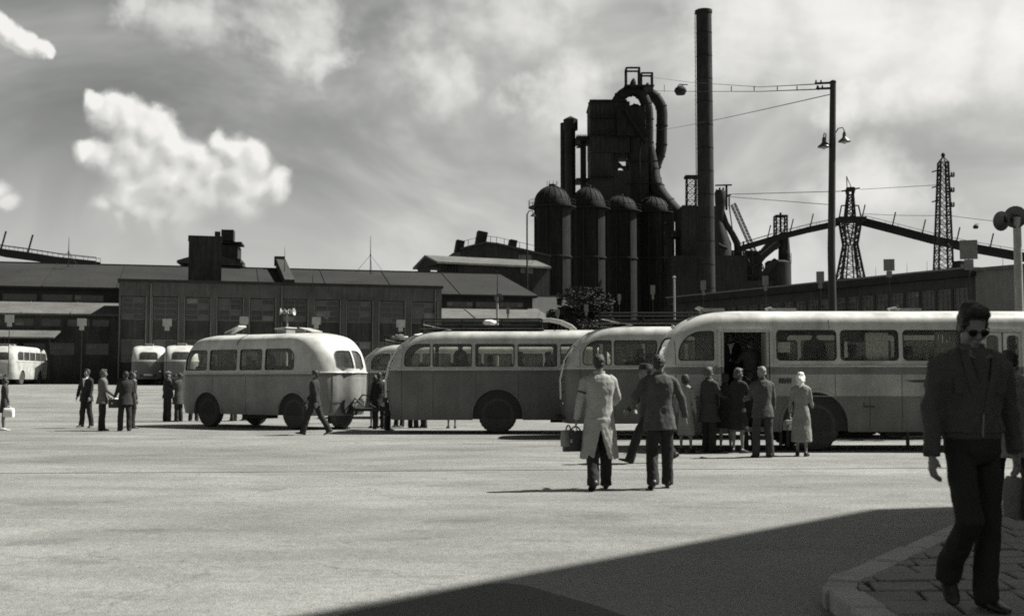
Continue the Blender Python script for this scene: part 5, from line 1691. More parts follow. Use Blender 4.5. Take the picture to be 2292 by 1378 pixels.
BUS = {}
def city_bus():
    D = 24.4; s = PX(D)
    h = Hull(10.6, 2.5, 2.985, rear=.82, front=.6, rc=.5, z0=.40)
    X0 = (1466 - CX) / FPX * (D + 1.25)
    fx = lambda px: (px - CX) / s - X0
    fz = lambda py: P(1146, py, D).z
    zb, zt = fz(807), fz(738)
    q = [rrect(fx(1519), fx(1599), zb, zt - .02, .06, radii=(.05, .05, .52, .07)),
         rrect(fx(1738), fx(1873), zb, zt, .09), rrect(fx(1881), fx(2012), zb, zt, .09), rrect(fx(2021), fx(2152), zb, zt, .09)]
    d1 = rrect(fx(1610), fx(1726), .5, fz(743), .05)
    d2 = rrect(fx(2200), fx(2290), .5, fz(743), .05)
    q += [rrect(fx(2320), fx(2450), zb, zt, .09), rrect(fx(2458), fx(2545), zb, zt, .09)]
    far = [rrect(fx(1519), fx(1599), zb, zt - .02, .06, radii=(.05, .05, .5, .07))] + [rrect(a, a + 1.22, zb, zt, .09) for a in [1.85 + 1.32 * k for k in range(6)] if a > 2.4]
    rear = [rrect(-.78, -.06, 1.9, 2.4, .1), rrect(.06, .78, 1.9, 2.4, .1)]
    front = [rrect(-1.0, -.04, 1.75, 2.45, .1), rrect(.04, 1.0, 1.75, 2.45, .1)]
    o, body = make_bus('bus', 'nearest two tone bus with an open door and a paper in its window', 'bus', 'buses in the square', h, 'paint_city', (X0, D + 1.25, 0), 0,
                       q, far, rear, front, [fx(1822), fx(1822) + 5.4], door=d1, door2=d2, trim=1.775)
    # door frame, folded leaves, steps
    for (a, c, lf) in ((fx(1610), fx(1726), 'open'), (fx(2200), fx(2290), 'shut')):
        for x in (a, c): MB().bb((x - .03, -1.275, .5), (x + .03, -1.16, fz(743) + .03)).build('door_post', 'paint_city', o)
        MB().bb((a - .03, -1.262, fz(743)), (c + .03, -1.16, fz(743) + .06)).build('door_head', 'bus_trim', o)
        MB().bb((a, -1.2, .45), (c, -.55, .5)).build('door_step', 'bus_floor', o); MB().bb((a, -.85, .5), (c, -.55, .72)).build('door_step', 'bus_floor', o)
        if lf == 'open':
            for x in (a + .07, c - .07):
                lfm = MB().bb((x - .025, -1.24, .55), (x + .025, -.72, fz(743))).build('door_leaf', 'paint_city', o)
                MB().bb((x - .03, -1.1, 1.3), (x + .03, -.85, 2.25)).build('leaf_glass', 'bus_lining', lfm)
        else:
            n = 2; w = (c - a) / n
            for k in range(n):
                m = MB(); x0, x1 = a + w * k + .02, a + w * (k + 1) - .02
                wall = MB()
                zz0, zz1 = .55, fz(743) - .01
                pw = rrect(x0 + .08, x1 - .08, 1.65, 2.4, .08)
                cutm = obj('tmp_c', MB().prism(pw, 'Y', -1.4, -1.0).mesh('c'))
                me = applied(MB().bb((x0, -1.225, zz0), (x1, -1.185, zz1)).mesh('l'), [('BOOLEAN', dict(object=cutm, operation='DIFFERENCE', solver='EXACT'))])
                bpy.data.objects.remove(cutm); me.materials.clear()
                leaf = obj('door_leaf', me, 'paint_city', o)
                pane_rings(pw, lambda x, z: V((x, -1.205, z))).build('pane', 'bus_glass', leaf, fix=False)
                rg = MB(); ring = [[V((p[0], -1.232, p[1])), V((p[0] + (p[0] - (x0 + x1) / 2) * .07, -1.232, p[1] + (p[1] - 2.02) * .04)), V((p[0] + (p[0] - (x0 + x1) / 2) * .07, -1.226, p[1] + (p[1] - 2.02) * .04)), V((p[0], -1.226, p[1]))] for p in pw]
                ring.append(ring[0]); rg.rings(ring, cap=False).build('pane_gasket', 'gasket', leaf, fix=False)
    # bits on the side
    for px in (1513, 1868, 2017, 1945, 2110, 2170): seam(o, h, fx(px), .45 if px not in (1868,) else 1.16, 1.6 if px not in (1945, 2110) else 1.13)
    seam(o, h, fx(1513), 1.8, 2.3)
    seam(o, h, fx(1857), 2.55, 2.75)
    MB().bb((0.65, -1.259, 1.135), (10.0, -1.25, 1.155)).build('panel_moulding', 'paint_city', o)
    w = MB()
    for k in range(5):
        x = fx(1742) + k * .055; w.add([(x, -1.262, fz(858) + .0), (x + .035, -1.262, fz(858)), (x + .05, -1.262, fz(849)), (x - .005, -1.262, fz(849))], [(0, 1, 2, 3)])
    w.add([(fx(1742), -1.261, fz(848)), (fx(1770), -1.261, fz(848)), (fx(1772), -1.261, fz(846)), (fx(1740), -1.261, fz(846))], [(0, 1, 2, 3)])
    w.build('winged_emblem', 'emblem_print', o, fix=False)
    # winged wheel mark near the front door
    m = MB(); x, z = fx(2070), fz(862)
    m.add([(x - .45, -1.262, z + .1), (x + .1, -1.262, z + .12), (x + .02, -1.262, z + .06), (x - .2, -1.262, z + .06)], [(0, 1, 2, 3)])
    m.lathe([(.07, -.003), (.1, -.003), (.1, .003), (.07, .003)], (x + .06, -1.262, z), axis='Y', n=18); m.build('winged_wheel_mark', 'emblem_print', o, fix=False)
    MB().bb((fx(1932), -1.262, fz(911)), (fx(1955), -1.25, fz(908))).build('fuel_flap_hinge', 'gasket', o)
    MB().bb((fx(1930), -1.256, fz(911)), (fx(1932), -1.25, fz(900))).build('fuel_flap_edge', 'gasket', o)
    MB().bb((fx(1740) + .0, -1.165, fz(788)), (fx(1771), -1.158, fz(765))).build('route_paper', 'paper', o)
    MB().lathe([(.035, 0), (.045, .02), (.035, .06), (.01, .075)], (fx(1514), -h.ysurf(fx(1514), 2.62) - .0, 2.62), axis='Y', n=12).build('marker_lamp', 'chrome', o)
    # mud flap and step bracket under the skirt
    for px in (2030, 1746, 1762): MB().bb((fx(px) - .03, -1.2, .1), (fx(px) + .03, -1.14, .42)).build('skirt_bracket', 'chassis', o)
    MB().bb((fx(1915), -.2, .22), (fx(1985), .2, .45)).build('silencer', 'chassis', o)
    MB().cyl((fx(1915) - 2, .0, .33), (fx(1915) + .1, 0, .33), .04, n=8).build('exhaust_pipe', 'chassis', o)
    # roof hatches
    for px, t, l in ((1577, .35, .42), (1742, .75, .26), (2030, .8, .28)):
        roof_flap(o, fx(px), -.3, 3.06, (l, .5), t, 'bus_trim')
        MB().bb((fx(px) + .1, -.6, 2.95), (fx(px) + .55, 0, 3.03)).build('hatch_frame', 'rim_paint', o)
    # inner curtain drawn dark in the second window and striped one
    MB().bb((fx(1881), -1.12, fz(764)), (fx(1940), -1.11, fz(740))).build('roller_blind', 'gasket', o)
    m = MB()
    for k in range(14):
        x = fx(1945) + k * .034; m.box((x, -1.08 + .012 * (k % 2), 2.17), (.036, .012, .62), rz=.35 * (-1) ** k)
    m.build('curtain', 'paper', o)
    m = MB()
    for k in range(12):
        x = fx(2100) + k * .045; m.box((x, -1.08 + .014 * (k % 2), 2.17), (.046, .012, .68), rz=.35 * (-1) ** k)
    m.build('curtain', 'bus_lining', o)
    BUS['city'] = (o, h, fx, fz)
city_bus()

def luggage_rack(o, h, x0, x1, z, w=1.5, net=None):
    for y in (-w / 2, 0, w / 2):
        MB().tube([(x0, y, z), (x1, y, z)], .028, 8).build('rack_rail', 'black_steel', o)
    for y in (-w / 2, w / 2):
        MB().tube([(x0, y, z + .2), (x1, y, z + .2)], .022, 8).build('rack_rail', 'black_steel', o)
    n = int((x1 - x0) / 1.0)
    for k in range(n + 1):
        x = x0 + (x1 - x0) * k / n
        MB().tube([(x, -w / 2, z), (x, w / 2, z)], .02, 6).build('rack_crossbar', 'black_steel', o)
        for y in (-w / 2, w / 2):
            MB().tube([(x, y, z - .16), (x, y, z + .2)], .022, 6).build('rack_post', 'black_steel', o)
    # curved slatted ramp at the front end of the rack
    for k in range(5):
        y = -w / 2 + w * k / 4
        MB().tube([(x1, y, z + .2), (x1 + .25, y, z + .21), (x1 + .55, y, z + .15), (x1 + .85, y, z + .02), (x1 + .98, y, z - .1)], .026, 6).build('rack_ramp_bar', 'pale_metal', o)
    for t, dz in ((.02, .2), (.3, .2), (.58, .14), (.86, .01)):
        MB().tube([(x1 + t, -w / 2, z + dz), (x1 + t, w / 2, z + dz)], .02, 6).build('rack_ramp_bar', 'pale_metal', o)

def rack_bus(key, label, X_px, D, L, zroof, lug=True, rear_ladder=True, wheel_off=3.1, shift=0.0):
    s = PX(D)
    h = Hull(L, 2.5, 2.93, rear=.9, front=.55, rc=.5, z0=.38)
    X0 = (X_px - CX) / FPX * (D + 1.25)
    z0 = gz(D + 1)
    fx = lambda px: (px - CX) / s - X0
    fz = lambda py: P(1146, py, D).z - z0
    zb, zt = 1.86, 2.50
    x = .48; wn = [rrect(x, x + .74, zb, zt, .06, radii=(.05, .05, .42, .09))]
    x += .80
    while x + 1.14 < L - .5:
        wn.append(rrect(x, x + 1.1, zb, zt, .06)); x += 1.19
    rear = [rrect(-.75, -.05, 1.9, 2.38, .1), rrect(.05, .75, 1.9, 2.38, .1)]
    front = [rrect(-1.0, -.04, 1.75, 2.42, .1), rrect(.04, 1.0, 1.75, 2.42, .1)]
    o, body = make_bus('bus', label, 'bus', 'buses in the square', h, 'paint_rack', (X0, D + 1.25, z0), 0, wn, wn, rear, front, [wheel_off, wheel_off + 5.2], arch=.70, trim=1.79)
    for k in range(4): seam(o, h, 1.3 + 1.19 * k, .45, 1.66)
    seam(o, h, .42, .45, 2.45)
    luggage_rack(o, h, .95, .95 + 3.4, 3.02)
    MB().bb((.9, -.9, 2.93), (4.4, .9, 2.945)).build('rack_floor', 'rim_paint', o)
    if rear_ladder:
        pts = [(h.xsurf(-.75, z, True) - .07, -.75, z) for z in (1.0, 1.5, 2.0, 2.4, 2.7, 2.9)] + [(1.0, -.75, 3.05)]
        ladder(o, pts, .34, 9)
    MB().tube([(.3, -.62, .5), (-.12, -.62, .52), (-.14, .62, .52), (.3, .62, .5)], .035, 8).build('rear_bumper', 'chassis', o)
    for y in (-.8, .8): MB().lathe([(.05, 0), (.05, .03), (.02, .05)], (-.02, y, .9), axis='X', n=12).build('tail_lamp', 'chrome', o)
    BUS[key] = (o, h, fx, fz)
    return o, h
rack_bus('rack', 'dark coach with a luggage rack, its rear wheel right of the towed trailer', 876, 32.45, 10.2, 2.95)
rack_bus('middle', 'coach partly hidden between the rack coach and the nearest bus', 1257, 29.55, 10.2, 2.95, wheel_off=3.2)
rack_bus('behind', 'coach with loaded roof seen in the gap right of the trailer', 812, 45.0, 10.0, 2.95)

# luggage on the roofs
def bundle(o_, x, y, size, label, seed, mat='canvas'):
    r = random.Random(seed)
    b = o_.location
    p = V((b.x + x, b.y + y, b.z + 3.055))
    m = MB().ell((0, 0, size[2] / 2), (size[0] / 2, size[1] / 2, size[2] / 2))
    o = m.build('luggage_bundle', mat, loc=p)
    tag(o, label, 'luggage', 'luggage on coach roofs')
    soft(o, .03, 1, .5, lambda c, n: V((c.x, c.y, max(0, c.z))) + n * .03 * noise.noise(c * 9 + V((seed, 0, 0))))
    MB().tube([(0, -size[1] * .5, .02), (0, -size[1] * .35, size[2] * .8), (0, size[1] * .35, size[2] * .8), (0, size[1] * .5, .02)], .012, 5).build('strap', 'black_steel', o)
bundle(BUS['behind'][0], 1.5, -.3, (.7, .6, .22), 'pale tied bundle at the left of the hidden coach roof', 1)
bundle(BUS['behind'][0], 2.3, .2, (.7, .6, .28), 'second flatter bundle on the hidden coach roof', 2, 'paper')
bundle(BUS['rack'][0], 2.85, -.2, (.4, .4, .18), 'small pale parcel in the middle of the rack coach roof', 4, 'paper')

def trailer():
    wl, wr = Gp(466, 954.5), Gp(658, 960.5)
    d = (wr - wl).normalized(); yaw = math.atan2(d.y, d.x)
    n = V((-d.y, d.x, 0))
    WB = (wr - wl).length; W = 2.36
    ov0 = 1.65
    L = ov0 + WB + 1.35
    org = wl - d * ov0 + n * (W / 2 - .08)
    h = Hull(L, W, 2.97, rear=.72, front=.72, rc=.78, z0=.42, bulge=.16)
    zb, zt = 1.80, 2.46
    xs = [(.42, 1.38), (1.5, 2.62), (2.74, 3.62), (3.74, 4.86)]
    k = (L - 1.35) / 4.9
    wn = [rrect(.55 + (a - .42) * k, .55 + (b - .42) * k, zb, zt, .08) for a, b in xs]
    wn[0] = rrect(.55, .55 + .96 * k, zb, zt, .08, radii=(.07, .07, .3, .1)); 
    a, b = xs[3]; wn[3] = rrect(.55 + (a - .42) * k, .55 + (b - .42) * k, zb, zt, .08, radii=(.1, .3, .07, .07))
    ends = [rrect(-.62, -.03, 1.84, 2.4, .08, radii=(.05, .05, .2, .1)), rrect(.03, .62, 1.84, 2.4, .08, radii=(.1, .2, .05, .05))]
    o, body = make_bus('bus_trailer', 'rounded passenger trailer bus with four side windows and a sunlit right end', 'bus trailer', None, h, 'paint_trailer', (org.x, org.y, 0), yaw, wn, wn, ends, ends,
                       [ov0, ov0 + WB], rw=.50, arch=.62, floor=.9, trim=1.70)
    # end moulding, panel and towing gear
    for x in (1.9, 3.4): seam(o, h, x, .5, 1.6)
    pts = [V((h.xsurf(y, z, False) + .004, y, z)) for y, z in ((-.75, .55), (-.75, 1.6), (-.75, 1.62))]
    for y in (-.78, .78):
        q = [V((h.xsurf(y, .5 + 1.1 * i / 8, False) + .003, y, .5 + 1.1 * i / 8)) for i in range(9)]
        MB().tube(q, .008, 5).build('end_seam', 'gasket', o)
    MB().tube([V((h.xsurf(y, .82, False) + .003, y, .82)) for y in [-.75 + 1.5 * i / 10 for i in range(11)]], .008, 5).build('end_seam', 'gasket', o)
    q = [V((h.xsurf(y, 1.72, False) + .012, y, 1.72)) for y in [-1.05 + 2.1 * i / 24 for i in range(25)]]
    MB().tube(q, .028, 6).build('end_moulding', 'bus_trim', o)
    xe = h.L
    # drawbar to the right, with the coupling hoses
    MB().tube([(xe - .9, -.4, .55), (xe + .5, -.05, .6), (xe + 1.7, 0, .62)], .05, 8).build('drawbar', 'chassis', o)
    MB().tube([(xe - .9, .4, .55), (xe + .5, .05, .6), (xe + 1.7, 0, .62)], .05, 8).build('drawbar', 'chassis', o)
    MB().prism(rrect(-.45, .45, .45, .95, .2), 'X', xe - .04, xe + .1).build('coupling_plate', 'chassis', o)
    MB().tube([(xe + .08, .1, .8), (xe + .25, .2, 1.05), (xe + .45, .28, 1.0), (xe + .6, .15, .75), (xe + .9, .05, .66)], .025, 8).build('brake_hose', 'gasket', o)
    MB().tube([(xe + .08, -.1, .8), (xe + .3, -.2, .95), (xe + .55, -.1, .7)], .025, 8).build('brake_hose', 'gasket', o)
    wo = obj('spare_wheel', wheel_meshes(.44, .24)[0], 'tyre', o, (xe - .25, -.2, .46)); wo.rotation_euler = (0, 0, math.pi / 2)
    # roof hatches
    roof_flap(o, 1.5, -.15, 3.04, (.55, .5), -.42, 'bus_trim', .3)
    MB().bb((1.55, -.4, 2.93), (2.1, .1, 3.0)).build('hatch_frame', 'rim_paint', o)
    roof_flap(o, 3.9, -.2, 3.12, (.5, .5), -.05, 'bus_trim'); roof_flap(o, 4.85, -.1, 3.12, (.55, .5), .22, 'bus_trim')
    for x in (3.95, 4.75): MB().bb((x, -.4, 2.92), (x + .42, .1, 3.08)).build('hatch_frame', 'rim_paint', o)
    q = [V((2.95 + .02 * i, -h.ysurf(2.95, 2.60 + .3 * i / 8) - .003 if i < 9 else 0, 2.60 + .3 * i / 8)) for i in range(9)]
    MB().tube(q, .03, 5).build('roof_strip', 'rim_paint', o)
    BUS['trailer'] = (o, h, None, None)
    return org, d, n, h
TR = trailer()

def far_bus(name, label, px, D, ang, L, paint, end_first, cat='bus', H=2.95):
    """ang: heading of the long axis, from +Y, rear towards the camera"""
    z0 = gz(D)
    c = P(px, HORIZON, D)
    h = Hull(L, 2.4, H, rear=.8, front=.7, rc=.5, z0=.42)
    yaw = math.pi / 2 - ang
    zb, zt = 1.84, 2.46
    n = int((L - 1.1) / 1.2); w = (L - 1.1) / n
    wn = [rrect(.55 + w * k, .55 + w * (k + 1) - .12, zb, zt, .08, radii=(.07, .3 if k == n - 1 else .07, .3 if k == 0 else .07, .07)) for k in range(n)]
    ends = [rrect(-.66, .66, 1.84, 2.42, .12, radii=(.08, .25, .25, .08))]
    o, b = make_bus(name, label, cat, 'buses parked by the factory wall', h, paint, (c.x, c.y, z0), yaw, wn, wn, ends, ends, [1.6, L - 2.0], arch=.62, rw=.5, trim=1.73)
    MB().bb((.0, -.55, .62), (.12, .55, .82)).build('number_plate_box', 'chassis', o)
    MB().bb((-.05, -.3, .68), (-.01, .3, .8)).build('number_plate', 'paper', o)
    for x in (1.0, 2.2): roof_flap(o, x, 0, H + .1, (.5, .6), .1); MB().bb((x + .02, -.3, H - .02), (x + .45, .3, H + .07)).build('hatch_frame', 'rim_paint', o)
    for y in (-.85, .85): MB().lathe([(.06, 0), (.05, .03), (.02, .05)], (-.02, y, 1.0), axis='X', n=12).build('tail_lamp', 'chrome', o)
    return o
far_bus('bus', 'parked cream bus at the far left edge with its sunlit side showing', -4, 86, math.radians(-4), 7.6, 'paint_cream', True)
far_bus('bus', 'parked bus seen squarely from behind, left of the trailer', 331, 86, math.radians(-15.5), 8.0, 'paint_far', True)
far_bus('bus', 'parked bus half hidden behind the left end of the trailer', 404, 84, math.radians(-13), 8.0, 'paint_far', True)
# ------------------------------------------------------------------ people
material('skin', 0.155, 0.6, 0.1, 8, 0.05, 60)
material('hair_dark', 0.02, 0.55, 0.3, 20, 0.2, 120, 0.5)
material('hair_mid', 0.07, 0.55, 0.3, 20, 0.2, 120, 0.5)
material('hair_fair', 0.2, 0.55, 0.3, 20, 0.2, 120, 0.5)
material('cloth_black', 0.018, 0.9, 0.25, 6, 0.2, 120, 0.3)
material('cloth_dark', 0.035, 0.9, 0.25, 6, 0.2, 120, 0.3)
material('cloth_charcoal', 0.055, 0.9, 0.25, 6, 0.2, 120, 0.3)
material('cloth_grey', 0.11, 0.9, 0.2, 6, 0.2, 120, 0.3)
material('cloth_pale', 0.28, 0.9, 0.12, 6, 0.1, 120, 0.3)
material('cloth_mid', 0.2, 0.9, 0.15, 6, 0.15, 120, 0.3)
material('linen_white', 0.68, 0.85, 0.08, 6, 0.05, 80, 0.2)
material('denim', 0.062, 0.9, 0.2, 5, 0.3, 200, 0.4)
material('shoe_leather', 0.016, 0.45, 0.2, 8)
material('shoe_pale', 0.5, 0.6, 0.1, 8)
material('bag_leather', 0.03, 0.5, 0.3, 6, bump=.3)
material('bag_grey', 0.16, 0.6, 0.2, 6, bump=.3)
material('lens_black', 0.01, 0.1, 0.0)

def rotx(a): return Matrix.Rotation(math.radians(a), 3, 'X')
STAND = dict(L=(0, 2, 3), R=(0, 2, 3), la=(2, 8, 12), ra=(2, 8, 12))
def person(label, loc, rz, H=1.72, L=(0, 2, 3), R=(0, 2, 3), fl=0, fr=0, la=(0, 8, 12), ra=(0, 8, 12), lean=0, head=(0, 0), build=1.0,
           top='jacket', top_mat='cloth_dark', hem=None, legs='trousers', leg_mat='cloth_black', hair='short', hair_mat='hair_dark', shoe='shoe_leather',
           voxel=.014, shirt=None, vent=False, collar=None, group='people in the square', skirt_hem=.34, glasses=False, wr=1.0, lhand=None, rhand=None, sleeve=1.0, look=None):
    k = H / 1.75
    o = bpy.data.objects.new('person', None)
    U = V((0, math.sin(math.radians(lean)), math.cos(math.radians(lean))))
    th, shn = .245 * H, .246 * H
    woman = build < .95
    # legs
    J = {}
    for side, spec, fp in ((-1, L, fl), (1, R, fr)):
        a, b, c = spec
        hip = V((side * .088 * k, 0, 0))
        ra_, rb, rc = math.radians(a), math.radians(a - b), math.radians(c)
        kn = hip + V((math.sin(rc) * side, math.sin(ra_) * math.cos(rc), -math.cos(ra_) * math.cos(rc))) * th
        an = kn + V((math.sin(rc) * side * .3, math.sin(rb), -math.cos(rb))).normalized() * shn
        F = Matrix.Rotation(math.radians(-side * 7), 3, 'Z') @ rotx(fp)
        J[side] = (hip, kn, an, F)
    zmin = min((J[s][2] + J[s][3] @ V((0, y, -.075 * k))).z for s in (-1, 1) for y in (-.06 * k, .05 * k, .18 * k))
    up = V((0, 0, -zmin))
    for s in (-1, 1): J[s] = tuple(p + up for p in J[s][:3]) + (J[s][3],)
    Pv = up.copy()
    T = lambda t: Pv + U * (t * H)
    # arms
    A = {}
    for side, spec in ((-1, la), (1, ra)):
        a, c, e = spec[:3]; ci = spec[3] if len(spec) > 3 else 0
        sh = T(.298) + V((side * .178 * k * build, 0, 0))
        ra_, rc = math.radians(a), math.radians(c)
        el = sh + V((side * math.sin(rc), math.sin(ra_) * math.cos(rc), -math.cos(ra_) * math.cos(rc))) * (.172 * H)
        re_ = math.radians(a + e); rc2 = math.radians(c * .5 - ci)
        fd = V((side * math.sin(rc2), math.sin(re_) * math.cos(rc2), -math.cos(re_) * math.cos(rc2)))
        A[side] = (sh, el, el + fd * (.148 * H), fd)
    # ---------------- body
    b = MB()
    bs = build * k
    b.loft([(T(t), rx * bs, ry * bs) for t, rx, ry in ((-.04, .10, .09), (0, .15, .105), (.05, .145, .1), (.10, .13, .095), (.17, .14, .1), (.24, .14, .1), (.28, .12, .08), (.31, .07, .06), (.345, .055, .055))])
    for s in (-1, 1):
        hip, kn, an, F = J[s]
        bare = legs != 'trousers'
        r = (.075, .07, .05, .048, .03, .03) if bare else (.07, .06, .05, .045, .035, .03)
        ca = kn.lerp(an, .3) + V((0, -.012, 0)) if bare else kn.lerp(an, .3)
        b.tube([hip, hip.lerp(kn, .5), kn, ca, kn.lerp(an, .8), an + V((0, 0, -.02))], [x * k for x in r], 10, True)
        b.tube([an + F @ V((0, 0, -.04 * k)), an + F @ V((0, .13 * k, -.055 * k))], [.032 * k, .025 * k], 8, True)
        sh, el, wri, fd = A[s]
        b.tube([sh + V((-s * .03, 0, -.03)), sh.lerp(el, .5), el, el.lerp(wri, .4), wri], [x * k for x in (.03, .034, .032, .032, .026)], 10, True)
        # hand
        fw = V((0, 1, 0)); sd = fw - fd * fw.dot(fd)
        if sd.length < .5: sd = V((0, 0, 1)) - fd * fd.z
        sd.normalize(); nn = fd.cross(sd); 
        if nn.x * s > 0: nn = -nn
        hk = k * 1.0
        Rm = Matrix((nn, sd, fd)).transposed()
        b.ell(wri + fd * .05 * hk, (.016 * hk, .042 * hk, .055 * hk), Rm, 10, 6)
        curl = .45
        for q, (off, ln) in enumerate(((.031, .07), (.011, .08), (-.010, .074), (-.030, .058))):
            p0 = wri + (fd * .088 + sd * off) * hk
            p1 = p0 + (fd * .8 + nn * curl * .6).normalized() * ln * .5 * hk
            p2 = p1 + (fd * .55 + nn * curl * 1.5).normalized() * ln * .55 * hk
            b.tube([p0 - fd * .02 * hk, p0, p1, p2], [.0105 * hk, .0105 * hk, .0095 * hk, .008 * hk], 7, True)
        p0 = wri + (fd * .025 + sd * .03) * hk; p1 = p0 + (fd * .65 + sd * .5 + nn * .25).normalized() * .035 * hk; p2 = p1 + (fd * .9 + sd * .05 + nn * .4).normalized() * .032 * hk
        b.tube([wri + fd * .02 * hk, p0, p1, p2], [.013 * hk, .013 * hk, .0115 * hk, .009 * hk], 7, True)
    hp = T(.358)
    HR = Matrix.Rotation(math.radians(head[0]), 3, 'Z') @ rotx(-head[1])
    hk = k * (.97 if woman else 1.0)
    X = lambda x, y, z: hp + HR @ (V((x, y, z)) * hk)
    S = lambda *r: tuple(q * hk for q in r)
    b.tube([T(.32), T(.345), X(0, -.005, .03), X(0, .0, .06)], [.06 * k, .054 * k, .052 * hk, .05 * hk], 12)
    b.ell(X(0, -.012, .125), S(.073, .092, .098), HR); b.ell(X(0, .032, .078), S(.056, .062, .082), HR); b.ell(X(0, .066, .008), S(.03, .028, .024), HR)
    b.tube([X(0, .086, .112), X(0, .106, .085), X(0, .108, .07)], S(.009, .013, .015), 8, True)
    b.ell(X(0, .082, .118), S(.05, .014, .011), HR); b.ell(X(0, .09, .035), S(.024, .012, .011), HR)
    for s in (-1, 1): b.ell(X(s * .072, -.008, .088), S(.011, .02, .031), HR); b.ell(X(s * .038, .07, .07), S(.02, .02, .025), HR)
    me = b.mesh('person')
    bpy.data.objects.remove(o)
    o = obj('person', me, 'skin', None, loc)
    o.rotation_euler = (0, 0, rz)
    tag(o, label, 'person', group)
    soft(o, min(voxel, .011), 2, .45)
    e = MB()
    if look is None:
        for s in (-1, 1): e.ell(X(s * .03, .083, .098), S(.013, .008, .006), HR, 8, 6)
        e.build('eyes', 'hair_dark', o)
    # ---------------- trousers or skirt
    sd_ = random.uniform(0, 50)
    def wrinkle(amp, fx=8, fz=5):
        def f(c, n):
            q = V((c.x * fx + sd_, c.y * fx, c.z * fz))
            return c + n * (amp * noise.noise(q) + amp * .5 * noise.noise(q * 2.7 + V((3, 1, 7))))
        return f
    if legs == 'trousers':
        m = MB()
        m.loft([(T(t), rx * bs, ry * bs) for t, rx, ry in ((-.045, .12, .1), (-.01, .165, .12), (.04, .162, .115), (.1, .148, .108))])
        for s in (-1, 1):
            hip, kn, an, F = J[s]
            hemp = an + V((0, 0, -.045 * k)) + F @ V((0, .012, 0))
            r = [x * k * wr for x in (.088, .092, .086, .082, .08, .083)]
            m.tube([hip + V((0, 0, .02)), hip.lerp(kn, .45) + V((0, .0, 0)), kn + V((0, .005, 0)), kn.lerp(an, .4), kn.lerp(an, .8), hemp], r, 14)
        q = m.build('trousers', leg_mat, o); soft(q, voxel, 3, .5, wrinkle(.013))
    elif legs == 'skirt' and top != 'coat':
        m = MB(); zh = skirt_hem * H
        z0 = T(.1).z
        kmid = (J[-1][1] + J[1][1]) / 2
        secs = [(T(.1), .135 * bs, .1 * bs), (T(.05), .16 * bs, .115 * bs), (T(0), .18 * bs, .13 * bs)]
        for i in range(1, 6):
            t = i / 5; c = T(0).lerp(V((kmid.x, kmid.y, zh)), t); secs.append((c, (.18 + .045 * t) * bs, (.13 + .05 * t) * bs))
        m.loft(list(reversed(secs)), 28)
        q = m.build('skirt', leg_mat, o); soft(q, voxel, 2, .5, wrinkle(.016, 12, 2))
    # shoes
    for s in (-1, 1):
        hip, kn, an, F = J[s]
        m = MB(); secs = []
        for y, w, h0, h1 in ((-.078, .02, -.07, -.03), (-.07, .034, -.078, .0), (-.03, .04, -.078, .03), (.03, .042, -.078, .012), (.09, .05, -.078, -.022), (.15, .048, -.078, -.036), (.19, .032, -.076, -.045), (.203, .012, -.07, -.055)):
            ring = []
            for i in range(12):
                a = 2 * math.pi * i / 12; ca, sa = math.cos(a), math.sin(a)
                z = (h0 + h1) / 2 + (h1 - h0) / 2 * math.copysign(abs(sa) ** .7, sa)
                ring.append(an + F @ (V((w * math.copysign(abs(ca) ** .8, ca), y, z)) * k))
            secs.append(ring)
        m.rings(secs).build('shoe', shoe, o, smooth=50)
    # ---------------- top
    cc = 1.0
    SEC = [(.345, .062, .06), (.336, .095, .075), (.322, .15, .095), (.305, .182, .108), (.27, .196, .124), (.22, .19, .13), (.16, .176, .125), (.10, .168, .12), (.05, .180, .130), (0, .198, .150), (-.05, .206, .162), (-.09, .21, .168)]
    if woman: SEC = [(t, rx * (.9 if t < .2 else .97), ry * 1.0) for t, rx, ry in SEC]
    m = MB()
    h_t = {'jacket': -.055, 'short': .04, 'shirt': .02, 'dress': .0, 'coat': 0.0}[top] if hem is None or top == 'coat' else hem
    tb = bs * (1.06 if top in ('jacket', 'coat', 'short') else 1.0)
    secs = [(T(t), rx * (tb if t < .3 else bs), ry * tb) for t, rx, ry in SEC if t > h_t and (t >= 0 or top == 'jacket')]
    last = secs[-1]
    if top == 'short':
        secs.append((T(h_t + .03), .172 * bs, .125 * bs)); secs.append((T(h_t), .165 * bs, .12 * bs))
    elif top == 'coat':
        zh = (hem or .27) * H
        kmid = (J[-1][1] + J[1][1]) / 2
        if not vent:
            for i in range(1, 8):
                t = i / 7; c = T(0).lerp(V((kmid.x * .7, kmid.y * .7, zh)), t); secs.append((c, (.2 + .05 * t) * bs, (.152 + .07 * t) * bs))
        else:
            secs.append((T(-.02), .2 * bs, .152 * bs))
    else:
        secs.append((T(h_t), last[1] * 1.03 + .006, last[2] * 1.03 + .006))
    m.loft(list(reversed(secs)), 26)
    if top == 'coat' and vent:
        # skirt of the coat as a thick open shell, parted at the back
        n = 30; rows = 9; ringset = []
        for i in range(rows):
            t = i / (rows - 1); c = T(-.0).lerp(V((kmid.x * .7, kmid.y * .7, zh)), t)
            gap = math.radians(2 + 24 * max(0, (t - .28)) / .72) if t > .28 else math.radians(.1)
            rx, ry = (.205 + .05 * t) * bs, (.158 + .07 * t) * bs
            fold = lambda a: 1 + .05 * t * math.sin(a * 7 + 1.3) + .03 * t * math.sin(a * 11)
            ring = []
            angs = [-math.pi / 2 + gap + (2 * math.pi - 2 * gap) * j / n for j in range(n + 1)]
            for a in angs: ring.append(c + V((rx * math.cos(a) * fold(a), ry * math.sin(a) * fold(a), 0)))
            for a in reversed(angs): ring.append(c + V(((rx - .035) * math.cos(a) * fold(a), (ry - .035) * math.sin(a) * fold(a), 0)))
            ringset.append(ring)
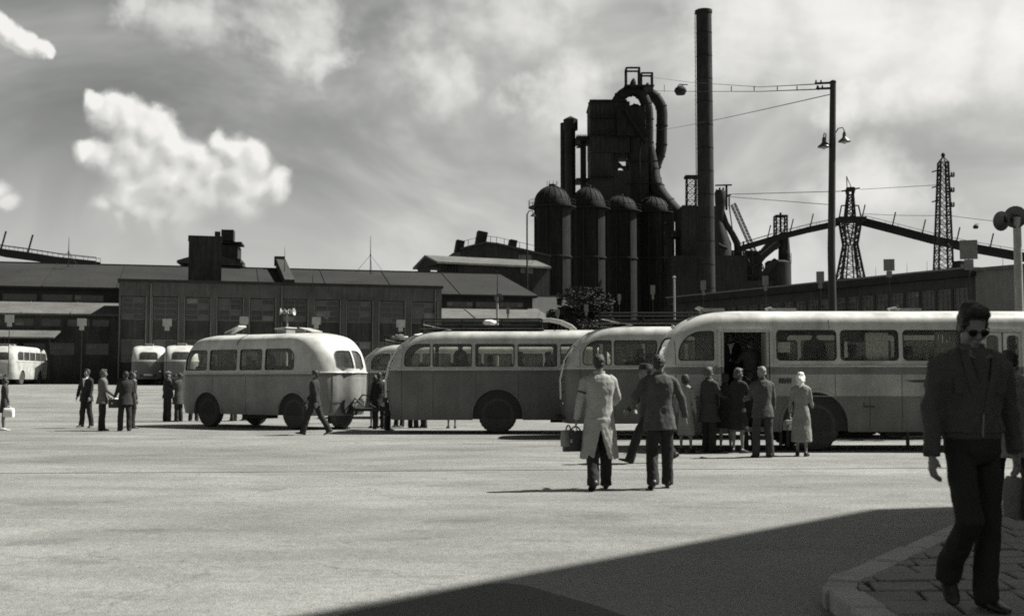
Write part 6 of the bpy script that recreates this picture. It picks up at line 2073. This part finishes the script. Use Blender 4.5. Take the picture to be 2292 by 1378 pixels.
        m.rings(ringset)
    for s in (-1, 1):
        sh, el, wri, fd = A[s]
        end = wri - fd * .005 if sleeve == 1.0 else sh.lerp(el, sleeve * 1.6)
        if sleeve == 1.0:
            r = [x * k for x in ((.07, .066, .058, .056, .05, .048) if not woman else (.06, .055, .048, .046, .042, .042))]
            m.tube([sh + V((-s * .05 * k, 0, -.005)), sh.lerp(el, .15), sh.lerp(el, .6), el, el.lerp(wri, .55), end], r, 12, False)
        else:
            m.tube([sh + V((-s * .05 * k, 0, -.005)), sh.lerp(el, .2), end], [.06 * k, .058 * k, .06 * k], 12)
    nm = {'jacket': 'jacket', 'short': 'jacket', 'shirt': 'shirt', 'dress': 'blouse', 'coat': 'coat'}[top]
    q = m.build(nm, top_mat, o); soft(q, voxel * (.8 if vent else 1), 3, .45, wrinkle(.017 if glasses else .010, 9, 6))
    TOPQ = q
    # collar band
    if top in ('jacket', 'coat', 'short'):
        m = MB(); rings = []
        for i in range(17):
            a = math.radians(-250 + 320 * i / 16) ; 
            c = T(.338); dz = .032 * (1 - .6 * (abs(i - 8) / 8) ** 2)
            p = c + V((math.cos(a) * .072 * k * build, math.sin(a) * .068 * k, .004))
            rings.append([p + V((0, 0, -.02)), p + V((math.cos(a) * .012, math.sin(a) * .012, -.022)), p + V((math.cos(a) * .006, math.sin(a) * .006, dz)), p + V((-math.cos(a) * .006, -math.sin(a) * .006, dz))])
        m.rings(rings).build('collar', top_mat, o, smooth=60)
    if shirt:
        # shirt front showing between the lapels, and the collar points
        m = MB()
        yf = lambda t: interp([(.1, .128), (.16, .134), (.22, .137), (.27, .130), (.31, .112), (.34, .07)], t) * bs
        pts = [(-.052, .338), (.052, .338), (.03, .26), (.004, .17), (-.004, .17), (-.03, .26)]
        v0 = []
        rows = [(.338, .05, .058), (.315, .058, .104), (.29, .05, .124), (.26, .036, .136), (.22, .02, .142), (.17, .006, .140)]
        for t, w, yy in rows:
            for x in (-w, 0, w): v0.append(T(t) + V((x * k, (yy + (.006 if x == 0 else 0)) * bs, 0)))
        fs = []
        for i in range(len(rows) - 1):
            for j in (0, 1): fs.append((i * 3 + j, i * 3 + j + 1, i * 3 + j + 4, i * 3 + j + 3))
        m.add(v0, fs)
        back = [p - V((0, .02, 0)) for p in v0]; n0 = len(m.v); m.add(back, [tuple(reversed(f)) for f in fs])
        m.build('shirt_front', shirt, o, smooth=60, fix=False)
        for s in (-1, 1):
            m = MB()
            a = T(.345) + V((s * .035 * k, .058 * k, 0)); b2 = T(.31) + V((s * .085 * k, .118 * bs, 0)); c2 = T(.30) + V((s * .03 * k, .126 * bs, 0)); d2 = T(.34) + V((s * .075 * k, .03 * k, .01))
            m.add([a, c2, b2, d2, a + V((0, -.012, 0)), c2 + V((0, -.012, 0)), b2 + V((0, -.012, 0)), d2 + V((0, -.012, 0))], [(0, 1, 2, 3), (7, 6, 5, 4), (0, 4, 5, 1), (1, 5, 6, 2), (2, 6, 7, 3), (3, 7, 4, 0)])
            m.build('collar_point', collar or shirt, o)
    # ---------------- hair and headgear
    m = MB()
    if hair in ('short', 'wave', 'crop'):
        m.ell(X(0, -.022, .132), S(.084, .095, .098), HR); m.ell(X(0, -.072, .08), S(.066, .03, .06), HR)
        m.ell(X(0, .03, .2), S(.062, .056, .026), HR)
        for s in (-1, 1): m.ell(X(s * .07, .012, .125), S(.012, .03, .04), HR)
        if hair == 'wave':
            m.ell(X(0, .03, .212), S(.06, .055, .028), HR); m.ell(X(.03, .045, .214), S(.036, .036, .024), HR); m.ell(X(-.035, .035, .212), S(.036, .04, .026), HR); m.ell(X(0, -.04, .19), S(.08, .08, .052), HR); m.ell(X(.06, 0, .178), S(.03, .055, .036), HR); m.ell(X(-.06, 0, .178), S(.03, .055, .036), HR)
        q = m.build('hair', hair_mat, o); soft(q, .009, 2, .5, lambda c, n: c + n * (.006 * noise.noise(c * 38) + .005 * noise.noise(c * 17)))
    elif hair == 'bob':
        m.ell(X(0, -.02, .125), S(.094, .104, .112), HR); m.ell(X(0, -.06, .06), S(.08, .05, .07), HR)
        for s in (-1, 1): m.ell(X(s * .075, -.01, .08), S(.025, .05, .06), HR)
        m.ell(X(0, .045, .2), S(.06, .045, .03), HR)
        q = m.build('hair', hair_mat, o); soft(q, .011, 2, .5, lambda c, n: c + n * (.011 * noise.noise(c * 22) + .008 * noise.noise(c * 45)))
    elif hair == 'scarf':
        m.ell(X(0, -.02, .128), S(.098, .112, .118), HR); m.ell(X(0, -.03, .05), S(.092, .08, .075), HR)
        m.tube([X(0, -.09, .1), X(.01, -.125, .02), X(.0, -.14, -.09)], S(.075, .07, .02), 10, True); m.ell(X(0, -.08, -.02), S(.085, .05, .05), HR)
        m.ell(X(0, .03, -.01), S(.05, .05, .03), HR)
        q = m.build('headscarf', hair_mat, o); soft(q, .011, 1, .5, lambda c, n: c + n * (.016 * noise.noise(V((c.x * 34, c.y * 10, c.z * 18)))))
    if hair in ('hat', 'cap'):
        h2 = MB(); h2.ell(X(0, -.04, .1), S(.077, .08, .075), HR); q = h2.build('hair', hair_mat, o); soft(q, .011, 1, .5)
        if hair == 'hat':
            ring = lambda rx, ry, z, y=0: [X(rx * math.cos(2 * math.pi * i / 24), y + ry * math.sin(2 * math.pi * i / 24), z + .014 * abs(math.cos(2 * math.pi * i / 24)) * (1 if rx > .1 else 0)) for i in range(24)]
            m.rings([ring(.138, .158, .158), ring(.138, .158, .164), ring(.094, .113, .168), ring(.09, .11, .215), ring(.078, .098, .262), ring(.05, .07, .268), ring(.02, .05, .252)])
            m.build('hat', top_mat, o, smooth=50)
        else:
            m.ell(X(0, .0, .2), S(.105, .125, .045), HR); m.ell(X(0, .1, .165), S(.07, .05, .012), HR)
            q = m.build('cap', 'cloth_grey', o); soft(q, .011, 2, .5)
    if glasses:
        m = MB()
        for s in (-1, 1):
            ring = lambda sc_, y: [X(s * .033 + .028 * sc_ * math.cos(2 * math.pi * i / 16), y - .006 * abs(math.cos(2 * math.pi * i / 16)), .098 + .021 * sc_ * math.sin(2 * math.pi * i / 16)) for i in range(16)]
            m.rings([ring(.8, .104), ring(1, .101), ring(1, .094), ring(.8, .091)])
            m.tube([X(s * .06, .098, .105), X(s * .076, .06, .106), X(s * .078, .0, .102)], .004 * hk, 6)
        m.tube([X(-.012, .104, .104), X(0, .11, .108), X(.012, .104, .104)], .004 * hk, 6)
        m.build('sunglasses', 'lens_black', o, smooth=60)
    o['_'] = 0
    del o['_']
    W = Matrix.Rotation(rz, 3, 'Z')
    info = dict(lh=V(loc) + W @ (A[-1][2] + A[-1][3] * .1 * k), rh=V(loc) + W @ (A[1][2] + A[1][3] * .1 * k), W=W, T=T, A=A, J=J, k=k, X=X, HR=HR)
    return o, info

def at_feet(px, py, z=0.0): 
    p = Gp(px, py, z); return V((p.x, p.y, z))
def bag(name, pos, size, rz, label, cat, mat, tilt=0.0, flap=True, group=None):
    """bag hanging by its handle from pos"""
    o = tag(empty(name, pos, rz), label, cat, group)
    w, d, h = size
    m = MB(); hh = .06
    m.loft([((0, 0, -hh - h), w * .5, d * .5, 5), ((0, 0, -hh - h * .5), w * .52, d * .55, 5), ((0, 0, -hh - h * .1), w * .5, d * .42, 5), ((0, 0, -hh), w * .47, d * .25, 5)], 24)
    m.build('bag_body', mat, o, smooth=50)
    MB().tube([(-w * .2, 0, -hh - .01), (-w * .17, 0, -.03), (-w * .06, 0, 0), (w * .06, 0, 0), (w * .17, 0, -.03), (w * .2, 0, -hh - .01)], .011, 8).build('handle', mat, o)
    if flap:
        MB().bb((-w * .5, -d * .56, -hh - h * .45), (w * .5, -d * .5, -hh - h * .03)).build('flap', mat, o)
        for x in (-w * .25, w * .25): MB().bb((x - .015, -d * .6, -hh - h * .55), (x + .015, -d * .565, -hh - h * .38)).build('buckle', 'chrome', o)
    o.rotation_euler = (tilt, 0, rz)
    return o

PI = math.pi
# the man walking towards the camera
fm, fi = person('man in dark short jacket and sunglasses walking toward the camera on the pavement', at_feet(2184, 1364, .118), PI + .1, H=1.76, L=(-3, 2, 1), R=(20, 62, 1), fr=-44,
                la=(-14, 15, 14), ra=(-2, 11, 14), head=(-4, 24), lean=1, build=1.06, top='short', top_mat='denim', legs='trousers', leg_mat='cloth_black', hair='wave', voxel=.009, shirt='cloth_charcoal', collar='cloth_grey', glasses=True, wr=.9, look='shut')
def man_details():
    k = fi['k']; T = fi['T']
    m = MB()
    m.loft([(T(.036), .170 * k, .125 * k), (T(.04), .174 * k, .129 * k), (T(.066), .176 * k, .131 * k), (T(.070), .172 * k, .127 * k)], 30)
    m.build('jacket_waistband', 'denim', fm, smooth=50)
    for s in (-1, 1):
        sh, el, wri, fd = fi['A'][s]
        MB().tube([wri - fd * .06, wri - fd * .055, wri + fd * .008, wri + fd * .01], [.047, .05, .048, .042], 16).build('cuff', 'denim', fm, smooth=40)
        rows = [V((s * x * k, y * k, 0)) + T(t) for t, x, y in ((.335, .07, .075), (.30, .085, .128), (.25, .07, .142), (.20, .045, .146), (.12, .02, .14))]
        rings = [[p + V((-.022 * s, .004, 0)), p + V((0, .014, 0)), p + V((.03 * s, .002, 0)), p + V((0, -.02, 0))] for p in rows]
        MB().rings(rings).build('lapel', 'denim', fm, smooth=50)
        c = T(.215) + V((s * .10 * k, .121 * k, 0))
        MB().box(c, (.105, .016, .1), rot=Matrix.Rotation(-s * .32, 3, 'Z')).build('chest_pocket', 'denim', fm)
    MB().tube([T(.12) + V((.0, .147 * k, 0)), T(.075) + V((0, .136 * k, 0)), T(.045) + V((0, .134 * k, 0))], .006, 6).build('zip', 'rim_paint', fm)
man_details()
bag('satchel', fi['lh'] + V((.02, .03, .0)), (.3, .1, .24), PI * .5, 'dark satchel held low behind the sunglasses man on his left side', 'bag', 'bag_leather')

# man at the right edge, mostly behind him
e1, ei = person('man in grey coat mostly hidden behind the sunglasses man at the right edge', at_feet(2268, 1142), .25, H=1.76, L=(16, 10, 2), R=(-14, 8, 2), fr=-22, la=(-10, 10, 15), ra=(12, 10, 20), top='coat', hem=.34, top_mat='cloth_mid', leg_mat='cloth_black', voxel=.013)

# light coat and dark jacket, walking away
c1, ci_ = person('man in pale raincoat with black armband walking away carrying a briefcase', at_feet(1342, 1095), .06, H=1.78, L=(-10, 14, 2), R=(8, 4, 1), fl=-18, la=(-3, 16, 14), ra=(24, 16, 52, 10), head=(-12, 4),
                 top='coat', hem=.235, vent=True, top_mat='cloth_pale', leg_mat='cloth_black', hair='short', voxel=.012, look='away')
sh, el, wri, fd = ci_['A'][-1]
MB().tube([sh.lerp(el, .60), sh.lerp(el, .66)], [.068, .066], 16).build('armband', 'cloth_black', c1)
bag('briefcase', ci_['lh'], (.36, .11, .27), .35, 'black and grey briefcase in the raincoat man\'s left hand', 'briefcase', 'bag_leather')
bag('shopping_bag', ci_['lh'] + V((-.10, -.03, .02)), (.26, .1, .22), .9, 'flat grey bag held together with the black briefcase', 'bag', 'bag_grey', flap=False)

c2, cj = person('man in dark suit jacket walking away with his right arm swinging out', at_feet(1478, 1093), -.04, H=1.77, L=(-8, 14, 3), R=(10, 4, 2), fl=-16, la=(-12, 34, 70, 20), ra=(6, 24, 8), head=(-28, 2), lean=2,
                top='jacket', hem=-.09, top_mat='cloth_charcoal', leg_mat='cloth_black', voxel=.012, look='away')
# strider with the hat
person('man in dark hat striding left behind the dark suited walker', at_feet(1452, 1036), PI * .5 + .05, H=1.76, L=(30, 12, 1), R=(-26, 14, 1), fl=16, fr=-28, la=(-20, 8, 15), ra=(22, 8, 20), lean=5, hair='hat',
       top='jacket', hem=-.09, top_mat='cloth_dark', leg_mat='cloth_black', voxel=.014, look='away')

# at the bus door
person('woman in pale dress standing beside the rear of the nearest bus', at_feet(1536, 1012), -.5, H=1.57, build=.9, top='dress', top_mat='cloth_mid', legs='skirt', leg_mat='cloth_mid', skirt_hem=.22, hair='bob', hair_mat='hair_dark', voxel=.015, look='away')
p7, i7 = person('man in dark coat reaching out his hand at the bus door', at_feet(1588, 1012), -1.1, H=1.72, top='coat', hem=.36, top_mat='cloth_dark', leg_mat='cloth_black', ra=(28, 6, 48), head=(10, 6), shirt='linen_white', hair_mat='hair_mid', voxel=.014, look='away')
p8, i8 = person('woman in long dark coat holding papers at the bus door', at_feet(1653, 1013), -.9, H=1.70, build=.92, top='coat', hem=.28, top_mat='cloth_black', legs='skirt', leg_mat='cloth_black', skirt_hem=.3, hair='bob', hair_mat='hair_mid', ra=(30, 10, 60), la=(14, 8, 40), head=(-20, 12), voxel=.014)
pp = MB(); pp.box((0, 0, 0), (.2, .012, .27), rot=Matrix.Rotation(.3, 3, 'X') @ Matrix.Rotation(.4, 3, 'Y')); pp.box((.03, .02, .02), (.2, .01, .26), rot=Matrix.Rotation(.2, 3, 'X') @ Matrix.Rotation(.6, 3, 'Y'))
tag(pp.build('paper_sheets', 'linen_white', loc=i8['rh'] + V((.05, -.12, .06))), 'white papers in the hands of the woman in the dark coat', 'papers')
person('man in black suit half hidden between the dark coated woman and the fair haired man', at_feet(1678, 1008), .3, H=1.66, top='jacket', top_mat='cloth_black', leg_mat='cloth_black', voxel=.016, look='away')
person('fair haired man in grey suit seen from behind at the bus door', at_feet(1708, 1023), .1, H=1.71, L=(2, 2, 5), R=(-2, 2, 4), la=(20, 8, 60), ra=(4, 10, 16), head=(12, 8), top='jacket', hem=-.085, top_mat='cloth_charcoal', leg_mat='cloth_dark', hair_mat='hair_fair', voxel=.014, look='away')
p11, i11 = person('woman in pale headscarf and long shiny coat by the bus wheel', at_feet(1795, 1020), -.35, H=1.6, build=.9, L=(6, 6, 1), R=(-6, 4, 1), top='coat', hem=.17, top_mat='cloth_mid', legs='skirt', leg_mat='cloth_dark', skirt_hem=.25, hair='scarf', hair_mat='linen_white', la=(2, 12, 20), ra=(10, 6, 60), voxel=.014, look='away')
bag('handbag', i11['lh'], (.28, .12, .2), .5, 'grey handbag carried by the woman in the pale headscarf', 'handbag', 'bag_grey')

# man crossing before the trailer
p13, i13 = person('man in black walking left in front of the trailer bus', at_feet(703, 973), PI * .5 - .1, H=1.76, L=(22, 6, 1), R=(-22, 10, 1), fl=8, fr=-24, la=(-16, 6, 12), ra=(16, 6, 25), top='jacket', hem=-.08, top_mat='cloth_black', leg_mat='cloth_black', shirt='linen_white', voxel=.016)
bag('shoulder_bag', i13['rh'], (.28, .1, .22), PI * .5, 'small dark bag carried by the man crossing before the trailer', 'bag', 'bag_leather')

# left group
p14, i14 = person('woman in dark dress at the far left edge with a big white bag', at_feet(8, 963), -1.0, H=1.55, build=.9, top='dress', top_mat='cloth_dark', legs='skirt', leg_mat='cloth_dark', skirt_hem=.34, hair='bob', shoe='shoe_pale', la=(4, 8, 10), ra=(6, 12, 10), head=(20, 15), voxel=.016)
bag('shopping_bag', i14['rh'] + V((-.0, -.05, 0)), (.3, .16, .26), 0, 'round white shopping bag held by the woman at the far left', 'bag', 'linen_white', flap=False)
person('man in black suit and white shirt strolling toward the camera, left of his group', at_feet(192, 957), PI - .35, H=1.78, L=(-4, 10, 1), R=(6, 2, 1), fl=-14, la=(6, 8, 15), ra=(-4, 22, 12), top='jacket', hem=-.085, top_mat='cloth_black', leg_mat='cloth_black', shirt='linen_white', voxel=.016)
p16, i16 = person('man in grey jacket turned right, holding a bag before him', at_feet(228, 963), -PI * .5 + .5, H=1.78, la=(10, 8, 30), ra=(14, 6, 40), top='jacket', hem=-.09, top_mat='cloth_grey', leg_mat='cloth_black', hair_mat='hair_mid', voxel=.016, head=(-15, 8))
TB = bag('travel_bag', i16['rh'] + V((.0, -.06, .02)), (.42, .16, .26), .2, 'dark travel bag with a pale bundle on top in the grey jacket man\'s hand', 'bag', 'bag_leather')
MB().ell((.02, -.02, -.07), (.13, .07, .05)).build('pale_bundle', 'linen_white', TB, smooth=60)
p17, i17 = person('man in black suit standing with his back half turned, right of the left group', at_feet(279, 964), .5, H=1.72, L=(4, 2, 4), R=(-3, 2, 3), ra=(6, 8, 60), la=(12, 12, 40), top='jacket', hem=-.09, top_mat='cloth_black', leg_mat='cloth_black', voxel=.016, look='away')
m = MB().loft([((0, 0, -.46), .13, .05), ((0, 0, -.25), .12, .06), ((0, 0, 0), .09, .06), ((0, 0, .05), .05, .04)], 18)
tag(m.build('folded_coat', 'cloth_dark', loc=i17['rh'] + V((.05, -.05, .08)), smooth=50), 'dark coat draped over the arm of the black suited man', 'coat')
person('man with pale collar standing behind the black suited man of the left group', at_feet(294, 958), -.9, H=1.74, top='jacket', top_mat='cloth_dark', leg_mat='cloth_black', shirt='linen_white', head=(-25, 0), voxel=.018)
person('man in flat cap waiting at the left end of the trailer', at_feet(374, 943), -.7, H=1.76, top='jacket', top_mat='cloth_black', leg_mat='cloth_black', hair='cap', voxel=.018, shirt='linen_white')
person('man in dark coat beside the flat capped man near the trailer', at_feet(399, 943), 1.2, H=1.74, top='coat', hem=.36, top_mat='cloth_dark', leg_mat='cloth_black', la=(20, 8, 90), voxel=.018)
# between trailer and rack coach
person('woman in grey dress in the gap between trailer and rack coach', at_feet(838, 957), .4, H=1.62, build=.9, top='dress', top_mat='cloth_grey', legs='skirt', leg_mat='cloth_charcoal', hair='bob', voxel=.018, look='away', shirt='linen_white')
person('man with light shirt in the gap between trailer and rack coach', at_feet(858, 955), 1.4, H=1.72, top='shirt', top_mat='cloth_pale', leg_mat='cloth_black', voxel=.018, la=(10, 8, 60))
person('man in black coat deep in the gap between trailer and rack coach', at_feet(848, 960), .2, H=1.7, top='coat', hem=.4, top_mat='cloth_black', leg_mat='cloth_black', voxel=.018, look='away')
person('man in dark suit right at the tail ladder of the rack coach', at_feet(868, 962), -1.3, H=1.72, top='jacket', top_mat='cloth_dark', leg_mat='cloth_black', voxel=.018, ra=(40, 10, 50))
person('dark haired woman in black coat squeezed against the left door post of the nearest bus', at_feet(1624, 1009), .2, H=1.6, build=.92, top='coat', hem=.3, top_mat='cloth_black', legs='skirt', leg_mat='cloth_black', hair='bob', voxel=.016, look='away')
# waiting on the far side of the coaches: their legs show under the skirts and their heads through the glass
for i, (px, yy, rz, h, lb, kw) in enumerate((
        (893, 955, 2.6, 1.7, 'man in dark suit whose legs show under the tail of the rack coach', dict(top='jacket', top_mat='cloth_black')),
        (925, 957, -.6, 1.74, 'man in long coat behind the rack coach, legs below its first windows', dict(top='coat', hem=.3, top_mat='cloth_dark')),
        (948, 957, 1.9, 1.72, 'man in dark suit behind the rack coach, second pair of legs', dict(top='jacket', top_mat='cloth_dark')),
        (1011, 958, .2, 1.6, 'woman whose bare calves show under the middle of the rack coach', dict(build=.9, top='dress', top_mat='cloth_dark', legs='skirt', leg_mat='cloth_dark', hair='bob', skirt_hem=.3)),
        (433, 942, .3, 1.7, 'person in dark clothes whose feet show under the left end of the trailer', dict(top='jacket', top_mat='cloth_black')),
        (522, 942, 1.3, 1.68, 'person behind the trailer, feet left of its middle wheel', dict(top='jacket', top_mat='cloth_dark')),
        (548, 941, 2.2, 1.66, 'person behind the trailer, feet beside its middle wheel', dict(top='coat', hem=.36, top_mat='cloth_charcoal')),
        (740, 947, 2.0, 1.7, 'person behind the trailer, feet under its right end', dict(top='jacket', top_mat='cloth_black')))):
    person(lb, at_feet(px, yy), rz, H=h, voxel=.02, **({'leg_mat': 'cloth_black'} | kw))

# man standing in the doorway of the nearest bus
ob, hh, fx, fz = BUS['city']
person('man with white shirt and tie standing inside the open bus door', V((ob.location.x + fx(1660), ob.location.y - .1, .95)), PI - .3, H=1.55, top='jacket', top_mat='cloth_black', leg_mat='cloth_black', shirt='linen_white', voxel=.016)
person('dark figure climbing the steps of the open bus door', V((ob.location.x + fx(1690), ob.location.y - .78, .73)), .3, H=1.60, top='coat', hem=.4, top_mat='cloth_dark', leg_mat='cloth_black', voxel=.016, look='away', la=(40, 10, 60))

# seated passengers: three figures, then copies
SEATED = dict(L=(88, 86, 3), R=(88, 86, 3), la=(30, 8, 45, 10), ra=(30, 8, 45, 10), voxel=.02, group='passengers inside the buses')
proto = [person('seated man', (0, 0, 0), 0, H=1.72, top='jacket', top_mat='cloth_dark', **SEATED)[0],
         person('seated woman', (0, 0, 0), 0, H=1.62, build=.9, top='dress', top_mat='cloth_pale', legs='trousers', leg_mat='cloth_grey', hair='bob', **SEATED)[0],
         person('seated man in cap', (0, 0, 0), 0, H=1.70, top='jacket', top_mat='cloth_grey', hair='cap', **SEATED)[0]]
standing = [person('standing man', (0, 0, 0), 0, H=1.62, top='jacket', top_mat='cloth_charcoal', la=(10, 8, 20), ra=(10, 8, 20), voxel=.02, group='passengers inside the buses')[0]]
flush_soft()

def passenger(src, busk, x, y, turn, label, used={}):
    o, h, _, _ = BUS[busk]
    fl = .9 if busk == 'trailer' else .95
    yaw = o.rotation_euler.z
    R = Matrix.Rotation(yaw, 3, 'Z')
    p = V(o.location) + R @ V((x, y, fl))
    k = src.name
    if k in used: q = copy_tree(src)
    else: used[k] = 1; q = src
    q.location = p; q.rotation_euler = (0, 0, yaw - PI / 2 + turn)
    q['label'] = label
seat_x = lambda i: 1.2 + .84 * i - .02
o, h, fx, fz = BUS['city']
passenger(proto[1], 'city', seat_x(5), -.66, .25, 'fair woman seated behind the curtained window of the nearest bus')
passenger(proto[0], 'city', seat_x(6), -.64, -.2, 'dark passenger seated next to the curtain of the nearest bus')
passenger(proto[0], 'city', seat_x(8) - .1, -.66, 0, 'first dark head in the third window of the nearest bus')
passenger(proto[1], 'city', seat_x(8) + .55, .6, 0, 'woman seated across the aisle seen through the third window of the nearest bus')
passenger(proto[2], 'city', seat_x(4), .64, .1, 'capped man seated on the far side of the nearest bus')
passenger(standing[0], 'city', fx(1848), -.35, 1.2, 'man standing with his back to the first long window of the nearest bus')
passenger(standing[0], 'city', fx(1775), .1, -.6, 'man standing in the aisle behind the window paper of the nearest bus')
wd = ['second', 'third', 'fourth', 'fifth']
for k, (i, y, pr, lb) in enumerate(((1, -.66, 0, 'dark man behind the second window of the rack coach'), (2, .64, 1, 'woman on the far seat behind the second window of the rack coach'),
                                    (3, -.66, 2, 'capped man behind the third window of the rack coach'), (3, .62, 0, 'dark man on the far seat behind the third window of the rack coach'),
                                    (4, -.66, 0, 'dark man behind the fourth window of the rack coach'), (5, .6, 1, 'woman behind the last visible window of the rack coach'))):
    passenger(proto[pr], 'rack', seat_x(i), y, random.uniform(-.3, .3), lb)
passenger(standing[0], 'rack', 2.0, .0, .9, 'man standing in the aisle of the rack coach')
for i, y, pr, lb in ((1, -.66, 0, 'dark man at the second window of the middle coach'), (2, .6, 1, 'woman seated on the far side of the middle coach')):
    passenger(proto[pr], 'middle', seat_x(i), y, 0, lb)
for i, y, pr, lb in ((0, -.56, 0, 'dark passenger at the first trailer window'), (1, .5, 1, 'pale dressed woman on the far side of the second trailer window'), (2, -.56, 2, 'capped man at the third trailer window'),
                     (3, -.56, 0, 'dark passenger at the fourth trailer window'), (3, .52, 1, 'pale dressed woman on the far side of the fourth trailer window')):
    passenger(proto[pr], 'trailer', 1.2 + .84 * i, y, random.uniform(-.4, .4), lb)
passenger(standing[0], 'trailer', 3.2, .0, 2.0, 'man standing inside the trailer behind its third window')
